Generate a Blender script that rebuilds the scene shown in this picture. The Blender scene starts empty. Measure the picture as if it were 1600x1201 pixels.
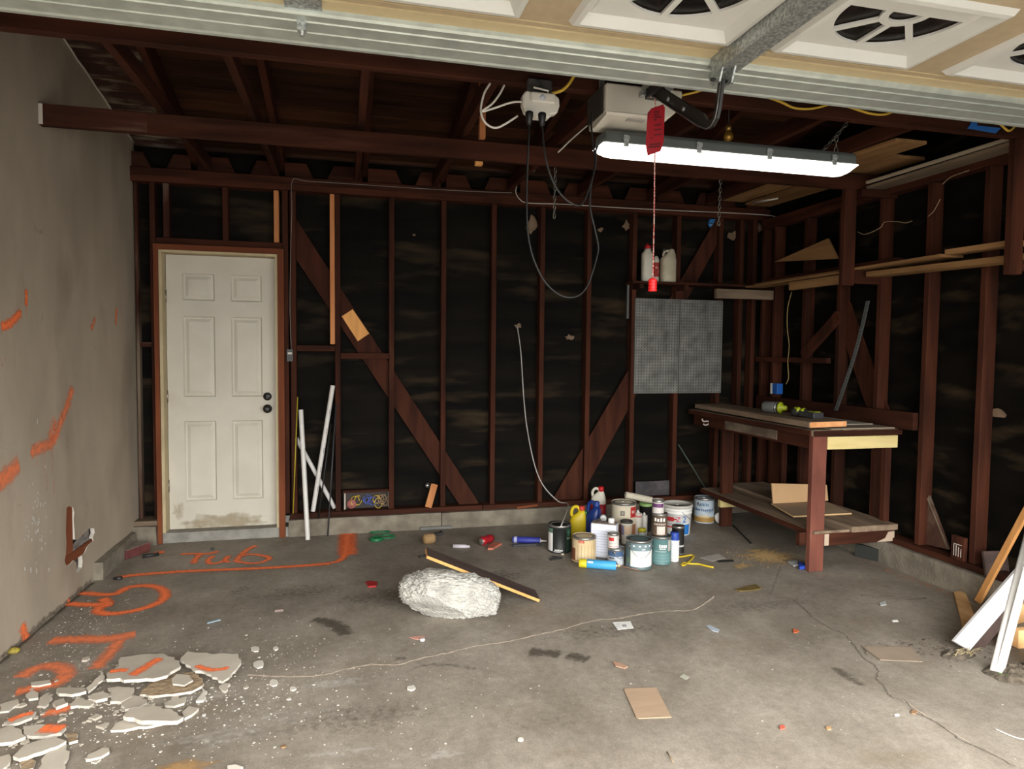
import bpy, bmesh, math, random
import numpy as np
from mathutils import Vector, Matrix, noise as mnoise

random.seed(7)
scene = bpy.context.scene
COL = scene.collection

# ------------------------------------------------------------------ camera
F_PX, YAW, PITCH, ROLL = 1048.35, 0.2429, -0.0495, 0.0096
CAM = np.array([1.2673, -5.3026, 1.4144])
def cam_axes():
    cy, sy, cp, sp = math.cos(YAW), math.sin(YAW), math.cos(PITCH), math.sin(PITCH)
    f = np.array([sy*cp, cy*cp, sp]); r = np.array([cy, -sy, 0.0]); u = np.cross(r, f)
    c, s = math.cos(ROLL), math.sin(ROLL)
    return c*r + s*u, -s*r + c*u, f
AX_R, AX_U, AX_F = cam_axes()
cd = bpy.data.cameras.new('camera'); cam = bpy.data.objects.new('camera', cd); COL.objects.link(cam)
cd.sensor_width = 36.0; cd.lens = F_PX/1600*36.0; cd.clip_start = 0.02; cd.clip_end = 200
M = Matrix.Identity(4)
for i in range(3):
    M[i][0] = AX_R[i]; M[i][1] = AX_U[i]; M[i][2] = -AX_F[i]; M[i][3] = CAM[i]
cam.matrix_world = M
scene.camera = cam

# ------------------------------------------------------------------ daylight and exposure
W = bpy.data.worlds.new('overcast sky'); scene.world = W; W.use_nodes = True
SKY = 40.0
_N, _L = W.node_tree.nodes, W.node_tree.links
bg = _N['Background']; bg.inputs[0].default_value = (1.0, 0.985, 0.95, 1)
_tc = _N.new('ShaderNodeTexCoord'); _sx = _N.new('ShaderNodeSeparateXYZ'); _mr = _N.new('ShaderNodeMapRange')   # overcast: zenith brighter than horizon
_mr.inputs['From Min'].default_value = 0.0; _mr.inputs['From Max'].default_value = 1.0; _mr.inputs['To Min'].default_value = SKY*0.16; _mr.inputs['To Max'].default_value = SKY
_L.new(_tc.outputs['Generated'], _sx.inputs[0]); _L.new(_sx.outputs['Z'], _mr.inputs[0]); _L.new(_mr.outputs[0], bg.inputs[1])
LAMP_STRENGTH = 2.6
scene.view_settings.view_transform = 'Standard'; scene.view_settings.look = 'None'
scene.view_settings.exposure = 0.08; scene.view_settings.gamma = 1.0
scene.view_settings.use_curve_mapping = False
pl = bpy.data.lights.new('door opening portal', 'AREA'); pl.shape = 'RECTANGLE'; pl.size = 5.0; pl.size_y = 2.3
pl.cycles.is_portal = True
po = bpy.data.objects.new('door_opening_portal', pl); COL.objects.link(po)
po.location = (2.3, -5.56, 1.12); po.rotation_euler = (math.radians(90), 0, 0)

# ------------------------------------------------------------------ where a point of the photograph lies on a known surface
def ray(u, v):
    return AX_R*((u-800)/F_PX) - AX_U*((v-600.5)/F_PX) + AX_F
def at_x(u, v, x):
    d = ray(u, v); return CAM + d*((x-CAM[0])/d[0])
def at_y(u, v, y):
    d = ray(u, v); return CAM + d*((y-CAM[1])/d[1])
def at_z(u, v, z=0.0):
    d = ray(u, v); return CAM + d*((z-CAM[2])/d[2])
def at_plane(u, v, p, n):
    d = ray(u, v); n = np.array(n, float); return CAM + d*(np.dot(np.array(p)-CAM, n)/np.dot(d, n))
def stand(u0, u1, vt, vb, z0=0.0):
    """centre, radius and height of an upright round thing standing at height z0"""
    uc = (u0+u1)/2
    p = at_z(uc, vb, z0); h = p-CAM; h[2] = 0; dirv = h/np.linalg.norm(h)
    c = p.copy()
    for _ in range(4):
        r = (u1-u0)/2*np.dot(c-CAM, AX_F)/F_PX
        c = p + dirv*r
    d = ray(uc, vt); dist = np.linalg.norm((c+dirv*r*0.95-CAM)[:2]); t = dist/np.linalg.norm(d[:2])
    return c, r, CAM[2]+d[2]*t-z0

# ------------------------------------------------------------------ materials
MATS = {}
def new_mat(name):
    m = bpy.data.materials.new(name); m.use_nodes = True
    return m, m.node_tree, m.node_tree.nodes['Principled BSDF']
def mat(name, c1, c2=None, scale=6.0, rough=0.7, metal=0.0, bump=0.0, stretch=(1, 1, 1), lo=0.35, hi=0.65,
        c3=None, scale3=3.0, lo3=0.6, hi3=0.7, vary=0.0, spec=0.35, bscale=None, detail=6.0):
    if name in MATS: return MATS[name]
    m, nt, b = new_mat(name); N, L = nt.nodes, nt.links
    b.inputs['Roughness'].default_value = rough; b.inputs['Metallic'].default_value = metal
    b.inputs['Specular IOR Level'].default_value = spec
    tc = N.new('ShaderNodeTexCoord'); mp = N.new('ShaderNodeMapping'); mp.inputs['Scale'].default_value = stretch
    oi = N.new('ShaderNodeObjectInfo')
    L.new(tc.outputs['Object'], mp.inputs['Vector'])
    addv = N.new('ShaderNodeVectorMath'); addv.operation = 'ADD'
    sc = N.new('ShaderNodeVectorMath'); sc.operation = 'SCALE'; sc.inputs['Scale'].default_value = 37.0
    cmb = N.new('ShaderNodeCombineXYZ')
    for i in range(3): L.new(oi.outputs['Random'], cmb.inputs[i])
    L.new(cmb.outputs[0], sc.inputs[0]); L.new(mp.outputs[0], addv.inputs[0]); L.new(sc.outputs[0], addv.inputs[1])
    vec = addv.outputs[0]
    col = None
    nz = N.new('ShaderNodeTexNoise'); nz.inputs['Scale'].default_value = scale; nz.inputs['Detail'].default_value = detail
    L.new(vec, nz.inputs['Vector'])
    if c2 is None: c2 = tuple(x*0.8 for x in c1)
    rp = N.new('ShaderNodeValToRGB'); e = rp.color_ramp.elements
    e[0].position = lo; e[0].color = (*c2, 1); e[1].position = hi; e[1].color = (*c1, 1)
    L.new(nz.outputs['Fac'], rp.inputs[0]); col = rp.outputs[0]
    if c3 is not None:
        n3 = N.new('ShaderNodeTexNoise'); n3.inputs['Scale'].default_value = scale3; n3.inputs['Detail'].default_value = 8.0
        L.new(vec, n3.inputs['Vector'])
        r3 = N.new('ShaderNodeMapRange'); r3.inputs['From Min'].default_value = lo3; r3.inputs['From Max'].default_value = hi3
        L.new(n3.outputs['Fac'], r3.inputs[0])
        mx = N.new('ShaderNodeMix'); mx.data_type = 'RGBA'; mx.inputs['B'].default_value = (*c3, 1)
        L.new(r3.outputs[0], mx.inputs['Factor']); L.new(col, mx.inputs['A']); col = mx.outputs['Result']
    if vary:
        hsv = N.new('ShaderNodeHueSaturation'); mr = N.new('ShaderNodeMapRange')
        mr.inputs['To Min'].default_value = 1-vary; mr.inputs['To Max'].default_value = 1+vary
        L.new(oi.outputs['Random'], mr.inputs[0]); L.new(mr.outputs[0], hsv.inputs['Value'])
        L.new(col, hsv.inputs['Color']); col = hsv.outputs[0]
    L.new(col, b.inputs['Base Color'])
    if bump:
        bp = N.new('ShaderNodeBump'); bp.inputs['Strength'].default_value = bump; bp.inputs['Distance'].default_value = 0.01
        if bscale:
            nb = N.new('ShaderNodeTexNoise'); nb.inputs['Scale'].default_value = bscale; nb.inputs['Detail'].default_value = 6
            L.new(vec, nb.inputs['Vector']); L.new(nb.outputs['Fac'], bp.inputs['Height'])
        else: L.new(nz.outputs['Fac'], bp.inputs['Height'])
        L.new(bp.outputs[0], b.inputs['Normal'])
    MATS[name] = m; return m
def wood(base, axis='z', vary=0.22):
    st = {'x': (0.12, 1, 1), 'y': (1, 0.12, 1), 'z': (1, 1, 0.12)}[axis]
    kinds = {
        'redwood': dict(c1=(0.070, 0.0215, 0.0108), c2=(0.030, 0.0098, 0.0055), c3=(0.12, 0.055, 0.034), lo3=0.66, hi3=0.82),
        'redwood_pale': dict(c1=(0.078, 0.027, 0.016), c2=(0.036, 0.013, 0.008), c3=(0.27, 0.22, 0.16), lo3=0.50, hi3=0.66),
        'rust_paint': dict(c1=(0.20, 0.062, 0.026), c2=(0.14, 0.042, 0.019)),
        'new_wood': dict(c1=(0.62, 0.27, 0.11), c2=(0.47, 0.18, 0.07)),
        'orange_ply': dict(c1=(0.75, 0.38, 0.13), c2=(0.58, 0.27, 0.09)),
        'pine_shaded': dict(c1=(0.36, 0.20, 0.085), c2=(0.24, 0.13, 0.055)),  # tan pine darkened: shade of shelf and roof put into the colour
        'tan_pine': dict(c1=(0.68, 0.42, 0.20), c2=(0.52, 0.30, 0.13)),
        'pale_pine': dict(c1=(0.70, 0.58, 0.27), c2=(0.58, 0.46, 0.20)),
        'grey_wood': dict(c1=(0.25, 0.19, 0.13), c2=(0.14, 0.10, 0.07)),
        'bench_grey': dict(c1=(0.27, 0.20, 0.14), c2=(0.15, 0.105, 0.07)),
        'dark_board': dict(c1=(0.085, 0.058, 0.05), c2=(0.055, 0.038, 0.034)),
        'roof_board': dict(c1=(0.060, 0.024, 0.011), c2=(0.024, 0.010, 0.005), c3=(0.09, 0.042, 0.02), lo3=0.62, hi3=0.78),
        'cut_end': dict(c1=(0.72, 0.36, 0.16), c2=(0.55, 0.25, 0.10)),
    }[base]
    return mat(base+'_'+axis, scale=14, rough=0.8, spec=0.15, bump=0.25, stretch=st, vary=vary, scale3=3.5, **kinds)
def plain(name, c, rough=0.55, metal=0.0, spec=0.4, vary2=0.9):
    return mat(name, c, tuple(x*vary2 for x in c), scale=9, rough=rough, metal=metal, spec=spec)
def emit(name, c, s):
    m, nt, b = new_mat(name); b.inputs['Emission Color'].default_value = (*c, 1); b.inputs['Emission Strength'].default_value = s
    b.inputs['Base Color'].default_value = (0.9, 0.9, 0.9, 1); return m
def decal(name, c, dens=1.0, nscale=60.0, rough=0.85, soft=False):
    """paint, dust or damp lying on a surface: coverage from the attribute 'cover' and a grain"""
    if name in MATS: return MATS[name]
    m, nt, b = new_mat(name); N, L = nt.nodes, nt.links
    b.inputs['Base Color'].default_value = (*c, 1); b.inputs['Roughness'].default_value = rough
    at = N.new('ShaderNodeAttribute'); at.attribute_name = 'cover'
    tc = N.new('ShaderNodeTexCoord'); nz = N.new('ShaderNodeTexNoise'); nz.inputs['Scale'].default_value = nscale; nz.inputs['Detail'].default_value = 5
    L.new(tc.outputs['Object'], nz.inputs['Vector'])
    a = N.new('ShaderNodeMath'); a.operation = 'MULTIPLY_ADD'; a.inputs[1].default_value = 1.5 if soft else 2.2; a.inputs[2].default_value = -0.75 if soft else -1.1
    L.new(nz.outputs['Fac'], a.inputs[0])
    s = N.new('ShaderNodeMath'); s.operation = 'MULTIPLY_ADD'; s.inputs[1].default_value = 1.55 if soft else 2.4; s.inputs[2].default_value = -0.28 if soft else -0.7
    L.new(at.outputs['Fac'], s.inputs[0])
    t = N.new('ShaderNodeMath'); t.operation = 'ADD'; t.use_clamp = True
    L.new(a.outputs[0], t.inputs[0]); L.new(s.outputs[0], t.inputs[1])
    # nothing where there is no cover
    u = N.new('ShaderNodeMath'); u.operation = 'MULTIPLY'; u.inputs[1].default_value = 4.0; u.use_clamp = True
    L.new(at.outputs['Fac'], u.inputs[0])
    v = N.new('ShaderNodeMath'); v.operation = 'MULTIPLY'; L.new(t.outputs[0], v.inputs[0]); L.new(u.outputs[0], v.inputs[1])
    w = N.new('ShaderNodeMath'); w.operation = 'MULTIPLY'; w.inputs[1].default_value = dens; L.new(v.outputs[0], w.inputs[0])
    L.new(w.outputs[0], b.inputs['Alpha']); MATS[name] = m; return m

# ------------------------------------------------------------------ mesh building
class MB:
    def __init__(s): s.v, s.f, s.m, s.sm, s.cov = [], [], [], [], None
    def add(s, vs, fs, mi=0, smooth=False):
        o = len(s.v); s.v += [tuple(map(float, p)) for p in vs]
        for f in fs: s.f.append(tuple(i+o for i in f)); s.m.append(mi); s.sm.append(smooth)
        return s
    def box(s, lo, hi, mi=0, mat4=None):
        (a, b, c), (d, e, f) = lo, hi
        vs = [(a, b, c), (d, b, c), (d, e, c), (a, e, c), (a, b, f), (d, b, f), (d, e, f), (a, e, f)]
        if mat4 is not None: vs = [mat4 @ Vector(p) for p in vs]
        return s.add(vs, [(0, 3, 2, 1), (4, 5, 6, 7), (0, 1, 5, 4), (1, 2, 6, 5), (2, 3, 7, 6), (3, 0, 4, 7)], mi)
    def beam(s, p0, p1, w, h, up=(0, 0, 1), mi=0, end_mi=None):
        """a squared timber from p0 to p1 (centre line): w across, h along up"""
        p0, p1, up = Vector(p0), Vector(p1), Vector(up); d = (p1-p0).normalized()
        sx = d.cross(up).normalized(); su = sx.cross(d).normalized()
        vs = []
        for p in (p0, p1):
            for a, b in ((-1, -1), (1, -1), (1, 1), (-1, 1)): vs.append(p+sx*(a*w/2)+su*(b*h/2))
        em = mi if end_mi is None else end_mi
        s.add(vs, [(0, 1, 5, 4), (1, 2, 6, 5), (2, 3, 7, 6), (3, 0, 4, 7)], mi)
        o = len(s.v)-8
        s.f += [(o, o+3, o+2, o+1), (o+4, o+5, o+6, o+7)]; s.m += [em, em]; s.sm += [False, False]
        return s
    def lathe(s, prof, n=24, c=(0, 0, 0), axis=None, mi=0, smooth=True, cap=True, a0=0.0, a1=2*math.pi):
        """profile of (radius, height); closed caps where the ends have a radius"""
        rot = Matrix.Identity(3)
        if axis is not None: rot = Vector((0, 0, 1)).rotation_difference(Vector(axis)).to_matrix()
        full = abs(a1-a0-2*math.pi) < 1e-6; k = n if full else n+1
        vs, fs = [], []
        for r, z in prof:
            for i in range(k):
                a = a0+(a1-a0)*i/n; vs.append(Vector(c)+rot @ Vector((r*math.cos(a), r*math.sin(a), z)))
        for j in range(len(prof)-1):
            for i in range(n):
                i2 = (i+1) % k if full else i+1
                fs.append((j*k+i, j*k+i2, (j+1)*k+i2, (j+1)*k+i))
        s.add(vs, fs, mi, smooth)
        if cap and full:
            o = len(s.v)-len(vs)
            if prof[0][0] > 1e-5: s.f.append(tuple(o+i for i in reversed(range(k)))); s.m.append(mi); s.sm.append(False)
            if prof[-1][0] > 1e-5: s.f.append(tuple(o+(len(prof)-1)*k+i for i in range(k))); s.m.append(mi); s.sm.append(False)
        return s
    def tube(s, pts, r, n=8, mi=0, closed=False, cap=True):
        pts = [Vector(p) for p in pts]; N = len(pts); vs, fs = [], []
        prev = None
        for i, p in enumerate(pts):
            if closed: d = pts[(i+1) % N]-pts[i-1]
            else: d = pts[min(i+1, N-1)]-pts[max(i-1, 0)]
            d.normalize()
            if prev is None:
                a = d.orthogonal().normalized()
            else:
                a = (prev-d*prev.dot(d));
                a = a.normalized() if a.length > 1e-6 else d.orthogonal().normalized()
            prev = a; b = d.cross(a); rr = r[i] if isinstance(r, (list, tuple)) else r
            for k in range(n):
                t = 2*math.pi*k/n; vs.append(p+a*(rr*math.cos(t))+b*(rr*math.sin(t)))
        for i in range(N if closed else N-1):
            for k in range(n):
                i2 = (i+1) % N; fs.append((i*n+k, i*n+(k+1) % n, i2*n+(k+1) % n, i2*n+k))
        s.add(vs, fs, mi, True)
        if cap and not closed:
            o = len(s.v)-len(vs)
            s.f += [tuple(o+k for k in reversed(range(n))), tuple(o+(N-1)*n+k for k in range(n))]; s.m += [mi, mi]; s.sm += [False, False]
        return s
    def prism(s, poly, off, mi=0, side_mi=None, bot_mi=None):
        """polygon of 3-D points pushed by off"""
        n = len(poly); off = Vector(off); P = [Vector(p) for p in poly]
        o = len(s.v); s.v += [tuple(p) for p in P]+[tuple(p+off) for p in P]
        sd = mi if side_mi is None else side_mi
        s.f.append(tuple(o+i for i in range(n))); s.m.append(mi if bot_mi is None else bot_mi)
        s.f.append(tuple(o+n+i for i in reversed(range(n)))); s.m.append(mi)
        for i in range(n):
            j = (i+1) % n; s.f.append((o+i, o+n+i, o+n+j, o+j)); s.m.append(sd)
        s.sm += [False]*(n+2)
        return s
def obj(name, mb, mats, parent=None, local=False, base=None, bevel=0.0):
    """link a builder as one mesh object; world coordinates unless local, origin at base (or the parent)"""
    if not isinstance(mats, (list, tuple)): mats = [mats]
    me = bpy.data.meshes.new(name)
    pw = Vector((0, 0, 0)); p = parent
    while p is not None: pw = pw+p.location; p = p.parent
    off = Vector((0, 0, 0))
    if not local:
        if base is not None: off = Vector(base)
        elif parent is not None: off = pw
        else:
            A = np.array(mb.v); lo, hi = A.min(0), A.max(0); off = Vector(((lo[0]+hi[0])/2, (lo[1]+hi[1])/2, lo[2]))
    me.from_pydata([tuple(Vector(v)-off) for v in mb.v], [], mb.f)
    for m in mats: me.materials.append(m)
    me.polygons.foreach_set('material_index', mb.m); me.polygons.foreach_set('use_smooth', mb.sm)
    if mb.cov is not None:
        a = me.attributes.new('cover', 'FLOAT', 'POINT'); a.data.foreach_set('value', mb.cov)
    bm = bmesh.new(); bm.from_mesh(me)
    if mb.cov is None: bmesh.ops.recalc_face_normals(bm, faces=bm.faces)
    bm.to_mesh(me); bm.free(); me.update()
    o = bpy.data.objects.new(name, me); COL.objects.link(o)
    if parent is not None: o.parent = parent
    if not local: o.location = off-pw
    if bevel:
        b = o.modifiers.new('edge', 'BEVEL'); b.width = bevel; b.segments = 1; b.limit_method = 'ANGLE'
    return o
def tag(o, label=None, cat=None, group=None, kind=None):
    if label: o['label'] = label
    if cat: o['category'] = cat
    if group: o['group'] = group
    if kind: o['kind'] = kind
    return o
def thing(name, label, cat, loc, group=None, rot=None, kind=None):
    e = bpy.data.objects.new(name, None); COL.objects.link(e); e.location = Vector(loc); e.empty_display_size = 0.05
    if rot is not None: e.rotation_euler = rot
    return tag(e, label, cat, group, kind)
def struct(name, mb, mats, label=None, **k):
    o = obj(name, mb, mats, **k); o['kind'] = 'structure'
    if label: o['label'] = label
    return o
def smooth_path(pts, per=6, closed=False):
    P = [Vector(p) for p in pts]; out = []; n = len(P)
    for i in range(n if closed else n-1):
        p0 = P[i-1] if (i > 0 or closed) else P[0]*2-P[1]; p1 = P[i]; p2 = P[(i+1) % n]
        p3 = P[(i+2) % n] if (i+2 < n or closed) else P[n-1]*2-P[n-2]
        for k in range(per):
            t = k/per
            out.append(0.5*((2*p1)+(p2-p0)*t+(2*p0-5*p1+4*p2-p3)*t*t+(3*p1-p0-3*p2+p3)*t**3))
    if not closed: out.append(P[-1])
    return out
def ribbon(pts, width, n, cover=1.0, fade_ends=True, jitter=0.0, lift=0.0012):
    """a strip of paint or dust lying on a surface with normal n; soft edges in attribute 'cover'"""
    mb = MB(); P = [Vector(p) for p in pts]; n = Vector(n).normalized(); N = len(P); cov = []
    prof = ((-1.0, 0.0), (-0.5, 0.62), (0.0, 1.0), (0.5, 0.62), (1.0, 0.0))
    for i, p in enumerate(P):
        d = (P[min(i+1, N-1)]-P[max(i-1, 0)]).normalized(); sd = n.cross(d).normalized()
        w = width[i] if isinstance(width, (list, tuple)) else width
        w *= 1+random.uniform(-jitter, jitter); e = 1.0
        if fade_ends and (i == 0 or i == N-1): e = 0.0
        for a, c in prof: mb.v.append(tuple(p+sd*(a*w/2)+n*lift)); cov.append(c*e*cover)
    for i in range(N-1):
        for k in range(4):
            mb.f.append((i*5+k, i*5+k+1, (i+1)*5+k+1, (i+1)*5+k)); mb.m.append(0); mb.sm.append(False)
    mb.cov = cov; return mb
def blot(c, ax, ay, n_ring=3, n=20, rough=0.25, lift=0.0012, cover=1.0, seed=0):
    """a soft-edged patch with half axes ax, ay (3-D vectors) about c"""
    rnd = random.Random(seed); mb = MB(); c, ax, ay = Vector(c), Vector(ax), Vector(ay); nn = ax.cross(ay).normalized()
    mb.v.append(tuple(c+nn*lift)); cov = [cover]; wob = [1+rnd.uniform(-rough, rough) for _ in range(n)]
    for k in range(1, n_ring+1):
        t = k/n_ring
        for i in range(n):
            a = 2*math.pi*i/n; mb.v.append(tuple(c+(ax*math.cos(a)+ay*math.sin(a))*(t*wob[i])+nn*lift)); cov.append(cover*(1-t**2))
    for i in range(n): mb.f.append((0, 1+i, 1+(i+1) % n)); mb.m.append(0); mb.sm.append(False)
    for k in range(n_ring-1):
        for i in range(n):
            a, b = 1+k*n+i, 1+k*n+(i+1) % n; mb.f.append((a, a+n, b+n, b)); mb.m.append(0); mb.sm.append(False)
    mb.cov = cov; return mb
def text_polys(s, size, bold=0.0):
    """triangles of a word in its own plane, origin at its lower corner"""
    cu = bpy.data.curves.new('word', 'FONT'); cu.body = s; cu.size = size; cu.resolution_u = 2; cu.offset = bold
    o = bpy.data.objects.new('word', cu); COL.objects.link(o)
    dg = bpy.context.evaluated_depsgraph_get(); me = bpy.data.meshes.new_from_object(o.evaluated_get(dg))
    vs = [tuple(v.co) for v in me.vertices]; fs = [tuple(p.vertices) for p in me.polygons]
    bpy.data.objects.remove(o); bpy.data.curves.remove(cu); bpy.data.meshes.remove(me)
    return vs, fs

# ================================================================== THE SETTING
X0 = -0.205                                   # plaster face at the back corner; the wall leans outwards a little towards the street
LWP = np.array([X0, 0.0, 0.0]); LWN = np.array([1.0, -0.022, 0.0])/math.hypot(1, 0.022)
def lw(u, v): return at_plane(u, v, LWP, LWN)
def lx(y): return X0+0.022*y
XR = 4.84; YF = -5.55; RIDGE = -2.75
def roof_z(y): return 2.905+0.19*(-y) if y > RIDGE else 2.905+0.19*(-2*RIDGE+y)

def floor_mat():
    m, nt, b = new_mat('concrete'); N, L = nt.nodes, nt.links; b.inputs['Specular IOR Level'].default_value = 0.3
    tc = N.new('ShaderNodeTexCoord')
    def noise(scale, detail, rough=0.6, st=(1, 1, 1), off=0.0):
        mp = N.new('ShaderNodeMapping'); mp.inputs['Scale'].default_value = st; mp.inputs['Location'].default_value = (off, off*0.7, 0)
        n = N.new('ShaderNodeTexNoise'); n.inputs['Scale'].default_value = scale; n.inputs['Detail'].default_value = detail; n.inputs['Roughness'].default_value = rough
        L.new(tc.outputs['Object'], mp.inputs[0]); L.new(mp.outputs[0], n.inputs['Vector']); return n.outputs['Fac']
    def ramp(fac, p0, p1, c0, c1):
        r = N.new('ShaderNodeValToRGB'); e = r.color_ramp.elements; e[0].position = p0; e[1].position = p1; e[0].color = (*c0, 1); e[1].color = (*c1, 1); L.new(fac, r.inputs[0]); return r.outputs[0]
    def mix(a, b_, fac=1.0, mode='MULTIPLY'):
        x = N.new('ShaderNodeMix'); x.data_type = 'RGBA'; x.blend_type = mode
        if isinstance(fac, float): x.inputs['Factor'].default_value = fac
        else: L.new(fac, x.inputs['Factor'])
        L.new(a, x.inputs['A'])
        if isinstance(b_, tuple): x.inputs['B'].default_value = (*b_, 1)
        else: L.new(b_, x.inputs['B'])
        return x.outputs['Result']
    def g(v): return (v, v, v)
    col = ramp(noise(1.1, 12, 0.65), 0.34, 0.66, (0.215, 0.187, 0.153), (0.345, 0.307, 0.258))
    col = mix(col, ramp(noise(4.2, 12, 0.72, (1, 0.6, 1), 3), 0.30, 0.68, (0.70, 0.68, 0.65), g(1.12)))
    col = mix(col, ramp(noise(26, 8, 0.75, (1, 1, 1), 8), 0.32, 0.62, g(0.80), g(1.08)))
    col = mix(col, ramp(noise(140, 4, 0.6), 0.35, 0.62, g(0.86), g(1.06)))
    st = ramp(noise(2.3, 10, 0.7, (0.7, 1.4, 1), 15), 0.56, 0.74, g(0.0), g(0.55))
    col = mix(col, (0.17, 0.125, 0.075), st, 'MIX')
    pale = ramp(noise(6.5, 12, 0.8, (1, 0.5, 1), 27), 0.60, 0.78, g(0.0), g(0.45))
    col = mix(col, (0.46, 0.425, 0.37), pale, 'MIX')
    L.new(col, b.inputs['Base Color'])
    rr = ramp(noise(3, 6, 0.6, off=5), 0.3, 0.7, g(0.48), g(0.75)); L.new(rr, b.inputs['Roughness'])
    bp = N.new('ShaderNodeBump'); bp.inputs['Strength'].default_value = 0.22; bp.inputs['Distance'].default_value = 0.006
    L.new(noise(55, 9, 0.7), bp.inputs['Height']); L.new(bp.outputs[0], b.inputs['Normal'])
    return m
m_floor = floor_mat()
fl = MB()
nx, ny = 44, 48
for j in range(ny+1):
    for i in range(nx+1):
        x = -0.35+5.5*i/nx; y = YF+(0.3-YF)*j/ny
        fl.v.append((x, y, 0.0015*mnoise.noise(Vector((x*1.3, y*1.3, 0)))-0.0015))
for j in range(ny):
    for i in range(nx):
        a = j*(nx+1)+i; fl.f.append((a, a+1, a+nx+2, a+nx+1)); fl.m.append(0); fl.sm.append(True)
floor = struct('floor', fl, m_floor, 'stained bare concrete garage floor with orange spray paint marks', base=(0, 0, 0))
g = MB(); g.box((-9, -22, -0.16), (14, YF, -0.03))
struct('ground', g, mat('driveway', (0.065, 0.063, 0.06), scale=2, rough=0.9), 'unseen driveway outside the open garage door, darkened to weaken bounced daylight')  # unseen ground, its colour kept dark to weaken bounced daylight

m_plaster = mat('plaster', (0.43, 0.365, 0.285), (0.36, 0.305, 0.235), scale=2.6, rough=0.85, bump=0.10, bscale=26, c3=(0.29, 0.24, 0.18),
                scale3=1.6, lo3=0.56, hi3=0.74, stretch=(1, 1.5, 0.7), detail=9)
m_gyp = plain('broken_plaster', (0.60, 0.565, 0.50), 0.9)
# left wall: a plaster sheet with the broken opening, made as a flat outline with a hole
def wall_sheet(outline, holes, thick):
    cu = bpy.data.curves.new('sheet', 'CURVE'); cu.dimensions = '2D'; cu.fill_mode = 'BOTH'; cu.extrude = thick/2
    for pts in [outline]+holes:
        sp = cu.splines.new('POLY'); sp.points.add(len(pts)-1); sp.use_cyclic_u = True
        for q, p in zip(sp.points, pts): q.co = (p[0], p[1], 0, 1)
    o = bpy.data.objects.new('sheet', cu); COL.objects.link(o)
    me = bpy.data.meshes.new_from_object(o.evaluated_get(bpy.context.evaluated_depsgraph_get()))
    vs = [tuple(v.co) for v in me.vertices]; fs = [tuple(p.vertices) for p in me.polygons]; ns = [tuple(p.normal) for p in me.polygons]
    bpy.data.objects.remove(o); bpy.data.curves.remove(cu); bpy.data.meshes.remove(me); return vs, fs, ns
hole_px = [(104, 793), (109, 790), (114, 792), (116, 800), (115, 812), (116, 824), (117, 842), (121, 843), (128, 836), (136, 829), (142, 823),
           (147, 825), (148, 832), (145, 839), (146, 845), (140, 850), (136, 855), (133, 863), (128, 868), (129, 876), (128, 886), (122, 894),
           (119, 896), (120, 886), (119, 878), (115, 875), (111, 880), (107, 884), (103, 882), (101, 876), (103, 866), (104, 850), (103, 830)]
def wall_yz(p): return (p[1], p[2])
hole = [wall_yz(lw(*q)) for q in hole_px]
out = [(YF, 0.0), (-0.78, 0.0), (-0.74, 0.07), (-0.62, 0.10), (-0.10, 0.115), (0.09, 0.13), (0.09, roof_z(0.09)), (RIDGE, roof_z(RIDGE)), (YF, roof_z(YF))]
vs, fs, ns = wall_sheet(out, [hole], 0.022)
wl = MB()
wl.add([(lx(y)-0.011+z2, y, z) for (y, z, z2) in vs], [], 0)
for f, n in zip(fs, ns): wl.f.append(f); wl.m.append(0 if abs(n[2]) > 0.5 else 1); wl.sm.append(False)
wall_left = struct('wall_left', wl, [m_plaster, m_gyp], 'grey plaster side wall with orange paint strokes and a broken hole', base=(X0, 0, 0))
def paper_sheet(fn, nu, nv):
    mb = MB()
    for j in range(nv+1):
        for i in range(nu+1): mb.v.append(tuple(fn(i/nu, j/nv)))
    for j in range(nv):
        for i in range(nu):
            a = j*(nu+1)+i; mb.f.append((a, a+1, a+nu+2, a+nu+1)); mb.m.append(0); mb.sm.append(True)
    return mb
def part(name, mb, m, parent, **k): return obj(name, mb, m, parent, **k)
# what the hole shows: a stud, the sill plate, dark back sheet and scrap stuffed in
b = MB(); b.box((X0-0.16, YF, 0), (X0-0.15, 0.2, 3.45)); part('backing', b, plain('cavity', (0.02, 0.015, 0.012)), wall_left)
def inset(y): return lx(y)-0.005
b = MB(); b.prism([(inset(-1.19), -1.19, 0.259), (inset(-1.075), -1.075, 0.259), (inset(-1.075), -1.075, 0.62), (inset(-1.19), -1.19, 0.62)], (-0.11, 0, 0)); part('stud', b, wood('rust_paint'), wall_left)
b = MB(); b.prism([(inset(-1.30), -1.30, 0.205), (inset(-0.65), -0.65, 0.205), (inset(-0.65), -0.65, 0.257), (inset(-1.30), -1.30, 0.257)], (-0.10, 0, 0)); part('sill_plate', b, wood('rust_paint', 'y'), wall_left)
b = MB(); sh = paper_sheet(lambda u, t: (lx(-1)-0.010-0.012*abs(mnoise.noise(Vector((u*5, t*4, 2)))), -1.075+0.26*u, 0.255+0.085*t*(0.5+0.5*u)), 14, 6); part('crumpled_paper', sh, mat('grey_paper', (0.30, 0.285, 0.27), (0.12, 0.11, 0.10), scale=25, bump=0.6), wall_left)
b = MB(); b.prism([(lx(-1)-0.021, -1.3, 0.0), (lx(-1)-0.021, -0.6, 0.0), (lx(-1)-0.021, -0.6, 0.7), (lx(-1)-0.021, -1.3, 0.7)], (-0.004, 0, 0)); part('backing', b, MATS['cavity'], wall_left)
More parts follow.
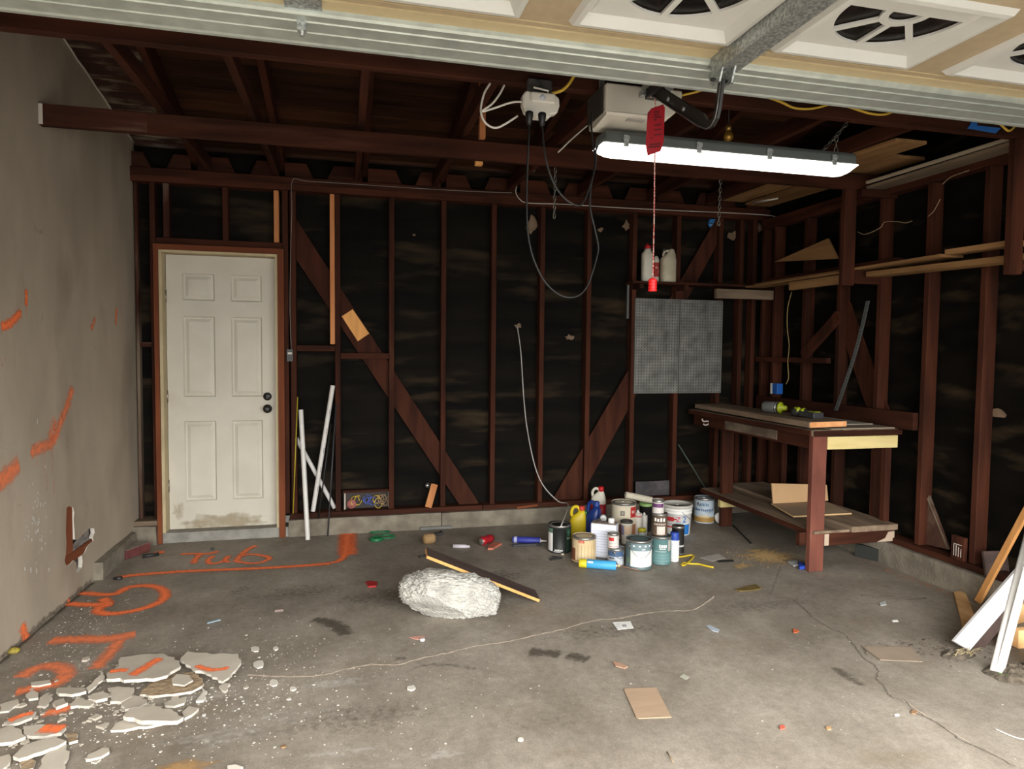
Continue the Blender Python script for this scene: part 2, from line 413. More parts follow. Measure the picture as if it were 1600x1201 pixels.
# a raised edge bead of bare plaster along the top and the back end of the wall
b = MB(); b.tube([(lx(y)+0.003, y, roof_z(y)-0.012+0.004*math.sin(y*23)) for y in np.linspace(RIDGE, 0.09, 30)], 0.006, 6); part('plaster_edge', b, m_gyp, wall_left)
b = MB(); b.box((X0-0.02, 0.092, 0.16), (X0+0.004, 0.102, 2.85)); part('corner_strip', b, wood('redwood_pale'), wall_left)

# kerb under the left wall near the corner
m_curb = mat('kerb_concrete', (0.25, 0.222, 0.172), (0.15, 0.13, 0.10), scale=9, rough=0.9, bump=0.5, bscale=60)
def rough_block(lo, hi, amp, nseg, seed):
    """a block with an uneven skin"""
    bm = bmesh.new(); bmesh.ops.create_cube(bm, size=1)
    L = max(range(3), key=lambda i: hi[i]-lo[i])
    es = [e for e in bm.edges if abs((e.verts[0].co-e.verts[1].co)[L]) > 0.5]
    bmesh.ops.subdivide_edges(bm, edges=es, cuts=nseg, use_grid_fill=True)
    mb = MB(); vs = []
    for v in bm.verts:
        p = [lo[i]+(v.co[i]+0.5)*(hi[i]-lo[i]) for i in range(3)]
        q = Vector((p[0]*3+seed, p[1]*3, p[2]*9)); d = mnoise.noise_vector(q)*amp
        for i in range(3):
            if i != L: p[i] += d[i]
        vs.append(p)
    bm.verts.index_update(); mb.add(vs, [tuple(v.index for v in f.verts) for f in bm.faces]); bm.free(); return mb
struct('kerb', rough_block((X0-0.03, -0.80, -0.01), (X0+0.035, -0.12, 0.115), 0.012, 12, 3), m_curb, 'short stretch of rough concrete kerb at the foot of the plaster wall')
struct('kerb', rough_block((X0-0.02, -0.07, -0.01), (-0.06, 0.10, 0.135), 0.010, 4, 5), m_curb, 'concrete kerb end between the plaster wall and the white door')
struct('kerb', rough_block((0.845, -0.05, -0.01), (2.0, 0.10, 0.125), 0.006, 20, 7), m_curb, 'concrete kerb under the back wall behind the white pipes')
struct('kerb', rough_block((2.005, -0.05, -0.01), (4.80, 0.10, 0.125), 0.006, 40, 9), m_curb, 'concrete kerb under the back wall behind the paint cans')
struct('kerb', rough_block((4.795, -5.4, -0.01), (4.95, 0.1, 0.150), 0.008, 60, 11), m_curb, 'rough concrete kerb under the bare stud side wall')
struct('threshold', rough_block((-0.06, -0.035, -0.01), (0.845, 0.12, 0.072), 0.004, 14, 13), mat('threshold_concrete', (0.30, 0.29, 0.26), (0.2, 0.19, 0.17), scale=12, rough=0.9, bump=0.3), 'concrete door sill below the white door')

# ------------------------------------------------------------------ back wall: black paper, studs, plates, braces
m_paper = mat('tar_paper', (0.0085, 0.0068, 0.005), (0.0035, 0.003, 0.0024), scale=2.2, rough=0.75, bump=0.5, bscale=5, stretch=(0.6, 1, 3.2),
              c3=(0.065, 0.044, 0.024), scale3=2.4, lo3=0.54, hi3=0.85, spec=0.08)
def wave(a, z): return 0.006*mnoise.noise(Vector((a*1.2, z*9, 1.7)))+0.010*mnoise.noise(Vector((a*0.7, z*3, 9.1)))
pb = MB()
for (xa, xb, z0, z1) in ((-0.35, -0.03, 0.13, 2.86), (-0.03, 0.80, 2.12, 2.86), (0.80, 4.96, 0.13, 2.86)):
    k = len(pb.v); sh = paper_sheet(lambda s, t: (xa+(xb-xa)*s, 0.098+wave(xa+(xb-xa)*s, z0+(z1-z0)*t), z0+(z1-z0)*t), max(2, int((xb-xa)*14)), int((z1-z0)*36))
    pb.add(sh.v, sh.f, 0, True)
wall_back = struct('wall_back', pb, m_paper, 'bare stud back wall lined with black building paper', base=(0, 0, 0))
s0, sp = 1.2077, 0.4056
SX = [s0+k*sp for k in range(9)]
BEV = 0.003
def wpart(name, lo, hi, m, parent=wall_back, bevel=BEV):
    b = MB(); b.box(lo, hi); return part(name, b, m, parent, bevel=bevel)
RW = wood('redwood')
for k, x in enumerate(SX): wpart('stud', (x-0.02, 0.0, 0.165), (x+0.02, 0.088, 2.59), RW)
for x in (0.83, 0.885): wpart('stud', (x-0.021, 0.0, 0.165), (x+0.021, 0.088, 2.59), RW)
wpart('stud', (-0.087, 0.0, 0.165), (-0.052, 0.088, 2.59), RW)
wpart('stud', (-0.193, 0.03, 0.165), (-0.172, 0.088, 2.59), wood('redwood_pale'))
for x in (4.66, 4.79): wpart('stud', (x-0.02, 0.0, 0.165), (x+0.02, 0.088, 2.59), RW)
wpart('cripple_stud', (0.0, 0.01, 2.205), (0.04, 0.088, 2.59), wood('redwood_pale')); wpart('cripple_stud', (0.395, 0.01, 2.20), (0.435, 0.088, 2.59), RW)
wpart('sister_stud', (0.752, -0.004, 2.205), (0.787, 0.088, 2.585), wood('new_wood')); wpart('sister_stud', (s0-0.056, -0.004, 1.455), (s0-0.021, 0.088, 2.585), wood('new_wood'))
wpart('header', (-0.05, 0.0, 2.155), (0.808, 0.088, 2.203), wood('redwood', 'x'))
wpart('top_plate', (-0.21, -0.005, 2.592), (4.93, 0.10, 2.64), wood('redwood', 'x')); wpart('top_plate', (-0.21, -0.005, 2.6405), (4.93, 0.10, 2.69), wood('redwood', 'x'))
wpart('sill_plate', (0.852, -0.02, 0.126), (2.34, 0.10, 0.166), wood('redwood', 'x')); wpart('sill_plate', (2.345, -0.02, 0.126), (4.80, 0.10, 0.166), wood('redwood', 'x'))
wpart('sill_plate', (-0.21, -0.06, 0.136), (-0.055, 0.10, 0.172), wood('grey_wood', 'x'))
wpart('blocking', (0.907, 0.0, 1.40), (s0-0.021, 0.088, 1.445), wood('redwood', 'x')); wpart('blocking', (s0+0.021, 0.0, 1.345), (SX[1]-0.021, 0.088, 1.39), wood('redwood', 'x'))
wpart('blocking', (-0.171, 0.03, 1.42), (-0.088, 0.088, 1.455), wood('redwood_pale', 'x'))
# let-in diagonal braces run just behind the stud faces
def brace(pxs, y0, y1, m, parent=wall_back):
    P = [at_y(u, v, y0) for u, v in pxs]; b = MB(); b.prism(P, (0, y1-y0, 0)); return part('brace', b, m, parent)
brace([(459, 336), (751, 790), (719, 790), (459, 399)], 0.045, 0.064, wood('redwood'))
brace([(1131, 362), (904, 783), (862, 783), (1131, 322)], 0.045, 0.064, wood('redwood'))
P = [at_y(u, v, 0.040) for u, v in ((551, 483), (577, 521), (559, 533), (534, 494))]; b = MB(); b.prism(P, (0, 0.022, 0)); part('patch_block', b, wood('orange_ply'), wall_back)
# blocks between the rafters with their vent notches
RX = [0.207+0.603*k for k in range(-1, 9)]
for k in range(len(RX)-1):
    a, c = max(RX[k]+0.022, -0.20), min(RX[k+1]-0.022, 4.9)
    if c-a < 0.1: continue
    mid = a+(c-a)*(0.55 if k % 2 else 0.45); z0, z1, w = 2.692, 2.80, 0.10
    for lo, hi, sl in ((a, mid-w, 0.05), (mid+w, c, -0.05)):
        b = MB(); b.prism([(lo, 0.02, z0), (hi+(sl if sl > 0 else 0), 0.02, z0), (hi, 0.02, z1), (lo+(sl if sl < 0 else 0)*0, 0.02, z1)] if sl > 0 else
                          [(lo+sl, 0.02, z0), (hi, 0.02, z0), (hi, 0.02, z1), (lo, 0.02, z1)], (0, 0.03, 0))
        part('vent_block', b, wood('redwood_pale', 'x') if k == 0 else wood('redwood', 'x'), wall_back)
# openings cut in the paper near the floor
def opening(pxs, label):
    P = [at_y(u, v, 0.088) for u, v in pxs]; lo = [min(p[i] for p in P) for i in range(3)]; hi = [max(p[i] for p in P) for i in range(3)]
    return lo, hi
lo, hi = opening(((540, 768), (606, 794)), '')
m_sheet = mat('pale_board', (0.45, 0.40, 0.33), (0.30, 0.25, 0.2), scale=8, rough=0.9)
b = MB(); b.box((lo[0], 0.078, lo[2]), (hi[0], 0.086, hi[2])); part('opening_back', b, plain('hollow', (0.02, 0.013, 0.01)), wall_back)
for bx in (((lo[0]-0.012, 0.05, lo[2]), (lo[0], 0.086, hi[2])), ((hi[0], 0.05, lo[2]), (hi[0]+0.012, 0.086, hi[2])), ((lo[0]-0.012, 0.05, lo[2]-0.01), (hi[0]+0.012, 0.086, lo[2]))):
    b = MB(); b.box(*bx); part('opening_frame', b, m_sheet, wall_back)
b = MB(); b.box((lo[0]-0.02, 0.03, hi[2]), (hi[0]+0.012, 0.086, hi[2]+0.02)); part('opening_frame', b, wood('redwood', 'x'), wall_back)
rnd = random.Random(3); cx, cz = (lo[0]+hi[0])/2, (lo[2]+hi[2])/2
for nm, colr, x, n in (('blue_wire', (0.10, 0.14, 0.42), cx+0.02, 5), ('yellow_wire', (0.55, 0.38, 0.06), cx-0.07, 2), ('yellow_wire', (0.55, 0.38, 0.06), cx+0.10, 2), ('brown_wire', (0.30, 0.20, 0.12), cx+0.12, 5)):
    for i in range(n):
        c = Vector((x+rnd.uniform(-.03, .03), 0.055, cz+rnd.uniform(-.02, .02))); r = rnd.uniform(0.02, 0.042)
        b = MB(); b.tube([c+Vector((r*0.8*math.cos(t+i), 0.012*math.sin(3*t), r*math.sin(t+i))) for t in np.linspace(0, 5.2, 16)], 0.004, 5); part(nm, b, plain(nm, colr, 0.5), wall_back)
b = MB(); b.lathe([(0.0, -0.02), (0.035, -0.015), (0.04, 0.0), (0.03, 0.014), (0.0, 0.02)], 12, (lo[0]+0.045, 0.066, cz-0.02), (0, 1, 0)); part('insulation_scrap', b, mat('pink_fibre', (0.36, 0.13, 0.11), scale=30, bump=0.8), wall_back)
lo, hi = opening(((990, 751), (1043, 774)), '')
b = MB(); b.box((lo[0], 0.045, lo[2]-0.02), (hi[0], 0.05, hi[2])); part('metal_patch', b, mat('dull_tin', (0.13, 0.115, 0.12), (0.06, 0.055, 0.06), scale=9, rough=0.5, metal=0.4), wall_back)
b = MB(); b.box((hi[0], 0.04, lo[2]-0.02), (hi[0]+0.012, 0.055, hi[2])); part('opening_frame', b, m_sheet, wall_back)
# torn spots where the pale sheathing shows through the paper
for i, (u, v, w, h) in enumerate(((831, 352, 9, 17), (939, 359, 5, 5), (980, 352, 9, 9), (1144, 369, 9, 10), (890, 527, 8, 5), (647, 367, 3, 2), (1187, 355, 4, 9), (809, 509, 6, 5))):
    p = at_y(u, v, 0.080); q = at_y(u+w, v+h, 0.080); rr = random.Random(i+20); n = 11; P = []
    for k in range(n):
        a = -2*math.pi*k/n; f = rr.uniform(0.45, 1.1); P.append((p[0]+(q[0]-p[0])*f*math.cos(a), 0.080, p[2]+(q[2]-p[2])*f*math.sin(a)))
    b = MB(); b.prism(P, (0, 0.010, 0)); part('torn_patch', b, mat('bare_sheathing', (0.22, 0.15, 0.095), (0.15, 0.1, 0.06), scale=20), wall_back)

# ------------------------------------------------------------------ the side wall of bare studs
XS = 4.955
pr = paper_sheet(lambda s, t: (XS+0.7*wave(YF+(0.1-YF)*s+3, 0.15+3.3*t), YF+(0.1-YF)*s, 0.15+3.3*t), 70, 60)
wall_right = struct('wall_right', pr, m_paper, 'bare stud side wall lined with black building paper behind the workbench', base=(0, 0, 0))
for k in range(13):
    y = -0.19-0.392*k
    wpart('stud', (4.842, y-0.041, 0.192), (4.93, y-0.001, 2.50), RW, wall_right)
wpart('stud', (4.842, -0.06, 0.192), (4.93, -0.021, 2.50), RW, wall_right)
wpart('top_plate', (4.84, -5.5, 2.502), (4.93, -0.01, 2.545), wood('redwood', 'y'), wall_right); wpart('top_plate', (4.84, -5.5, 2.5455), (4.93, -0.01, 2.588), wood('redwood', 'y'), wall_right)
wpart('sill_plate', (4.825, -5.5, 0.152), (4.93, -0.06, 0.19), wood('redwood', 'y'), wall_right)
P = [at_x(u, v, 4.90) for u, v in ((1437, 746), (1443, 754), (1482, 858), (1462, 854), (1447, 850), (1436, 800))]; b = MB(); b.prism(P, (0.018, 0, 0)); part('brace', b, mat('dusty_brace', (0.095, 0.045, 0.028), (0.05, 0.02, 0.013), scale=9, rough=.85, c3=(.20, .16, .12), scale3=4, lo3=.55, hi3=.75), wall_right)
b = MB(); b.beam(Vector(P[0])+Vector((-.002, 0, 0)), Vector(P[2])+Vector((-.002, 0, 0)), 0.006, 0.012, up=(1, 0, 0)); part('pale_edge', b, wood('grey_wood'), wall_right)
wpart('block', (4.815, -2.145, 0.191), (4.8415, -2.055, 0.335), RW, wall_right)
P = [at_x(u, v, 4.90) for u, v in ((1318, 462), (1326, 472), (1396, 664), (1362, 660), (1318, 530))]; b = MB(); b.prism(P, (0.018, 0, 0)); part('brace', b, RW, wall_right)
wpart('blocking', (4.80, -0.94, 1.345), (4.84, -0.02, 1.385), wood('redwood', 'y'), wall_right)
P = at_x(1256, 555, 4.80), at_x(1312, 492, 4.80); b = MB(); b.beam(P[0], P[1], 0.04, 0.07); part('brace', b, RW, wall_right)
p = at_x(1559, 647, 4.945); rr = random.Random(4); b = MB()
b.prism([(4.938, p[1]+0.047*math.cos(a)*rr.uniform(.7, 1.1), p[2]+0.035*max(-0.45, math.sin(a))) for a in np.linspace(0, 2*math.pi, 12, endpoint=False)], (0.012, 0, 0)); part('torn_patch', b, MATS['bare_sheathing'], wall_right)
b = MB()
for k in range(4): b.box((4.8135, -2.079-0.016*k, 0.215), (4.8145, -2.075-0.016*k, 0.29-0.008*k))
b.box((4.8135, -2.13, 0.285), (4.8145, -2.075, 0.289))
part('chalk_marks', b, m_gyp, wall_right)

# ------------------------------------------------------------------ front wall with the wide opening
b = MB()
b.box((-0.5, YF-0.1, 0), (-0.16, YF, 2.12)); b.box((4.78, YF-0.1, 0), (5.1, YF, 2.12)); b.box((-0.5, YF-0.1, 2.12), (5.1, YF, 3.1))
struct('wall_front', b, wood('redwood', 'x'), 'front wall around the open garage doorway')

# ------------------------------------------------------------------ roof: boards, rafters, ties and the two long beams
cb = MB(); cb.box((-0.3, RIDGE-0.012, roof_z(RIDGE)-0.16), (5.0, RIDGE+0.012, roof_z(RIDGE)+0.01))
ceiling = struct('ceiling', cb, wood('redwood', 'x'), 'underside of the dark board roof with rafters', base=(0, 0, 0))
RB = wood('roof_board', 'x', vary=0.4); RBP = mat('oversprayed_board', (0.055, 0.02, 0.012), (0.03, 0.012, 0.008), scale=10, rough=0.85,
              c3=(0.26, 0.22, 0.16), scale3=7, lo3=0.50, hi3=0.70, stretch=(0.5, 1.4, 1))
def slope_board(y0, y1, x0, x1, m, dz):
    b = MB(); za, zb = roof_z(y0)+dz, roof_z(y1)+dz; t = 0.018
    b.add([(x0, y0, za), (x1, y0, za), (x1, y1, zb), (x0, y1, zb), (x0, y0, za+t), (x1, y0, za+t), (x1, y1, zb+t), (x0, y1, zb+t)],
          [(0, 3, 2, 1), (4, 5, 6, 7), (0, 1, 5, 4), (1, 2, 6, 5), (2, 3, 7, 6), (3, 0, 4, 7)])
    part('roof_board', b, m, ceiling)
y = 0.45; k = 0
while y > YF-0.3:
    y1 = y-0.142
    if y1 < RIDGE < y: y1 = RIDGE
    dz = random.uniform(0, 0.004)
    if y > -2.3: slope_board(y-0.005, y1+0.003, -0.32, 0.19, RBP, dz); slope_board(y-0.005, y1+0.003, 0.192, 5.1, RB, dz)
    else: slope_board(y-0.005, y1+0.003, -0.32, 5.1, RB, dz)
    y = y1; k += 1
b = MB(); b.box((-0.6, -5.9, 3.47), (5.4, 0.6, 3.49)); part('roof_felt', b, plain('felt', (0.03, 0.03, 0.03)), ceiling)
for x in RX[1:]:
    for ya, yb in ((0.40, RIDGE+0.013), (RIDGE-0.013, YF)):
        b = MB(); za, zb = roof_z(ya)-0.068, roof_z(yb)-0.068; b.beam((x, ya, za-0.003), (x, yb, zb-0.003), 0.042, 0.13); part('rafter', b, wood('redwood', 'y'), ceiling, bevel=BEV)
for x in (0.312, 0.776, 1.356, 1.945, 2.54, 3.136, 3.75, 4.31):
    b = MB(); b.beam((x, -0.012, 2.737), (x, -2.57, 2.700), 0.04, 0.088); part('rafter_tie', b, wood('redwood', 'y'), ceiling, bevel=BEV)
def long_beam(ya, z0, z1, x0, x1):
    b = MB(); b.box((x0, ya, z0), (x1, ya+0.042, z1)); return part('long_beam', b, wood('redwood', 'x'), ceiling, bevel=BEV)
long_beam(-1.385, 2.533, 2.640, lx(-1.38)+0.002, 4.93)
long_beam(-2.52, 2.535, 2.652, lx(-2.5)+0.002, 4.93)
b = MB(); b.box((lx(-1.38)+0.003, -1.3875, 2.537), (lx(-1.38)+0.5, -1.3855, 2.632)); part('flaking_paint', b, wood('redwood_pale', 'x'), ceiling)
b = MB(); b.box((lx(-1.38)+0.003, -1.389, 2.535), (lx(-1.38)+0.022, -1.3876, 2.637)); part('painted_end', b, m_gyp, ceiling)
# bare-wood hangers between roof and the far beam
pa, pb_ = at_y(754, 190, -1.42), at_y(754, 225, -1.42)
wpart('hanger', (pa[0]-0.018, -1.425, 2.645), (pa[0]+0.018, -1.388, roof_z(-1.42)-0.003), wood('new_wood'), ceiling)
q = at_y(748, 256, -1.32); wpart('hanger', (q[0]-0.022, -1.34, 2.515), (q[0]+0.022, -1.30, 2.65), wood('orange_ply'), ceiling)
# posts hanging from the beams to carry the wall shelf
wpart('hanging_post', (4.548, -1.385, 1.885), (4.640, -1.345, 2.5325), RW, ceiling)
wpart('hanging_post', (4.612, -2.52, 1.84), (4.692, -2.48, 2.5345), wood('redwood'), ceiling)
wpart('shelf_cleat', (4.641, -1.385, 1.90), (4.93, -1.345, 1.99), wood('redwood', 'x'), ceiling)
wpart('shelf_cleat', (4.693, -2.52, 1.86), (4.93, -2.48, 1.90), wood('redwood', 'x'), ceiling)
wpart('rack_cleat', (4.641, -1.43, 2.48), (4.93, -1.39, 2.53), wood('redwood', 'x'), ceiling)
wpart('rack_cleat', (4.693, -2.52, 2.48), (4.93, -2.48, 2.53), wood('redwood', 'x'), ceiling)
# outer cladding that keeps the daylight out behind the paper
b = MB(); b.box((-0.6, 0.46, -0.05), (5.4, 0.50, 3.0)); part('siding', b, plain('siding_dark', (0.05, 0.045, 0.04), 0.9), wall_back)
b = MB(); b.box((-0.6, -6.0, -0.05), (-0.56, 0.5, 3.5)); part('siding', b, MATS['siding_dark'], wall_left)
b = MB(); b.box((5.2, -6.0, -0.05), (5.24, 0.5, 3.5)); part('siding', b, MATS['siding_dark'], wall_right)

# ================================================================== WHITE SIX-PANEL DOOR
m_door = mat('door_paint', (0.63, 0.60, 0.515), (0.56, 0.53, 0.45), scale=3, rough=0.5, spec=0.4, c3=(0.50, 0.44, 0.34), scale3=2.2, lo3=0.62, hi3=0.8)
m_cream = mat('cream_paint', (0.55, 0.46, 0.28), (0.45, 0.37, 0.22), scale=7, rough=0.6)
m_black = plain('black_metal', (0.012, 0.011, 0.010), 0.38)
DW, DB, DT, DY = 0.757, 0.074, 2.092, 0.062
door = thing('door_1', 'white six-panel door with two round black knobs in the back wall', 'door', (DW/2, DY, DB), kind='structure')
PX = ((0.107, 0.327), (0.437, 0.655)); PZ = ((1.763, 1.961), (1.054, 1.650), (0.278, 0.876))
holes = [[(a, c), (b_, c), (b_, d), (a, d)] for a, b_ in PX for c, d in PZ]
vs, fs, ns = wall_sheet([(0, DB), (DW, DB), (DW, DT), (0, DT)], holes, 0.04)
b = MB(); b.add([(x, DY+0.02-t, z) for x, z, t in vs], fs); obj('leaf', b, m_door, door)
for a, c in PX:
    for z0, z1 in PZ:
        b = MB(); rings = []
        for ins, dep in ((0.0, 0.0), (0.010, 0.014), (0.019, 0.014), (0.042, 0.003)):
            rings.append([(a+ins, DY+dep, z0+ins), (c-ins, DY+dep, z0+ins), (c-ins, DY+dep, z1-ins), (a+ins, DY+dep, z1-ins)])
        for r in rings: b.v += r
        for k in range(3):
            for i in range(4): b.f.append((k*4+i, k*4+(i+1) % 4, k*4+4+(i+1) % 4, k*4+4+i)); b.m.append(0); b.sm.append(False)
        b.f.append((12, 13, 14, 15)); b.m.append(0); b.sm.append(False); obj('door_panel', b, m_door, door)
def jamb(lo, hi, name='jamb', m=m_cream): b = MB(); b.box(lo, hi); obj(name, b, m, door)
jamb((-0.030, -0.036, DB), (-0.003, 0.095, DT+0.024)); jamb((DW+0.003, -0.036, DB), (DW+0.028, 0.095, DT+0.024)); jamb((-0.003, -0.036, DT+0.003), (DW+0.003, 0.095, DT+0.024))
RP = wood('rust_paint')
jamb((-0.053, -0.058, 0.0), (-0.024, -0.037, 2.150), 'casing', RP); jamb((DW+0.022, -0.058, 0.0), (DW+0.066, -0.037, 2.150), 'casing', RP); jamb((-0.024, -0.058, 2.112), (DW+0.022, -0.037, 2.150), 'casing', wood('rust_paint', 'x'))
for z in (1.79, 1.06, 0.40): b = MB(); b.tube([(-0.001, DY-0.006, z-0.045), (-0.001, DY-0.006, z+0.045)], 0.006, 8); obj('hinge', b, plain('hinge_metal', (0.35, 0.31, 0.24), 0.4, 0.8), door)
def knob(z, big):
    k = MB(); c = (0.69, DY, z); ax = (0, -1, 0)
    k.lathe([(0.033, 0.0), (0.033, 0.007), (0.028, 0.012), (0.013, 0.014)] if big else [(0.031, 0.0), (0.030, 0.010), (0.024, 0.016), (0.0, 0.017)], 24, c, ax)
    o = obj('knob' if big else 'deadbolt', k, m_black, door)
    k = MB()
    if big: k.lathe([(0.012, 0.012), (0.012, 0.030), (0.024, 0.036), (0.028, 0.046), (0.025, 0.056), (0.012, 0.060), (0.0, 0.060)], 24, c, ax); obj('grip', k, m_black, o)
    else: k.box((0.684, DY-0.030, z-0.016), (0.696, DY-0.017, z+0.016)); obj('thumb_turn', k, m_black, o)
knob(1.055, False); knob(0.962, True)
d = blot((0.38, DY-0.001, DB+0.045), (0.40, 0, 0), (0, 0, 0.10), rough=0.35, cover=0.75, seed=3); obj('grime', d, decal('tan_grime', (0.38, 0.31, 0.19), 0.55, 14), door)
d = blot((0.06, DY-0.001, DB+0.12), (0.05, 0, 0), (0, 0, 0.13), rough=0.35, cover=0.6, seed=5); obj('grime', d, MATS['tan_grime'], door)

# ================================================================== OVERHEAD DOOR, OPENED UNDER THE ROOF
m_tan = mat('tan_door_paint', (0.43, 0.345, 0.225), (0.395, 0.315, 0.205), scale=30, rough=0.5)
m_ivory = mat('ivory_door_tone', (0.54, 0.445, 0.265), (0.51, 0.42, 0.25), scale=20, rough=0.5)  # edge rail and bead in a paler cream than the sections
m_white = plain('white_frame', (0.60, 0.60, 0.565), 0.42, vary2=0.96)
m_galv = mat('galvanised', (0.52, 0.57, 0.525), (0.43, 0.475, 0.44), scale=18, rough=0.40, metal=0.45, bump=0.05, detail=3)
m_galv2 = mat('galvanised_spangle', (0.55, 0.58, 0.56), (0.26, 0.28, 0.28), scale=110, rough=0.45, metal=0.7, detail=2)
GZ = 2.375; GX0, GX1 = -0.17, 4.74
gd = thing('door_2', 'tan sectional garage door rolled open overhead with sunburst windows', 'garage door', (2.3, -4.2, GZ), kind='structure')
GCX = [2.825+0.665*k for k in range(-4, 3)]
WX, WY0, WY1 = 0.262, -3.785, -3.395
secs = ((-3.10, -3.875), (-3.88, -4.50), (-4.505, -5.12))
for si, (ya, yb) in enumerate(secs):
    holes = [[(cx-WX+.006, WY0+.006), (cx+WX-.006, WY0+.006), (cx+WX-.006, WY1-.006), (cx-WX+.006, WY1-.006)] for cx in GCX] if si == 0 else []
    vs, fs, ns = wall_sheet([(GX0, yb), (GX1, yb), (GX1, ya), (GX0, ya)], holes, 0.036)
    b = MB(); b.add([(x, y, GZ+0.018+t) for x, y, t in vs], fs); s = obj('door_section', b, m_tan, gd)
b = MB(); b.box((GX0, -3.342, GZ-0.006), (GX1, -3.285, GZ-0.0005)); obj('edge_rail', b, m_ivory, gd)
b = MB(); b.box((GX0, -3.372, GZ-0.003), (GX1, -3.368, GZ-0.0005)); obj('bead', b, m_ivory, gd)
R = 0.192; HUB0, HUB1 = 0.050, 0.074
m_glass, nt, bs = new_mat('window_glass'); bs.inputs['Base Color'].default_value = (0.02, 0.02, 0.02, 1); bs.inputs['Roughness'].default_value = 0.06; bs.inputs['Alpha'].default_value = 0.35
for cx in GCX:
    b = MB()
    rings = ((0.0, 0.0005), (0.010, -0.016), (0.026, -0.018), (0.046, 0.010), (0.052, 0.010))
    for ins, dz in rings: b.v += [(cx-WX+ins, WY0+ins, GZ+dz), (cx+WX-ins, WY0+ins, GZ+dz), (cx+WX-ins, WY1-ins, GZ+dz), (cx-WX+ins, WY1-ins, GZ+dz)]
    for k in range(4):
        for i in range(4): b.f.append((k*4+i, k*4+(i+1) % 4, k*4+4+(i+1) % 4, k*4+4+i)); b.m.append(0); b.sm.append(False)
    fr = obj('window_frame', b, m_white, gd)
    yb = -3.668; hs = []
    for k in range(4):
        t0, t1 = math.pi*k/4, math.pi*(k+1)/4; P = []
        g0, g1 = (0.010 if k else 0.0), (0.010 if k < 3 else 0.0)
        for t in np.linspace(t0, t1, 9): tt = min(max(t, t0+g0/R), t1-g1/R); P.append((cx+R*math.cos(tt), yb+R*math.sin(tt)))
        for t in np.linspace(t1, t0, 5): tt = min(max(t, t0+g0/HUB1), t1-g1/HUB1); P.append((cx+HUB1*math.cos(tt), yb+HUB1*math.sin(tt)))
        hs.append(P)
    hs.append([(cx+HUB0*math.cos(t), yb+HUB0*math.sin(t)) for t in np.linspace(0.0, math.pi, 13)])
    vs, fs, ns = wall_sheet([(cx-WX+.05, WY0+.05), (cx+WX-.05, WY0+.05), (cx+WX-.05, WY1-.05), (cx-WX+.05, WY1-.05)], hs, 0.008)
    b = MB(); b.add([(x, y, GZ+0.013+t) for x, y, t in vs], fs); obj('sunburst_insert', b, m_white, fr)
    b = MB(); b.box((cx-WX+.05, WY0+.05, GZ+0.020), (cx+WX-.05, WY1-.05, GZ+0.023)); obj('pane', b, m_glass, fr)
# the galvanised stiffening strut along the edge
prof = [(-3.292, GZ-0.001), (-3.290, GZ-0.018), (-3.284, GZ-0.024), (-3.252, GZ-0.0245), (-3.249, GZ-0.028), (-3.246, GZ-0.0245), (-3.190, GZ-0.027), (-3.187, GZ-0.030), (-3.184, GZ-0.027),
        (-3.125, GZ-0.029), (-3.118, GZ-0.033), (-3.104, GZ-0.033), (-3.100, GZ-0.026), (-3.099, GZ-0.001)]
b = MB(); P = [(GX0, y, z) for y, z in prof]; b.prism(P, (GX1-GX0, 0, 0)); obj('strut', b, m_galv, gd)
b = MB(); b.box((1.105, -3.87, GZ-0.012), (1.205, -3.262, GZ-0.0008)); obj('centre_stile', b, m_galv2, gd)
b = MB(); b.box((1.135, -3.255, GZ-0.052), (1.160, -3.235, GZ-0.0205)); b.tube([(1.148, -3.245, GZ-0.066), (1.148, -3.245, GZ-0.03)], 0.007, 6); obj('clip', b, m_galv2, gd)
b = MB(); b.box((2.418, -3.87, GZ-0.030), (2.528, -3.27, GZ-0.0008)); b.box((2.418, -3.87, GZ-0.060), (2.424, -3.30, GZ-0.030)); obj('opener_bracket', b, m_galv2, gd)
for dx in (-0.022, 0.022):
    b = MB(); b.prism([(2.475+dx-0.003, -3.315, GZ-0.030), (2.475+dx-0.003, -3.225, GZ-0.030), (2.475+dx-0.003, -3.245, GZ-0.075), (2.475+dx-0.003, -3.295, GZ-0.075)], (0.006, 0, 0)); obj('clevis', b, m_galv2, gd)
b = MB(); b.tube([(2.435, -3.27, GZ-0.062), (2.515, -3.27, GZ-0.062)], 0.006, 8); obj('bolt', b, m_black, gd)

# ------------------------------------------------------------------ opener: head, rail, trolley, curved arm
m_opener = mat('opener_cream', (0.60, 0.575, 0.50), (0.50, 0.47, 0.40), scale=5, rough=0.5)
op = thing('garage_door_opener', 'cream garage door opener motor hanging from the beam above the tube light', 'door opener', (2.485, -2.45, 2.395))
fr = [(2.315, -2.645, 2.53), (2.315, -2.645, 2.41), (2.605, -2.645, 2.41), (2.662, -2.645, 2.462), (2.662, -2.645, 2.53)]
b = MB(); b.prism(fr, (0, 0.21, 0), 0); obj('housing', b, m_opener, op, bevel=0.006)
b = MB(); b.box((2.309, -2.62, 2.412), (2.3145, -2.44, 2.528)); obj('side_panel', b, plain('grey_panel', (0.045, 0.043, 0.038), 0.5), op)
b = MB(); b.prism([(2.318, -2.648, 2.4095), (2.318, -2.640, 2.400), (2.318, -2.52, 2.388), (2.318, -2.445, 2.390), (2.318, -2.437, 2.4095)], (0.275, 0, 0)); obj('lens_cover', b, m_opener, op)
b = MB(); b.box((2.42, -2.63, 2.3935), (2.50, -2.60, 2.400)); obj('label_plate', b, plain('label_grey', (0.38, 0.36, 0.33)), op)
b = MB(); b.box((2.47, -5.35, 2.485), (2.50, -2.646, 2.525)); obj('rail', b, m_galv, op)
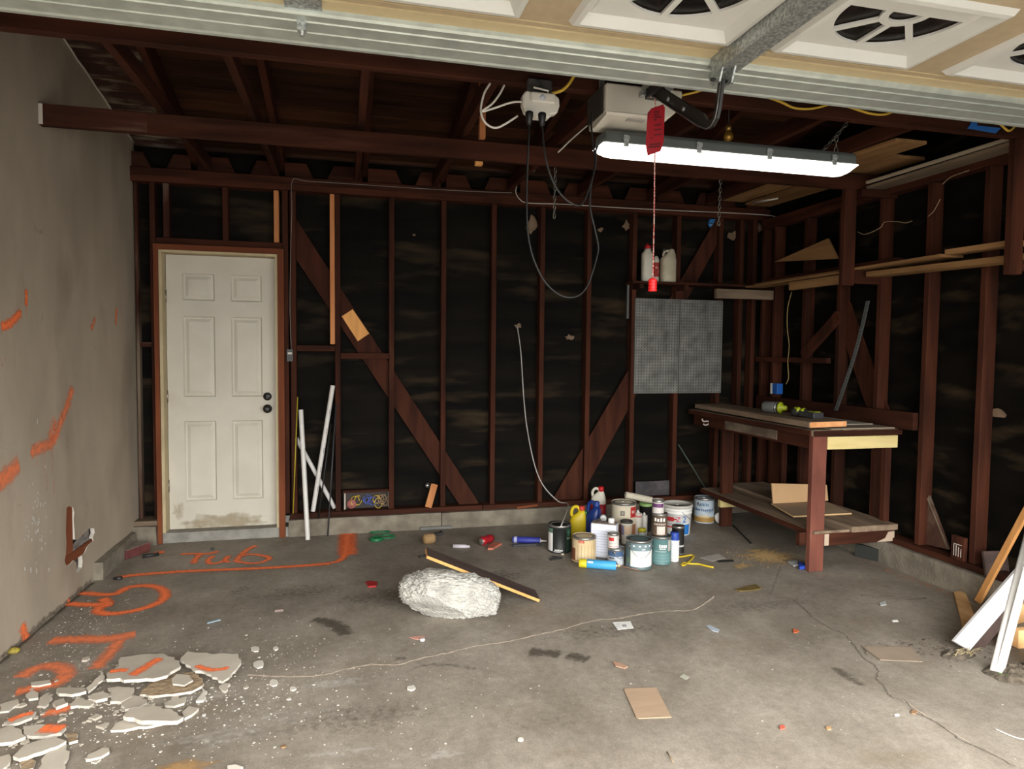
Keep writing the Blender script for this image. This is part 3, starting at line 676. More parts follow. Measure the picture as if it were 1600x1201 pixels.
b = MB(); b.box((2.455, -2.90, 2.445), (2.515, -2.72, 2.484)); obj('trolley', b, m_black, op)
b = MB(); b.box((2.435, -2.735, 2.458), (2.452, -2.70, 2.478)); obj('trolley_clip', b, m_galv2, op)
for x in (2.34, 2.63): b = MB(); b.box((x-0.012, -2.53, 2.53), (x+0.012, -2.527, 2.76)); obj('hanger_strap', b, m_galv2, op)
arm_c = [(-2.78, 2.462), (-3.155, 2.222), (-3.175, 2.205), (-3.20, 2.192), (-3.225, 2.192), (-3.243, 2.205), (-3.252, 2.228), (-3.272, 2.318)]
L_, R_ = [], []
for i, (y, z) in enumerate(arm_c):
    y0, z0 = arm_c[max(i-1, 0)]; y1, z1 = arm_c[min(i+1, len(arm_c)-1)]; l = math.hypot(y1-y0, z1-z0); ny, nz = -(z1-z0)/l, (y1-y0)/l
    w = 0.021 if i < 2 else 0.014
    L_.append((2.469, y+ny*w, z+nz*w)); R_.append((2.469, y-ny*w, z-nz*w))
b = MB(); b.prism(L_+R_[::-1], (0.010, 0, 0)); arm = obj('curved_arm', b, m_black, op)
b = MB()
for (ya, za), (yb, zb) in zip(arm_c[:-1], arm_c[1:]): pass
b.tube([(2.463, y, z) for (_, y, z) in L_], 0.0028, 5); obj('arm_flange', b, plain('worn_edge', (0.16, 0.155, 0.15), 0.35, 0.6), arm)
for t in (0.33, 0.66): y, z = -2.78-0.375*t, 2.462-0.24*t; b = MB(); b.lathe([(0.009, 0), (0.009, 0.006), (0, 0.007)], 8, (2.469, y, z), (-1, 0, 0)); obj('arm_bolt', b, m_galv2, arm)

# emergency release: red tag, cord and handle hang from the trolley
m_red = plain('red_card', (0.27, 0.006, 0.012), 0.5)
yT = -2.86
tagm = thing('release_tag', 'red printed card tag hanging on the release cord before the tube light', 'tag', at_y(1024, 242, yT))
b = MB(); b.prism([at_y(u, v, yT+dy) for u, v, dy in ((1012, 176, 0), (1018, 169, 0), (1036, 163, 0.012), (1039, 168, 0.014), (1037, 222, 0.014), (1032, 236, 0.010), (1012, 243, 0), (1009, 225, -0.004))], (0, 0.0015, 0)); obj('card', b, m_red, tagm)
mp = plain('dark_print', (0.06, 0.002, 0.005), 0.6)
for (u0, u1, v) in ((1013, 1030, 176), (1013, 1029, 180), (1013, 1033, 184), (1018, 1026, 188), (1013, 1019, 194), (1022, 1033, 196), (1013, 1018, 203), (1022, 1034, 203), (1012, 1018, 210), (1023, 1034, 211), (1013, 1019, 217), (1012, 1032, 226), (1013, 1031, 230)):
    b = MB(); P = [at_y(u0, v, yT-0.0015+0.0005*(u0-1012)*0.9), at_y(u1, v-1.5, yT-0.0015+0.0005*(u1-1012)*0.9)]; b.beam(P[0], P[1], 0.0005, 0.005, up=(0, 0, 1)); obj('printed_line', b, mp, tagm)
cord = thing('pull_cord', 'thin red and white pull cord with a red grip hanging from the opener', 'pull cord', at_y(1020, 455, -2.752))
P = [(2.462, -2.752, 2.443), at_y(1023, 152, -2.752), at_y(1024, 200, -2.752), at_y(1023, 250, -2.752), at_y(1022, 340, -2.752), at_y(1020, 440, -2.752)]
b = MB(); b.tube(smooth_path(P, 6), 0.0028, 6); obj('rope', b, mat('red_white_rope', (0.62, 0.45, 0.40), (0.45, 0.03, 0.03), scale=160, rough=0.8, lo=0.48, hi=0.52), cord)
c = at_y(1019.5, 455, -2.752); b = MB()
prf = []
for k in range(4): prf += [(0.0165, 0.013*k), (0.0185, 0.013*k+0.004), (0.0165, 0.013*k+0.009)]
b.lathe([(0.0, 0.0)]+prf+[(0.006, 0.056), (0.0, 0.056)], 20, c); m_grip, nt, bs = new_mat('red_grip'); bs.inputs['Base Color'].default_value = (0.85, 0.015, 0.02, 1); bs.inputs['Roughness'].default_value = 0.35
obj('grip', b, m_grip, cord)

# ------------------------------------------------------------------ tube light on chains
fx = thing('tube_light', 'long lit white tube light with grey housing hanging on chains', 'ceiling light', (2.98, -2.50, 2.215))
x0, x1 = 2.338, 3.626
b = MB(); b.prism([(x0+0.012, -2.568, 2.3125), (x0+0.012, -2.566, 2.350), (x0+0.012, -2.552, 2.368), (x0+0.012, -2.448, 2.368), (x0+0.012, -2.434, 2.350), (x0+0.012, -2.432, 2.3125)], (x1-x0-0.024, 0, 0)); obj('housing', b, plain('housing_grey', (0.085, 0.095, 0.09), 0.5), fx, bevel=0.004)
m_lens = emit('lamp_diffuser', (1.0, 0.95, 0.84), LAMP_STRENGTH)
b = MB(); secs_ = []
NS, NA = 26, 12
for i in range(NS+1):
    t = i/NS; x = x0+(x1-x0)*(0.5-0.5*math.cos(math.pi*t)); e = min((x-x0), (x1-x))/0.07; s = math.sqrt(max(0.0, 1-max(0.0, 1-e)**2)) if e < 1 else 1.0; s = max(s, 0.25)
    for k in range(NA+1):
        a = math.pi*k/NA; b.v.append((x, -2.50-0.066*math.cos(a), 2.312-0.044*s*math.sin(a)))
for i in range(NS):
    for k in range(NA): q = i*(NA+1)+k; b.f.append((q, q+1, q+NA+2, q+NA+1)); b.m.append(0); b.sm.append(True)
for i in (0, NS): b.f.append(tuple(i*(NA+1)+k for k in range(NA+1))); b.m.append(0); b.sm.append(False)
obj('diffuser', b, m_lens, fx)
for u in (978, 1092, 1202, 1303):
    p = at_y(u, 232+(u-978)*0.09, -2.572); b = MB(); b.box((p[0]-0.011, -2.577, 2.298), (p[0]+0.011, -2.5695, 2.345)); b.box((p[0]-0.014, -2.580, 2.325), (p[0]+0.014, -2.576, 2.340)); obj('clip', b, m_galv2, fx)
def chain(mb, p0, p1, pitch=0.026, r=0.0028):
    p0, p1 = Vector(p0), Vector(p1); d = p1-p0; n = max(2, int(d.length/pitch)); dn = d.normalized(); a = dn.orthogonal().normalized(); c = dn.cross(a)
    for i in range(n):
        m = p0+d*((i+0.5)/n); s = a if i % 2 else c
        mb.tube([m+dn*(pitch*0.66*math.cos(t))+s*(pitch*0.30*math.sin(t)) for t in np.linspace(0, 2*math.pi, 8, endpoint=False)], r, 4, closed=True)
m_chain = plain('chain_steel', (0.26, 0.25, 0.22), 0.35, 0.9)
hk = at_y(1324, 192, -2.50); b = MB(); j = at_y(1307, 212, -2.5); chain(b, hk, j); chain(b, j, at_y(1276, 246, -2.5)); chain(b, j, at_y(1306, 248, -2.5)); tag(obj('hanging_chain', b, m_chain), 'steel chain forking down to the far end of the tube light', 'chain')
b = MB(); p = at_y(968, 211, -2.5); chain(b, (p[0], -2.5, 2.533), (p[0], -2.5, 2.367)); tag(obj('hanging_chain', b, m_chain), 'steel chain holding the tube light behind the opener motor', 'chain')
b = MB(); chain(b, at_y(868, 262, -1.365), at_y(866, 341, -1.365)); tag(obj('loose_chain', b, m_chain), 'loose chain end dangling below the beam beside the black cords', 'chain')
b = MB(); chain(b, at_y(1126, 281, -1.365), at_y(1123, 352, -1.365)); tag(obj('loose_chain', b, m_chain), 'loose chain end dangling in front of the blue spot on the wall', 'chain')

# ------------------------------------------------------------------ socket tap on the beam with its cords
m_wplast = plain('white_plastic', (0.66, 0.63, 0.56), 0.35)
tp = thing('socket_tap', 'white multi-socket plug adaptor with two black plugs under the beam', 'power adaptor', (2.05, -2.56, 2.385))
b = MB(); b.box((2.005, -2.555, 2.470), (2.112, -2.5215, 2.552)); obj('junction_box', b, mat('dirty_box', (0.10, 0.095, 0.085), (0.03, 0.03, 0.028), scale=20, rough=0.6, metal=0.3), tp, bevel=0.006)
bx = MB(); bx.prism([(1.985, -2.60, 2.480), (1.972, -2.60, 2.462), (1.972, -2.60, 2.425), (1.985, -2.60, 2.392), (2.020, -2.60, 2.386), (2.020, -2.60, 2.375), (2.09, -2.60, 2.378), (2.09, -2.60, 2.392), (2.12, -2.60, 2.400), (2.13, -2.60, 2.432), (2.128, -2.60, 2.462), (2.112, -2.60, 2.472)], (0, 0.045, 0)); obj('body', bx, m_wplast, tp, bevel=0.006)
b = MB(); b.box((2.004, -2.612, 2.434), (2.108, -2.600, 2.474)); obj('switch_panel', b, m_wplast, tp, bevel=0.005)
b = MB(); b.lathe([(0.0125, 0.0), (0.011, 0.003), (0, 0.003)], 16, (2.052, -2.612, 2.452), (0, -1, 0)); obj('logo_disc', b, plain('pale_disc', (0.55, 0.58, 0.66), 0.3), tp)
b = MB(); b.tube([(2.016, -2.60, 2.494), (2.062, -2.60, 2.488), (2.078, -2.60, 2.486), (2.080, -2.59, 2.472)], 0.0042, 6); obj('wire_loop', b, m_wplast, tp)
def pxpath(pts, y, per=6): return smooth_path([at_y(u, v, y+(d[0] if d else 0)) for u, v, *d in pts], per)
CB = plain('black_cable', (0.009, 0.009, 0.009), 0.35, spec=0.4); CW = plain('white_cable', (0.62, 0.58, 0.52), 0.45); CY = plain('yellow_cable', (0.62, 0.40, 0.05), 0.5); CG = plain('grey_cable', (0.30, 0.28, 0.25), 0.5)
def cable(name, pts, y, r, m, label, plug=None):
    P = pxpath(pts, y)
    if plug is None: return tag(obj(name, MB().tube(P, r, 7), m), label, 'cable')
    t = thing(name, label, 'cable', min(P, key=lambda p: p[2])); obj('lead', MB().tube(P, r, 7), m, t)
    b = MB(); b.lathe([(0.008, -0.045), (0.012, -0.03), (0.017, -0.004), (0.017, 0.006), (0.012, 0.010)], 12, P[0]); obj('plug', b, m, t); return t
cable('power_cable', [(827, 178), (827, 200), (824, 260), (823, 320), (825, 365), (833, 402), (848, 435), (866, 455), (884, 464), (903, 462), (917, 448), (926, 425), (933, 400), (935, 385), (930, 360), (923, 330), (922, 305), (926, 275), (930, 250), (926, 220), (924, 195), (925, 175)], -2.625, 0.0042, CB, 'black power cord in the longest loop from the white adaptor to the opener', plug=1)
cable('power_cable', [(847, 180), (848, 205), (852, 245), (862, 280), (877, 305), (893, 318), (906, 321), (915, 310), (922, 290), (928, 270), (931, 250), (931, 236), (934, 228)], -2.655, 0.0038, CB, 'black power cord in the short loop from the white adaptor to the tube light', plug=1)
cable('white_lead', [(766, 130), (757, 145), (752, 165), (752, 178), (757, 190), (767, 198), (778, 199), (792, 192), (809, 181)], -2.56, 0.0044, CW, 'white lead hanging in a round loop beside the adaptor')
cable('white_lead', [(788, 133), (780, 148), (768, 163), (753, 174), (775, 168), (795, 161), (808, 159), (824, 160)], -2.575, 0.0044, CW, 'white lead folded in a narrow bend above the round loop')
cable('yellow_lead', [(862, 146), (866, 145), (878, 141), (888, 132), (896, 120), (905, 108)], -2.56, 0.007, CY, 'yellow cable curving up from the socket box')
cable('yellow_lead', [(1060, 150), (1085, 144), (1105, 139), (1130, 138), (1160, 142), (1200, 152), (1222, 160), (1240, 168), (1262, 170), (1285, 166), (1310, 158)], -2.535, 0.006, CY, 'yellow cable sagging along the front beam above the tube light')
cable('yellow_lead', [(1322, 165), (1345, 173), (1365, 178), (1385, 178), (1405, 170), (1430, 162)], -2.535, 0.006, CY, 'yellow cable dipping below the galvanised strut beyond the tube light')
cable('yellow_lead', [(1540, 178), (1562, 193), (1572, 202), (1577, 204), (1583, 200), (1588, 192)], -2.54, 0.006, CY, 'yellow cable in a tight loop beside the blue tape')
p0 = at_y(1513, 199, -2.5255); p1 = at_y(1560, 204, -2.5255); b = MB(); b.prism([at_y(u, v, -2.527) for u, v in ((1512, 200), (1517, 194), (1519, 188), (1527, 189), (1527, 196), (1564, 200), (1556, 208))], (0, 0.004, 0)); tag(obj('blue_tape', b, plain('tape_blue', (0.03, 0.17, 0.55), 0.6)), 'strip of blue masking tape stuck on the front beam', 'tape')
cable('white_lead', [(455, 545), (453, 480), (454, 400), (456, 330), (457, 282), (480, 283), (560, 288), (650, 294), (740, 299), (800, 301)], -0.012, 0.0020, CG, 'thin grey lead stapled along the top plate and down beside the door')
cable('white_lead', [(836, 266), (825, 273), (810, 286), (806, 300), (812, 311), (826, 317), (880, 319), (960, 324), (1060, 329), (1150, 333), (1205, 337), (1222, 345), (1231, 360), (1228, 377), (1216, 391)], -0.06, 0.0036, CW, 'white lead crossing the back wall below the top plate')
cable('steel_rod', [(941, 180), (923, 192), (897, 214), (872, 238)], -1.9, 0.004, CW, 'thin pale rod slanting below the roof beside the opener')
b = MB(); p = at_y(453, 555, -0.018); b.box((p[0]-0.022, -0.022, p[2]-0.045), (p[0]+0.022, -0.001, p[2]+0.045)); sw = thing('door_switch', 'small black opener button box beside the white door', 'switch', (p[0], -0.02, p[2]-0.045)); obj('case', b, m_black, sw)
b = MB(); b.box((p[0]-0.015, -0.026, p[2]+0.008), (p[0]+0.015, -0.022, p[2]+0.022)); obj('button', b, CW, sw)
P = pxpath([(808, 508, .10), (813, 540, .03), (817, 600), (820, 640), (827, 690), (838, 735, -.03), (850, 760, -.07), (862, 782, -.11)], -0.02, 5); q = at_z(877, 832, 0.16)
P = smooth_path([P[k] for k in range(0, len(P), 6)]+[Vector((P[-1][0]+0.05, -0.16, 0.20)), Vector((P[-1][0]+0.07, -0.34, 0.215)), Vector(q)+Vector((-0.01, -0.02, 0.05))], 5)
tag(obj('grey_lead', MB().tube(P, 0.0045, 7), plain('pale_grey_cable', (0.50, 0.48, 0.45), 0.45)), 'pale grey cable hanging down the black paper to the black can', 'cable')
# bare bulb on its drop cord
p = at_z(1138, 213, 2.62); lb = thing('light_bulb', 'small unlit amber bulb hanging below the roof boards', 'light bulb', (p[0], p[1], p[2]-0.03))
b = MB(); b.lathe([(0.0, -0.030), (0.018, -0.024), (0.028, -0.006), (0.027, 0.008), (0.016, 0.026), (0.013, 0.034)], 20, p); m_b, nt, bs = new_mat('amber_glass'); bs.inputs['Base Color'].default_value = (0.30, 0.17, 0.03, 1); bs.inputs['Roughness'].default_value = 0.12; bs.inputs['Metallic'].default_value = 0.5
obj('globe', b, m_b, lb); b = MB(); b.lathe([(0.016, 0.030), (0.018, 0.055), (0.008, 0.065), (0.0, 0.066)], 16, p); obj('socket', b, plain('brass', (0.32, 0.2, 0.06), 0.35, 0.8), lb)
b = MB(); b.tube([(p[0], p[1], p[2]+0.064), (p[0], p[1], roof_z(p[1])-0.002)], 0.003, 6); obj('drop_cord', b, CB, lb)

# ================================================================== WORKBENCH AND WHAT LIES ON IT
bench = thing('workbench', 'rough red-brown timber workbench with a lower shelf against the stud side wall', 'workbench', (4.5, -0.85, 0.0))
def bpart(name, lo, hi, m, bev=0.003): b = MB(); b.box(lo, hi); return obj(name, b, m, bench, bevel=bev)
BRW = wood('redwood'); BRX = wood('redwood', 'x'); BRY = wood('redwood', 'y')
bpart('leg', (4.185, -1.602, 0.0), (4.290, -1.560, 0.886), mat('bench_leg_paint', (0.20, 0.065, 0.042), (0.12, 0.038, 0.026), scale=9, rough=0.7, stretch=(1, 1, .3), c3=(0.28, 0.19, 0.14), scale3=9, lo3=0.64, hi3=0.75))
bpart('leg', (4.238, -0.46, 0.0), (4.338, -0.42, 0.886), BRW)
bpart('leg', (4.792, -1.555, 0.155), (4.838, -1.515, 0.886), BRW); bpart('leg', (4.792, -0.46, 0.155), (4.838, -0.42, 0.886), BRW)
bpart('apron', (4.192, -1.558, 0.80), (4.232, -0.06, 0.886), BRY)
ap = bpart('apron_patch', (4.186, -1.22, 0.815), (4.1915, -0.56, 0.880), mat('weathered_patch', (0.24, 0.19, 0.13), (0.10, 0.07, 0.05), scale=12, stretch=(1, .4, 1), rough=0.9), 0); ap['label'] = 'weathered grey strip on the apron'
bpart('end_rail', (4.297, -1.600, 0.797), (4.842, -1.560, 0.880), wood('pale_pine', 'x'))['label'] = 'pale new pine end rail'
for x0, x1, ya in ((4.165, 4.385, -1.615), (4.388, 4.61, -1.628), (4.613, 4.838, -1.61)): bpart('top_board', (x0, ya, 0.887), (x1, -0.03, 0.928), wood('bench_grey', 'y'), 0.006)
bpart('front_edge', (4.155, -1.61, 0.888), (4.1645, -0.03, 0.925), BRY); bpart('end_edge', (4.165, -1.64, 0.889), (4.838, -1.629, 0.924), BRX)
bpart('backsplash', (4.800, -1.76, 0.930), (4.838, -0.05, 1.044), wood('redwood', 'y'))
bpart('low_rail', (4.292, -1.600, 0.165), (4.842, -1.560, 0.250), BRX)
bpart('rail_patch', (4.292, -1.6035, 0.168), (4.325, -1.6005, 0.244), plain('bare_patch', (0.52, 0.40, 0.30)), 0)
b = MB(); b.prism([(4.70, -1.6035, 0.168), (4.838, -1.6035, 0.168), (4.838, -1.6035, 0.235), (4.79, -1.6035, 0.232), (4.765, -1.6035, 0.19)], (0, 0.003, 0)); obj('rail_patch', b, MATS['bare_patch'], bench)
bpart('low_rail', (4.142, -1.556, 0.160), (4.60, -1.516, 0.249), BRX)
bpart('low_rail', (4.20, -0.505, 0.170), (4.80, -0.465, 0.246), wood('pale_pine', 'x'))['label'] = 'pale new pine cross rail'
bpart('shelf_board', (4.200, -1.62, 0.2515), (4.47, -0.20, 0.270), wood('bench_grey', 'y')); bpart('shelf_board', (4.475, -1.635, 0.2515), (4.836, -0.15, 0.290), wood('bench_grey', 'y'))
bpart('shelf_front', (4.190, -1.55, 0.232), (4.1995, -0.20, 0.268), BRY)
b = MB(); b.tube(smooth_path([at_y(u, v, -0.30) for u, v in ((1097, 654), (1099, 658), (1107, 658), (1107, 662), (1102, 664), (1099, 662))], 5), 0.006, 6); hk = obj('white_hook', b, CW, bench)

b = MB(); b.prism([(4.125, -1.635, 0.945), (4.432, -1.60, 0.945), (4.47, -0.06, 0.938), (4.205, -0.05, 0.938)], (0, 0, 0.037)); plank = obj('plank', b, [wood('bench_grey', 'y')], bevel=0.003)
tag(plank, 'thick grey plank with a fresh-cut orange end lying on the workbench', 'plank')
b = MB(); b.prism([(4.1285, -1.6385, 0.947), (4.4305, -1.6035, 0.947), (4.4305, -1.6035, 0.981), (4.1285, -1.6385, 0.981)], (0, 0.003, 0)); obj('cut_end', b, wood('cut_end', 'y'), plank)['label'] = 'fresh-cut orange end grain'
b = MB(); b.box((4.30, -1.622, 0.9290), (4.79, -0.95, 0.9370)); tag(obj('hardboard_sheet', b, mat('hardboard_grey', (0.32, 0.26, 0.19), (0.24, 0.19, 0.14), scale=6, rough=0.8)), 'thin grey hardboard sheet lying under the plank on the workbench', 'board')
b = MB(); b.box((4.50, -1.45, 0.9375), (4.775, -0.90, 0.9435)); tag(obj('hardboard_sheet', b, mat('hardboard_pale', (0.42, 0.38, 0.32), (0.30, 0.27, 0.22), scale=6, rough=0.8)), 'smaller pale hardboard offcut on the grey sheet beside the plank', 'board')

# cordless tools on the plank
m_tgrey = plain('tool_grey', (0.13, 0.135, 0.13), 0.4); m_lime = plain('tool_lime', (0.36, 0.42, 0.02), 0.4); m_tblk = plain('tool_black', (0.02, 0.02, 0.018), 0.5)
p = at_x(1199, 640, 4.315); q = at_x(1232, 640, 4.315); zc = 0.981+0.043
t1 = thing('power_tool', 'grey round-bodied power tool with a lime nose lying on the plank', 'power tool', (4.315, (p[1]+q[1])/2, 0.981))
ax = Vector((0.42, -0.9, 0)).normalized(); c0 = Vector((4.27, p[1]-0.02, zc))
b = MB(); b.lathe([(0.0, 0.0), (0.036, 0.002), (0.042, 0.012), (0.042, 0.085), (0.040, 0.10)], 24, c0, ax); obj('body', b, m_tgrey, t1)
b = MB(); b.lathe([(0.0425, 0.0), (0.0425, 0.016)], 24, c0+ax*0.098, ax); obj('collar', b, plain('tool_silver', (0.4, 0.4, 0.38), 0.3, 0.7), t1)
b = MB(); b.lathe([(0.0425, 0), (0.0425, 0.012), (0.018, 0.026), (0.016, 0.052), (0.0, 0.054)], 20, c0+ax*0.126, ax); obj('nose', b, m_lime, t1)
b = MB(); b.lathe([(0.040, 0.0), (0.040, 0.012)], 24, c0+ax*0.1145, ax); obj('ring', b, m_tblk, t1)
p = at_x(1255, 645, 4.31); t2 = thing('cordless_drill', 'black and lime cordless drill lying on the plank beside the grey tool', 'power tool', (4.31, p[1], 0.981))
b = MB(); y0 = p[1]; b.lathe([(0.0, 0), (0.026, 0.004), (0.030, 0.02), (0.030, 0.09), (0.022, 0.10), (0.018, 0.135), (0.010, 0.15), (0.0, 0.15)], 20, (4.26, y0+0.06, 0.981+0.034), Vector((0.55, -0.83, 0))); obj('body', b, m_tblk, t2)
b = MB(); b.box((4.262, y0-0.005, 1.012), (4.292, y0+0.045, 1.050)); obj('top_shell', b, m_lime, t2, bevel=0.008)
b = MB(); b.lathe([(0.031, 0), (0.031, 0.022)], 20, (4.26+0.55*0.07, y0+0.06-0.83*0.07, 0.981+0.034), Vector((0.55, -0.83, 0))); obj('collar', b, m_lime, t2)
b = MB(); b.box((4.285, y0-0.14, 0.9815), (4.365, y0-0.045, 1.026)); bt = obj('battery', b, plain('battery_grey', (0.045, 0.045, 0.05), 0.45), t2, bevel=0.006)
b = MB(); b.box((4.30, y0-0.125, 1.0262), (4.35, y0-0.07, 1.030)); obj('latch', b, m_lime, bt)
b = MB(); b.beam((4.275, y0-0.01, 1.01), (4.31, y0-0.09, 1.0), 0.035, 0.036); obj('handle', b, m_tblk, t2, bevel=0.006)
# blue wall box, wire, perforated strip
p = at_x(1216, 607, 4.82); jb = thing('electrical_box', 'small blue electrical box on a stud above the workbench', 'electrical box', (4.82, p[1], p[2]-0.045))
b = MB(); b.box((4.785, p[1]-0.035, p[2]-0.045), (4.8415, p[1]+0.035, p[2]+0.045)); obj('box', b, plain('box_blue', (0.02, 0.13, 0.50), 0.4), jb, bevel=0.004)
b = MB(); b.box((4.780, p[1]+0.036, p[2]-0.045), (4.8415, p[1]+0.055, p[2]+0.045)); obj('bracket', b, CW, jb)
cable('yellow_wire', [(1237, 456), (1231, 480), (1230, 510), (1233, 540), (1231, 565), (1232, 590), (1228, 600)], -0.50, 0.003, plain('dull_yellow', (0.40, 0.28, 0.10)), 'dull yellow wire dropping to the blue electrical box')
SP = smooth_path([at_x(u, v, x) for u, v, x in ((1306, 641, 4.745), (1319, 604, 4.752), (1333, 562, 4.762), (1346, 515, 4.772), (1356, 470, 4.782))], 3)
b = MB()
for p in SP: b.v += [(p.x-.0015, p.y-.017, p.z), (p.x-.0015, p.y+.017, p.z), (p.x+.0015, p.y+.017, p.z), (p.x+.0015, p.y-.017, p.z)]
for k in range(len(SP)-1):
    for i in range(4): b.f.append((k*4+i, k*4+(i+1) % 4, k*4+4+(i+1) % 4, k*4+4+i)); b.m.append(0); b.sm.append(False)
n4 = len(b.v)-4; b.f += [(3, 2, 1, 0), (n4, n4+1, n4+2, n4+3)]; b.m += [0, 0]; b.sm += [False, False]
st = obj('steel_strip', b, plain('strip_steel', (0.16, 0.175, 0.17), 0.45, 0.4)); tag(st, 'long perforated steel strip leaning in a slight bow from the workbench to the studs', 'metal strip')
b = MB()
for k in range(len(SP)-1):
    for f in (.2, .5, .8): b.lathe([(0.0, 0.0), (0.005, 0.0004)], 6, SP[k].lerp(SP[k+1], f)+Vector((-0.0022, 0, 0)), (-1, 0, 0), cap=False)
o = obj('punched_holes', b, m_tblk, st); o['kind'] = 'stuff'
m_mdf = mat('mdf', (0.60, 0.38, 0.20), (0.55, 0.345, 0.18), scale=4, rough=0.75); m_mdfe = plain('mdf_edge', (0.66, 0.44, 0.22), 0.8)
P = [at_z(u, v, 0.302) for u, v in ((1240, 806), (1331, 801), (1293, 784), (1205, 786))]; P = [(min(p[0], 4.82), p[1], 0.2925) for p in P]; b = MB(); b.prism(P, (0, 0, 0.010), 0, 1); tag(obj('fibreboard_sheet', b, [mat('mdf_dusty', (0.40, 0.29, 0.19), (0.33, 0.24, 0.16), scale=5, rough=0.85), m_mdfe]), 'flat brown fibreboard sheet on the lower shelf of the workbench', 'board')
ya = min(P[2][1], P[3][1]) + 0.03
tl, tr = at_y(1206, 755, ya+0.03), at_y(1296, 757, ya+0.03); bl, br = at_y(1208, 790, ya), at_y(1294, 786, ya)
b = MB(); b.prism([(bl[0], ya, 0.3035), (min(br[0], 4.83), ya, 0.3035), (min(tr[0], 4.83), ya+0.03, tr[2]), (tl[0], ya+0.03, tl[2])], (0, 0.010, 0)); tag(obj('fibreboard_sheet', b, m_mdf), 'upright tan fibreboard panel standing on the lower shelf of the workbench', 'board')
p = at_x(1450, 800, 4.80)

# ================================================================== PEGBOARDS, SHELVES, BOTTLES
def peg_mat():
    m, nt, b = new_mat('perforated_steel'); N, L = nt.nodes, nt.links
    tc = N.new('ShaderNodeTexCoord'); sx = N.new('ShaderNodeSeparateXYZ'); L.new(tc.outputs['Object'], sx.inputs[0])
    ds = []
    for ax, pitch in (('X', 0.0254), ('Z', 0.0254)):
        m1 = N.new('ShaderNodeMath'); m1.operation = 'MULTIPLY'; m1.inputs[1].default_value = 1/pitch; L.new(sx.outputs[ax], m1.inputs[0])
        m2 = N.new('ShaderNodeMath'); m2.operation = 'FRACT'; L.new(m1.outputs[0], m2.inputs[0])
        m3 = N.new('ShaderNodeMath'); m3.operation = 'SUBTRACT'; m3.inputs[1].default_value = 0.5; L.new(m2.outputs[0], m3.inputs[0])
        m4 = N.new('ShaderNodeMath'); m4.operation = 'ABSOLUTE'; L.new(m3.outputs[0], m4.inputs[0]); ds.append(m4)
    lx_ = N.new('ShaderNodeMath'); lx_.operation = 'LESS_THAN'; lx_.inputs[1].default_value = 0.14; L.new(ds[0].outputs[0], lx_.inputs[0])
    lz_ = N.new('ShaderNodeMath'); lz_.operation = 'LESS_THAN'; lz_.inputs[1].default_value = 0.26; L.new(ds[1].outputs[0], lz_.inputs[0])
    h = N.new('ShaderNodeMath'); h.operation = 'MULTIPLY'; L.new(lx_.outputs[0], h.inputs[0]); L.new(lz_.outputs[0], h.inputs[1])
    nz = N.new('ShaderNodeTexNoise'); nz.inputs['Scale'].default_value = 9; L.new(tc.outputs['Object'], nz.inputs['Vector'])
    rp = N.new('ShaderNodeValToRGB'); rp.color_ramp.elements[0].color = (0.10, 0.10, 0.092, 1); rp.color_ramp.elements[1].color = (0.25, 0.25, 0.23, 1)
    rp.color_ramp.elements[0].position = 0.3; rp.color_ramp.elements[1].position = 0.7; L.new(nz.outputs['Fac'], rp.inputs[0])
    mx = N.new('ShaderNodeMix'); mx.data_type = 'RGBA'; L.new(h.outputs[0], mx.inputs['Factor']); L.new(rp.outputs[0], mx.inputs['A']); mx.inputs['B'].default_value = (0.05, 0.05, 0.047, 1)
    L.new(mx.outputs['Result'], b.inputs['Base Color']); b.inputs['Roughness'].default_value = 0.5; b.inputs['Metallic'].default_value = 0.25; return m
m_peg = peg_mat(); m_pegf = plain('peg_flange', (0.24, 0.24, 0.225), 0.45, 0.3)
for x0, x1, lab in ((3.645, 4.052, 'perforated grey steel wall panel with small hooks across its middle'), (4.060, 4.468, 'perforated grey steel wall panel without hooks, on the workbench side')):
    pg = thing('pegboard', lab, 'pegboard', ((x0+x1)/2, -0.012, 1.066))
    b = MB(); b.box((x0+0.004, -0.022, 1.07), (x1-0.004, -0.0195, 1.868)); obj('panel', b, m_peg, pg)
    for lo, hi in (((x0, -0.024, 1.066), (x0+0.004, -0.002, 1.872)), ((x1-0.004, -0.024, 1.066), (x1, -0.002, 1.872)), ((x0+.004, -0.024, 1.868), (x1-.004, -0.002, 1.872)), ((x0+.004, -0.024, 1.066), (x1-.004, -0.002, 1.07))):
        b = MB(); b.box(lo, hi); obj('flange', b, m_pegf, pg)
    if x0 < 4:
        for k in range(8):
            xh = x0+0.05+0.034*k; zh = 1.437+0.006*(k % 2); b = MB(); b.tube([(xh, -0.022, zh+0.012), (xh, -0.034, zh+0.010), (xh, -0.040, zh-0.005), (xh, -0.040, zh-0.016), (xh+0.004, -0.046, zh-0.020)], 0.002, 5); obj('hook', b, m_pegf, pg)
    for xs in (x0+0.012, x1-0.012):
        for zs in (1.08, 1.43, 1.862): b = MB(); b.lathe([(0.004, 0), (0, 0.003)], 8, (xs, -0.022, zs), (0, -1, 0)); obj('screw', b, m_tblk, pg)
b = MB(); b.box((3.555, -0.165, 1.984), (4.62, -0.004, 2.003)); sh = tag(obj('wall_shelf', b, wood('redwood', 'x'), bevel=0.002), 'narrow dark wooden shelf on the back wall above the perforated panels', 'shelf')
for x in (3.641, 4.047): b = MB(); b.box((x-0.018, -0.15, 1.945), (x+0.018, -0.004, 1.983)); obj('bracket', b, wood('redwood', 'y'), sh)
b = MB(); b.box((3.57, -0.012, 1.70), (3.59, -0.0065, 1.983)); obj('steel_strap', b, plain('strap', (0.12, 0.12, 0.115), 0.5, 0.4), sh)
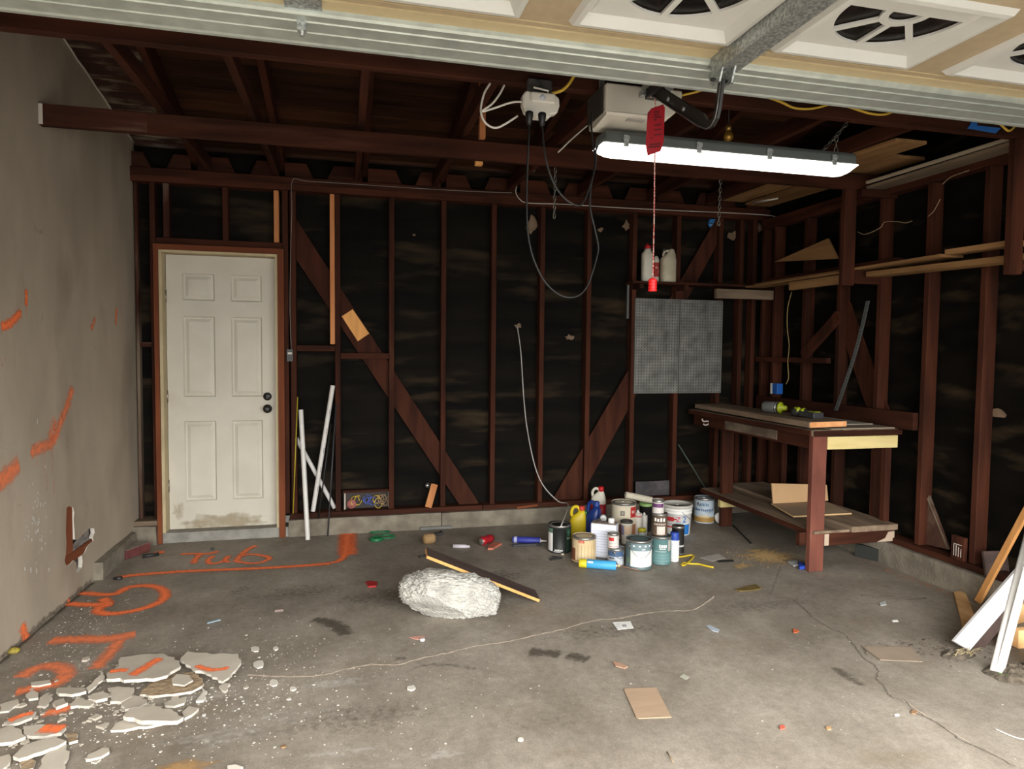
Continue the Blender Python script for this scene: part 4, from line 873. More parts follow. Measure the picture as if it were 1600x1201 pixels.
b = MB(); b.box((4.285, -0.225, 1.876), (4.83, -0.187, 1.955)); tag(obj('timber_offcut', b, wood('grey_wood', 'x'), bevel=0.003), 'weathered grey timber bearer below the narrow shelf beside the panels', 'timber')

# --- bottles and jugs
def loft(mb, rings, n=20, mi=0, expo=3.0):
    """rings: (z, half width, half depth, cx, cy) of rounded-box outlines"""
    o = len(mb.v)
    for z, hw, hd, cx, cy in rings:
        for i in range(n):
            a = 2*math.pi*i/n; c, s = math.cos(a), math.sin(a)
            mb.v.append((cx+hw*math.copysign(abs(c)**(2/expo), c), cy+hd*math.copysign(abs(s)**(2/expo), s), z))
    for j in range(len(rings)-1):
        for i in range(n):
            mb.f.append((o+j*n+i, o+j*n+(i+1) % n, o+(j+1)*n+(i+1) % n, o+(j+1)*n+i)); mb.m.append(mi); mb.sm.append(True)
    mb.f.append(tuple(o+i for i in reversed(range(n)))); mb.m.append(mi); mb.sm.append(False)
    mb.f.append(tuple(o+(len(rings)-1)*n+i for i in range(n))); mb.m.append(mi); mb.sm.append(False)
    return mb
m_milk = mat('milky_plastic', (0.66, 0.64, 0.55), (0.58, 0.55, 0.46), scale=6, rough=0.45); m_rcap = plain('red_cap', (0.50, 0.015, 0.02), 0.4)
def lobj(name, mb, m, t, **k): return obj(name, mb, m, t, local=True, **k)
SHZ = 2.0035
t = thing('bottle', 'tall white square bottle with a red cap on the narrow shelf', 'bottle', (3.717, -0.085, SHZ))
lobj('body', loft(MB(), [(0, .046, .036, 0, 0), (.01, .05, .04, 0, 0), (.22, .05, .04, 0, 0), (.235, .046, .036, -.002, 0), (.255, .030, .026, -.002, 0), (.275, .027, .024, 0, 0)]), m_milk, t)
lobj('cap', MB().lathe([(0.026, 0.276), (0.026, 0.30), (0.013, 0.306), (0.009, 0.318), (0, 0.319)], 16), m_rcap, t)
t = thing('bottle', 'small red-labelled bottle between the two white containers on the shelf', 'bottle', (3.800, -0.075, SHZ))
lobj('body', MB().lathe([(0.024, 0), (0.026, 0.01), (0.026, 0.185), (0.018, 0.21), (0.010, 0.22), (0, 0.221)], 20), m_milk, t)
lobj('label', MB().lathe([(0.0265, 0.045), (0.0265, 0.165)], 20, cap=False), mat('red_label', (0.36, 0.04, 0.03), (0.30, 0.03, 0.025), scale=20, c3=(0.6, 0.5, 0.45), scale3=30, lo3=0.6, hi3=0.64), t)
t = thing('jug', 'grimy white jug with a moulded handle on the narrow shelf', 'jug', (3.905, -0.085, SHZ))
lobj('body', loft(MB(), [(0, .062, .05, .0, 0), (.012, .066, .054, 0, 0), (.185, .066, .054, 0, 0), (.205, .062, .05, 0, 0), (.235, .045, .036, .018, 0), (.275, .020, .018, .030, 0), (.283, .014, .014, .030, 0)]), mat('grimy_plastic', (0.56, 0.52, 0.40), (0.44, 0.39, 0.28), scale=9, rough=0.5), t)
lobj('handle', MB().tube(smooth_path([(-.035, 0, .205), (-.045, 0, .235), (-.030, 0, .262), (0.0, 0, .268), (.018, 0, .262)], 5), 0.010, 8), MATS['grimy_plastic'], t)
lobj('cap', MB().lathe([(.014, .2645), (.014, .285), (0, .286)], 14, (-.038, 0, 0)), m_tblk, t)
# blue spot of sealant on the wall
p = at_y(1114, 349, 0.070); b = MB(); b.lathe([(0.0, 0.02), (0.030, 0.016), (0.046, 0.004), (0.048, -0.008)], 18, p, (0, -1, 0)); bl = tag(obj('wall_cover', b, plain('blue_plastic', (0.03, 0.20, 0.50), 0.4)), 'round blue plastic cover on the black paper high on the back wall', 'wall cover')
b = MB(); b.tube([(p[0]-0.045, p[1]-0.017, p[2]-0.004), (p[0], p[1]-0.022, p[2]-0.008), (p[0]+0.045, p[1]-0.012, p[2]-0.004)], 0.004, 5); obj('band', b, m_tblk, bl)

# --- the long wall shelf: loose boards lying on the hanging posts' cleats
def plankpx(name, a, b_, w, h, m, label, cat='board', tilt=0.0, bev=0.002):
    mb = MB(); mb.beam(a, b_, w, h, up=(math.sin(tilt), 0, math.cos(tilt))); return tag(obj(name, mb, m, bevel=bev), label, cat)
PINE_DIM = wood('pine_shaded', 'y'); GP = wood('grey_wood', 'y')
plankpx('long_board', (4.74, -0.20, 2.003), (4.74, -2.05, 2.001), 0.17, 0.018, PINE_DIM, 'long pale-edged board on the wall shelf, passing behind the hanging post')
plankpx('long_board', (4.765, -1.42, 1.960), (4.765, -2.75, 1.928), 0.13, 0.034, wood('pine_shaded', 'y'), 'thick orange-tan board on the wall shelf between the hanging posts')
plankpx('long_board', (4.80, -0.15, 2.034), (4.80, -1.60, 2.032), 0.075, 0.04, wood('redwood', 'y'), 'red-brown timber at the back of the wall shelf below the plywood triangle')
plankpx('short_board', (4.62, -0.74, 1.938), (4.62, -1.28, 1.936), 0.04, 0.062, PINE_DIM, 'short tan batten under the shelf boards beside the hanging post')
plankpx('long_board', (4.675, -0.16, 1.984), (4.675, -1.30, 1.9825), 0.16, 0.016, wood('pine_shaded', 'y'), 'thin pale board under the long shelf board')
P = [at_x(u, v, 4.74) for u, v in ((1210, 409), (1290, 372), (1309, 404))]; b = MB(); b.prism([(4.74+0.02*(i == 1), p[1], max(p[2], 2.055)) for i, p in enumerate(P)], (0.012, 0, 0)); tag(obj('plywood_triangle', b, wood('pine_shaded', 'y')), 'triangular plywood offcut standing on the wall shelf', 'board')
plankpx('long_board', (4.735, -2.05, 2.02), (4.735, -2.46, 2.014), 0.10, 0.03, wood('pine_shaded', 'y'), 'short light offcut lying on the thick orange-tan board')
for i, (pts, c) in enumerate(((((1340, 362), (1352, 366), (1375, 356), (1382, 347), (1400, 346), (1415, 348), (1425, 345)), 4.80), (((1450, 338), (1458, 331), (1464, 321), (1469, 311)), 4.835), (((1472, 288), (1485, 277), (1500, 271), (1514, 266)), 4.835))):
    P = smooth_path([at_x(u, v, c-0.01) for u, v in pts], 5); tag(obj('loose_wire', MB().tube(P, 0.003, 6), plain('dull_tan_wire', (0.34, 0.24, 0.14))), ('tan wire strung between studs above the wall shelf', 'short tan wire end curling off a stud below the top plate', 'tan wire looping under the stored boards by the top plate')[i], 'wire')

# --- boards stored up in the roof
plankpx('stored_board', (4.45, -0.15, 2.712), (4.45, -2.02, 2.652), 0.22, 0.020, wood('pine_shaded', 'y'), 'upper board of the pair with pale ends stored under the roof')
b = MB(); b.box((4.43, -2.032, 2.648), (4.475, -2.031, 2.660)); 
plankpx('stored_board', (4.70, -0.15, 2.690), (4.70, -1.75, 2.654), 0.24, 0.022, wood('pine_shaded', 'y'), 'lower wider board of the pair stored under the roof')
plankpx('stored_board', (4.76, -1.40, 2.545), (4.76, -2.75, 2.545), 0.13, 0.02, wood('grey_wood', 'y'), 'wide brown board stored across the rack behind the near hanging post')
plankpx('stored_strip', (4.665, -1.44, 2.567), (4.705, -2.62, 2.569), 0.022, 0.018, plain('strip_pale', (0.42, 0.35, 0.26)), 'thin pale strip on the rack, the one over the brown board')
p = at_y(1178, 316, -0.45); b = MB(); b.tube([p, at_y(1215, 310, -0.75)], [0.012, 0.006], 8); tag(obj('tube_offcut', b, CW), 'short pale tube poking out below the roof tie', 'tube')

# ================================================================== THINGS LEANING ON THE BACK WALL
m_pvc = plain('pvc_white', (0.70, 0.69, 0.66), 0.35)
def pipe(a, b_, r, label):
    a, b_ = Vector(a), Vector(b_); d = (b_-a).normalized(); t = thing('pvc_pipe', label, 'pipe', a)
    mb = MB(); mb.tube([a, b_], r, 16, cap=False); mb.tube([a+d*0.001, b_-d*0.001], r*0.86, 16, cap=False); obj('tube', mb, m_pvc, t)
    return t
pipe(at_z(481, 843, 0.004), at_y(470, 640, -0.022), 0.0175, 'white plastic pipe standing on the floor and leaning by the door')
tb = pipe((*at_y(489, 803, 0.02)[:2], 0.172), at_y(520, 602, -0.020), 0.0175, 'tallest white plastic pipe, standing on the sill and leaning on a stud')
pipe((*at_y(523, 795, 0.055)[:2], 0.180), at_y(463, 684, 0.066), 0.0165, 'white plastic pipe slanting behind the other two')
A, B_ = Vector(at_y(489, 803, 0.02)), Vector(at_y(520, 602, -0.020))
for k in range(5):
    c = A+(B_-A)*(0.2+0.15*k); b = MB(); b.beam(c+Vector((0.004, -0.0185, -0.02)), c+Vector((0.010, -0.0185, 0.02)), 0.0006, 0.003, up=(1, 0, 0)); obj('printed_mark', b, m_tgrey, tb)
def rod(name, a, b_, r, m, label): return tag(obj(name, MB().tube([a, b_], r, 8), m), label, 'rod')
rod('yellow_rod', (*at_y(458, 803, -0.012)[:2], 0.168), at_y(465, 620, -0.006), 0.0045, plain('yellow_rod', (0.45, 0.36, 0.03), 0.5), 'thin yellow rod standing on the sill beside the door frame')
rod('black_rod', (*at_y(498, 811, -0.04)[:2], 0.130), at_y(517, 662, -0.006), 0.005, m_tblk, 'short black rod standing on the kerb by the white pipes')
rod('black_rod', at_z(512, 837, 0.003), at_y(525, 632, -0.008), 0.0055, plain('dark_rod', (0.045, 0.045, 0.05), 0.4), 'long black rod standing on the floor by the white pipes')
rod('green_pole', (*at_y(1108, 772, -0.03)[:2], 0.170), at_y(1060, 694, -0.010), 0.006, plain('green_pole', (0.06, 0.085, 0.07), 0.5), 'thin dark green pole leaning beside the last stud by the workbench')
a, b_ = at_y(669, 794, -0.012), at_y(679, 756, -0.012); a[2] = 0.169
mb = MB(); mb.beam(a, b_, 0.016, 0.052, up=(1, 0, 0)); tag(obj('wood_block', mb, wood('new_wood')), 'small fresh wood block leaning on the sill under the brace', 'block')
p = at_y(668, 758, 0.06); b = MB(); b.lathe([(0.0, -0.02), (0.020, -0.018), (0.022, 0.016), (0.0, 0.02)], 14, p, (0.4, -1, 0.3)); cu_ = tag(obj('spotlight_bulb', b, plain('silver', (0.6, 0.62, 0.62), 0.2, 0.9)), 'small silver lamp stuck in the black paper above the wood block', 'lamp')
P = [at_z(u, v, 0.131) for u, v in ((823, 798), (846, 788), (858, 792), (848, 799))]
b = MB(); b.beam((2.62, -0.035, 0.136), (2.80, -0.03, 0.15), 0.02, 0.018); tag(obj('wood_splinter', b, wood('rust_paint', 'x')), 'orange-brown splinter of timber on the kerb behind the cans', 'splinter')

# ================================================================== PAINT CANS AND BOTTLES ON THE FLOOR
m_rim = plain('tin_rim', (0.36, 0.35, 0.33), 0.35, 0.8); m_lid = mat('dusty_lid', (0.17, 0.145, 0.125), (0.09, 0.078, 0.07), scale=12, rough=0.7)
m_paperw = plain('label_white', (0.80, 0.80, 0.77), 0.55); m_wire = plain('handle_wire', (0.30, 0.29, 0.28), 0.35, 0.8)
COLORS = {}
def C(r, g, b_, rough=0.5, metal=0.0):
    k = (r, g, b_, rough, metal)
    if k not in COLORS: COLORS[k] = plain('paint_%02d' % len(COLORS), (r, g, b_), rough, metal)
    return COLORS[k]
G_CANS = 'paint cans huddled on the floor by the back wall'
def az_of(c): return math.atan2(CAM[1]-c[1], CAM[0]-c[0])
def band(parent, name, r0, r1, z0, z1, a0, a1, m, az, lift=0.0007):
    mb = MB(); mb.lathe([(r0+lift, z0), (r1+lift, z1)], max(4, int(abs(a1-a0)/8)), a0=az+math.radians(a0), a1=az+math.radians(a1), cap=False); return lobj(name, mb, m, parent)
def scribble(parent, r, z, a0, a1, h, m, az, n=5, seed=0, lift=0.0012, name='lettering'):
    """print too small to read: a row of uneven letter blocks round the can"""
    rr = random.Random(seed); mb = MB(); a = a0
    step = (a1-a0)/n
    for i in range(n):
        w = step*rr.uniform(0.55, 0.8); hh = h*rr.uniform(0.75, 1.0)
        mb.lathe([(r+lift, z), (r+lift, z+hh)], 2, a0=az+math.radians(a0+i*step), a1=az+math.radians(a0+i*step+w), cap=False)
        if rr.random() < 0.6: mb.lathe([(r+lift+0.0003, z+hh*0.35), (r+lift+0.0003, z+hh*0.6)], 1, a0=az+math.radians(a0+i*step+w*0.35), a1=az+math.radians(a0+i*step+w*0.65), cap=False)
    return lobj(name, mb, m, parent)
def word_on(parent, s, size, r, z, a, m, az, lift=0.0014, bold=0.0, name='lettering'):
    vs, fs = text_polys(s, size, bold); w = max(v[0] for v in vs)
    mb = MB(); mb.add([((r+lift)*math.cos(az+math.radians(a)+(v[0]-w/2)/r), (r+lift)*math.sin(az+math.radians(a)+(v[0]-w/2)/r), z+v[1]) for v in vs], fs); return lobj(name, mb, m, parent)
def can(label, px, body, lidm=None, z0=0.0, at=None, handle=True, rim=True, name='paint_can', cat='paint can', group=G_CANS, droop=(-70, 70)):
    c, r, h = stand(*px, z0) if at is None else at
    c = Vector((c[0], c[1], z0)); t = thing(name, label, cat, c, group); az = az_of(c)
    mb = MB(); pr = [(r*0.97, 0.0), (r, 0.003), (r, 0.008), (r*0.975, 0.011)]+[(r*0.975, h-0.014)]
    if rim: pr += [(r, h-0.011), (r*1.01, h-0.005), (r*0.99, h), (r*0.93, h), (r*0.92, h-0.006)]
    else: pr += [(r*0.97, h)]
    mb.lathe(pr, 32); lobj('body', mb, body, t)
    mb = MB(); mb.lathe([(0.0, h-0.0068), (r*0.70, h-0.0066), (r*0.74, h-0.003), (r*0.86, h-0.003), (r*0.90, h-0.0065)] if rim else [(r*0.985, h-0.004), (r*0.985, h+0.006), (r*0.9, h+0.009), (0, h+0.009)], 28, cap=False); lobj('lid', mb, lidm or m_lid, t)
    if rim: mb = MB(); mb.lathe([(r*0.979, h-0.015), (r*1.005, h-0.011), (r*1.015, h-0.005), (r*0.99, h+0.0005), (r*0.925, h+0.0005)], 32, cap=False); lobj('rim', mb, m_rim, t)
    if handle:
        a0, a1 = droop; P = []
        for k in range(13):
            f = k/12; a = az+math.radians(a0+(a1-a0)*f); s = math.sin(math.pi*f); P.append(((r+0.004)*math.cos(a), (r+0.004)*math.sin(a), h*0.80-h*0.36*s))
        lobj('handle', MB().tube(P, 0.0016, 5), m_wire, t)
        for f in (0, -1): lobj('ear', MB().lathe([(0.009, 0), (0.008, 0.003), (0, 0.004)], 10, P[f], (P[f][0], P[f][1], 0)), m_wire, t)
    return t, c, r, h, az
m_wg = mat('woodgrain_label', (0.70, 0.57, 0.35), (0.54, 0.40, 0.22), scale=14, rough=0.55, stretch=(1, 1, 0.12), c3=(0.70, 0.62, 0.45), scale3=8)

# the black-green can
t, c, r, h, az = can('black can with a white side label and grey cable end on its dusty lid', (856, 892, 813, 865), C(0.012, 0.014, 0.013), handle=False)
band(t, 'label', r*.976, r*.976, .012, h*.72, -82, -36, m_paperw, az); band(t, 'label', r*.976, r*.976, h*.72, h-.022, -82, -36, C(.12, .2, .15), az)
band(t, 'label', r*.976, r*.976, .012, h-.022, 36, 85, C(.018, .045, .028), az); scribble(t, r*.977, h*.08, -24, 18, h*.07, m_paperw, az, 6, 1); scribble(t, r*.977, h*.04, -30, 8, h*.03, m_paperw, az, 8, 2)
band(t, 'emblem', r*.977, r*.977, h*.62, h*.80, 44, 66, C(.05, .12, .075), az, .0012); band(t, 'emblem', r*.977, r*.977, h*.50, h*.57, 40, 70, C(.25, .3, .22), az, .0012)
# woodgrain can in front
t, c, r, h, az = can('tan woodgrain-patterned can with a small red mark, behind the lying blue spray can', (893, 931, 831, 880), m_wg, handle=False)
band(t, 'label', r*.976, r*.976, h*.80, h*.90, -28, 2, C(.50, .07, .04), az); scribble(t, r*.977, h*.82, -24, -2, h*.05, C(.62, .4, .28), az, 4, 3, .0016)
band(t, 'label', r*.976, r*.976, .012, h*.55, -88, -44, C(.22, .075, .035), az); band(t, 'stain', r*.978, r*.978, .004, .014, -90, 60, C(.20, .07, .03), az)
for a in (-30, -12, 4, 20, 38, 55): band(t, 'grain_line', r*.9765, r*.9765, h*.06, h*.72, a, a+1.6, C(.30, .20, .10), az, .001)
# white-labelled grey-teal gallon
t, c, r, h, az = can('gallon can with a plain white label below a grey-teal band and a dark lid', (977, 1018, 835, 891), C(.10, .15, .15), C(.045, .038, .034), droop=(-42, 70))
band(t, 'label', r*.976, r*.976, .02, h*.66, -38, 80, m_paperw, az); band(t, 'label', r*.976, r*.976, h*.66, h*.90, -38, 80, C(.16, .23, .25), az)
for a in (-26, 0, 26, 48): band(t, 'dot', r*.977, r*.977, h*.80, h*.85, a, a+9, m_paperw, az, .0014)
scribble(t, r*.977, h*.70, 14, 32, h*.05, m_paperw, az, 3, 7, .0014); band(t, 'label', r*.976, r*.976, h*.22, h*.38, -60, -44, C(.14, .24, .12), az)
# teal can with the brown can stacked on it
t, c13, r, h13, az = can('teal gallon can with white lettering carrying two smaller cans', (1015.5, 1048, 831, 883), C(.095, .19, .19), C(.05, .045, .04), handle=False)
band(t, 'label', r*.976, r*.976, h13*.10, h13*.44, -60, 60, C(.12, .24, .24), az); scribble(t, r*.977, h13*.62, -8, 38, h13*.14, m_paperw, az, 4, 9); scribble(t, r*.977, h13*.56, -6, 30, h13*.05, m_paperw, az, 6, 10)
scribble(t, r*.977, h13*.47, -32, 36, h13*.04, C(.4, .5, .48), az, 9, 11); band(t, 'label', r*.976, r*.976, h13*.5, h13*.88, 44, 66, C(.45, .42, .38), az)
for k in range(3): band(t, 'stripe', r*.977, r*.977, h13*(.14+.1*k), h13*(.155+.1*k), -50, 58, C(.2, .34, .34), az, .0012)
cc = c13+Vector((-0.006, 0.01, 0)); rr_ = 0.052
t, c, r, h2, az = can('brown and white quart can standing on the teal can', None, C(.115, .075, .05), z0=h13+.001, at=(cc, rr_, 0.148), handle=False)
scribble(t, r*.977, h2*.66, -40, 48, h2*.17, m_paperw, az, 4, 12); scribble(t, r*.977, h2*.50, -44, 52, h2*.08, C(.55, .5, .44), az, 7, 13); band(t, 'label', r*.976, r*.976, h2*.06, h2*.44, -20, 44, C(.58, .53, .47), az); band(t, 'label', r*.976, r*.976, .004, h2*.07, -70, 70, C(.42, .14, .08), az)
t, c, r, h3, az = can('small white can with a purple band on top of the brown can', None, C(.58, .55, .52), z0=h13+h2+.002, at=(cc+Vector((-0.012, 0.004, 0)), 0.040, 0.088), handle=False)
band(t, 'label', r*.976, r*.976, h3*.46, h3*.76, -75, 60, C(.12, .04, .13), az); band(t, 'label', r*.976, r*.976, h3*.03, h3*.10, -80, 80, C(.25, .12, .18), az)
# the two small cans
t, cs, r, hs_, az = can('small white quart can with a blue band, under a red-labelled can', (949, 975, 851, 884), C(.42, .46, .50), C(.12, .13, .15), droop=(-10, 75))
band(t, 'label', r*.976, r*.976, h*.52 if False else hs_*.55, hs_*.86, -70, 60, C(.05, .10, .20), az); band(t, 'label', r*.976, r*.976, hs_*.40, hs_*.50, -50, -12, C(.10, .10, .11), az); band(t, 'label', r*.976, r*.976, hs_*.10, hs_*.22, 38, 58, C(.6, .6, .58), az)
t, c, r, h, az = can('small white can with a red panel standing on the blue-banded can', None, C(.60, .58, .55), z0=hs_+.001, at=(cs+Vector((-0.018, 0.006, 0)), 0.039, 0.098), handle=False)
band(t, 'label', r*.976, r*.976, h*.50, h*.74, -48, 8, C(.50, .03, .03), az); scribble(t, r*.977, h*.30, -40, 30, h*.05, C(.3, .25, .25), az, 8, 21); band(t, 'label', r*.976, r*.976, h*.10, h*.13, -60, 50, C(.5, .08, .07), az)
# black and white can by the bucket
t, c, r, h, az = can('black can with a brown lid half hidden behind the white spray can', (1049, 1068.5, 818, 868), C(.014, .013, .013), C(.20, .12, .08), handle=False)
band(t, 'label', r*.976, r*.976, h*.30, h*.36, -40, 70, C(.5, .5, .48), az); band(t, 'label', r*.976, r*.976, .01, h*.06, 20, 80, C(.5, .5, .48), az); band(t, 'label', r*.976, r*.976, h*.30, h*.8, -80, -30, C(.6, .6, .6), az)
# cream five-quart can behind
t, c, r, h, az = can('large cream can with a red corner panel and brown base in the back row', (954, 993, 779, 842), C(.78, .70, .54), C(.10, .085, .075), handle=False)
band(t, 'label', r*.976, r*.976, h*.60, h*.90, 34, 78, C(.50, .03, .03), az); scribble(t, r*.977, h*.72, 42, 60, h*.10, C(.7, .62, .55), az, 2, 31, .0016); band(t, 'label', r*.976, r*.976, .01, h*.40, -40, 80, C(.36, .15, .07), az)
band(t, 'emblem', r*.977, r*.977, h*.66, h*.80, -14, 6, C(.2, .18, .15), az); band(t, 'emblem', r*.9775, r*.9775, h*.70, h*.76, -8, 0, C(.5, .45, .36), az, .0016); band(t, 'label', r*.976, r*.976, h*.12, h*.36, -88, -50, C(.25, .11, .05), az)
lobj('spot', MB().lathe([(.012, 0), (.010, .003), (0, .004)], 10, (0.0, .02, h-.0066)), m_paperw, t)
# pale blue can by the bench
t, c, r, h, az = can('pale blue can with a gold base and blue lettering beside the bench leg', (1084, 1115.5, 773, 818), C(.42, .50, .57), C(.09, .08, .075), group=None, droop=(-30, 75))
scribble(t, r*.977, h*.70, -40, 26, h*.13, C(.10, .18, .26), az, 8, 41); scribble(t, r*.977, h*.50, -60, 56, h*.10, C(.06, .12, .24), az, 11, 42); band(t, 'label', r*.976, r*.976, .010, h*.26, -80, 80, C(.34, .20, .05), az); band(t, 'label', r*.976, r*.976, h*.22, h*.34, -30, 30, C(.55, .46, .28), az); lobj('spot', MB().lathe([(.014, 0), (.012, .003), (0, .004)], 10, (0.0, .01, h-.0066)), m_paperw, t)
# the white bucket
c, r, h = stand(1034, 1080, 781, 838); c = Vector((c[0], c[1], 0)); az = az_of(c)
t = thing('bucket', 'white plastic bucket with red and blue print and a lid with a raised rim', 'bucket', c)
mb = MB(); mb.lathe([(r*.84, 0), (r*.86, .005), (r*.95, h*.72), (r*.99, h*.725), (r*.99, h*.745), (r*.96, h*.75), (r*.965, h*.82), (r*1.0, h*.825), (r*1.0, h*.845), (r*.97, h*.85), (r*.975, h*.93)], 36); lobj('body', mb, m_paperw, t)
mb = MB(); mb.lathe([(r*.99, h*.90), (r*1.04, h*.91), (r*1.04, h*.97), (r*1.01, h), (r*.90, h), (r*.88, h*.965), (0, h*.96)], 36, cap=False); lobj('lid', mb, mat('bucket_lid', (0.40, 0.38, 0.34), (0.62, 0.61, 0.57), scale=6, rough=0.5), t)
lobj('spot', MB().lathe([(.014, 0), (.010, .003), (0, .004)], 10, (0.0, .0, h*.96)), m_paperw, t)
def br(z): return r*(.86+.09*z/(h*.72))
band(t, 'label', br(h*.02), br(h*.40), h*.04, h*.38, 22, 62, C(.02, .17, .52), az, .001); band(t, 'label', br(h*.5), br(h*.62), h*.48, h*.62, -60, -12, C(.50, .03, .04), az, .001); band(t, 'label', br(h*.5), br(h*.62), h*.53, h*.58, -12, 0, C(.50, .03, .04), az, .0012)
band(t, 'label', br(h*.3), br(h*.34), h*.26, h*.31, -55, -18, C(.55, .05, .05), az, .001); band(t, 'label', br(h*.42), br(h*.45), h*.42, h*.45, -8, 30, C(.35, .6, .7), az, .001); scribble(t, br(h*.36), h*.36, -50, -16, h*.06, C(.5, .5, .48), az, 6, 51)
word_on(t, 'Z', h*.24, br(h*.6), h*.47, 6, C(.48, .05, .10), az, .003, .0005); word_on(t, '2', h*.30, br(h*.6), h*.46, 30, C(.03, .16, .45), az, .003, .0005)
P = [((r*.99)*math.cos(az+math.radians(a)), (r*.99)*math.sin(az+math.radians(a)), h*.80-h*.30*math.sin(math.pi*(a-20)/130)) for a in np.linspace(20, 150, 14)]; lobj('handle', MB().tube(P, 0.0022, 5), m_wire, t)
# rectangular thinner can
c, r, h = stand(926, 962, 826, 874); w = at_z(944, 873, 0); t = thing('solvent_can', 'tall rectangular lavender-white tin with a pale screw cap among the cans', 'tin', (c[0], c[1], 0), G_CANS, rot=(0, 0, math.radians(-33)))
h = 0.235; b = MB(); b.box((-.088, -.050, 0), (.088, .050, h)); lobj('body', b, mat('tin_lavender', (.72, .75, .84), (.65, .68, .78), scale=5, rough=.4), t, bevel=.006)
b = MB(); b.box((-.086, -.048, h), (.086, .048, h+.003)); lobj('top', b, mat('dusty_top', (.36, .31, .27), (.22, .18, .15), scale=14, rough=.8), t)
lobj('cap', MB().lathe([(.022, h+.003), (.022, h+.030), (.018, h+.036), (0, h+.036)], 18, (.045, 0, 0)), m_paperw, t)
for k in range(9): b = MB(); b.box((-.070, -.0512, .04+.018*k), (.02+.05*random.random(), -.0503, .043+.018*k)); lobj('printed_line', b, C(.42, .47, .62), t)
lobj('handle', MB().tube([(-.05, 0, h+.003), (-.05, 0, h+.020), (0.0, 0, h+.024), (.012, 0, h+.003)], .004, 6), m_wire, t)
# tall tumbler with a dark lid
c, r, h = stand(969, 988, 812, 851); c = Vector((c[0], c[1], 0)); az = az_of(c); t = thing('tumbler', 'tapered cream tumbler with a dark lid and a tan panel', 'tumbler', c, G_CANS)
lobj('body', MB().lathe([(r*.80, 0), (r*.82, .004), (r*.97, h-.020), (r, h-.018), (r, h-.008)], 24), C(.72, .67, .57), t); lobj('lid', MB().lathe([(r*.97, h-.008), (r*1.02, h-.006), (r*1.02, h+.004), (r*.9, h+.010), (0, h+.010)], 24), C(.06, .055, .05), t)
band(t, 'label', r*.90, r*.965, h*.46, h*.84, -20, 62, C(.66, .48, .34), az); band(t, 'label', r*.90, r*.965, h*.42, h*.84, -70, -24, C(.26, .22, .34), az)
# spray can upright
def spray(label, px, body, capm, capfrac, name='spray_can'):
    c, r, h = stand(*px); c = Vector((c[0], c[1], 0)); az = az_of(c); t = thing(name, label, 'spray can', c)
    lobj('body', MB().lathe([(r*.96, 0), (r, .004), (r, h*(1-capfrac)), (r*.9, h*(1-capfrac)+.008)], 24), body, t); lobj('cap', MB().lathe([(r*.97, h*(1-capfrac)-.002), (r*.99, h*(1-capfrac)+.004), (r*.93, h-.004), (r*.88, h), (0, h)], 24), capm, t); return t, c, r, h, az
t, c, r, h, az = spray('white spray can with a blue cap standing before the black can', (1046, 1060.5, 829, 878), C(.76, .78, .80), C(.02, .06, .33), .27)
for k in range(6): scribble(t, r, h*(.20+.08*k), -40, 40, h*.018, C(.4, .42, .46), az, 7, 60+k)
band(t, 'label', r, r, h*.02, h*.15, -80, 80, C(.66, .66, .64), az); lobj('neck', MB().lathe([(r*.5, h*.70), (r*.5, h*.74)], 12), C(.7, .7, .7), t)
# standing sealant tubes
for i, (px, m, lab) in enumerate((((988, 1001, 794, 838), C(.62, .58, .52), 'tall pinkish white sealant tube standing behind the tumbler'), ((1001, 1011, 799, 836), C(.50, .48, .44), 'grey-white sealant tube standing beside the pinkish one'))):
    c, r, h = stand(*px); c = Vector((c[0], c[1]-.02*(1-i), 0)); az = az_of(c); t = thing('sealant_tube', lab, 'sealant tube', c); lobj('body', MB().lathe([(r*.94, 0), (r, .003), (r, h*.86), (r*.9, h*.88)], 20), m, t); lobj('nozzle', MB().lathe([(r*.5, h*.88), (r*.18, h), (0, h)], 12), C(.66, .64, .6), t)
    if i == 0: band(t, 'label', r, r, h*.74, h*.82, -60, 60, C(.5, .22, .2), az)
# clear jar, black pail, roller
c, r, h = stand(1000, 1020, 784, 832); c = Vector((c[0], c[1]+.02, 0)); az = az_of(c); t = thing('pail', 'black plastic pail with a green-edged rim under the paint roller', 'pail', c); lobj('body', MB().lathe([(r*.85, 0), (r*.97, h-.02), (r, h-.02)], 24), C(.02, .02, .02), t); lobj('rim', MB().lathe([(r*.99, h-.022), (r*1.06, h-.018), (r*1.06, h-.004), (r*.98, h)], 24, cap=False), C(.22, .36, .12), t)
pz = h; a, b_ = at_y(977, 775, c[1]-.02), at_y(1019, 790, c[1]-.05); a[2] += .012; b_[2] = max(b_[2], pz+.030); a = Vector(a); b_ = Vector(b_)
t = thing('paint_roller', 'cream fabric paint roller sleeve lying across the pail and the large cream can', 'paint roller', (a+b_)/2); mb = MB(); mb.tube([a, a+(b_-a)*.03, a+(b_-a)*.97, b_], [.022, .026, .026, .022], 18); obj('sleeve', mb, mat('nap_fabric', (.60, .56, .45), (.50, .46, .36), scale=60, rough=.95, bump=.6), t)
mb = MB(); d = (b_-a).normalized(); mb.tube([b_, b_+d*.006], .015, 14); obj('core', mb, C(.35, .26, .18), t)
c, r, h = stand(997, 1009, 822, 842); t = thing('jar_lid', 'small yellow-topped pot between the tubes and the teal can', 'pot', (c[0], c[1], 0)); lobj('body', MB().lathe([(r, 0), (r, .05), (r*.9, .052)], 18), C(.5, .5, .46), t); lobj('lid', MB().lathe([(r*1.03, .052), (r*1.03, .075), (0, .077)], 18), C(.55, .50, .03), t)
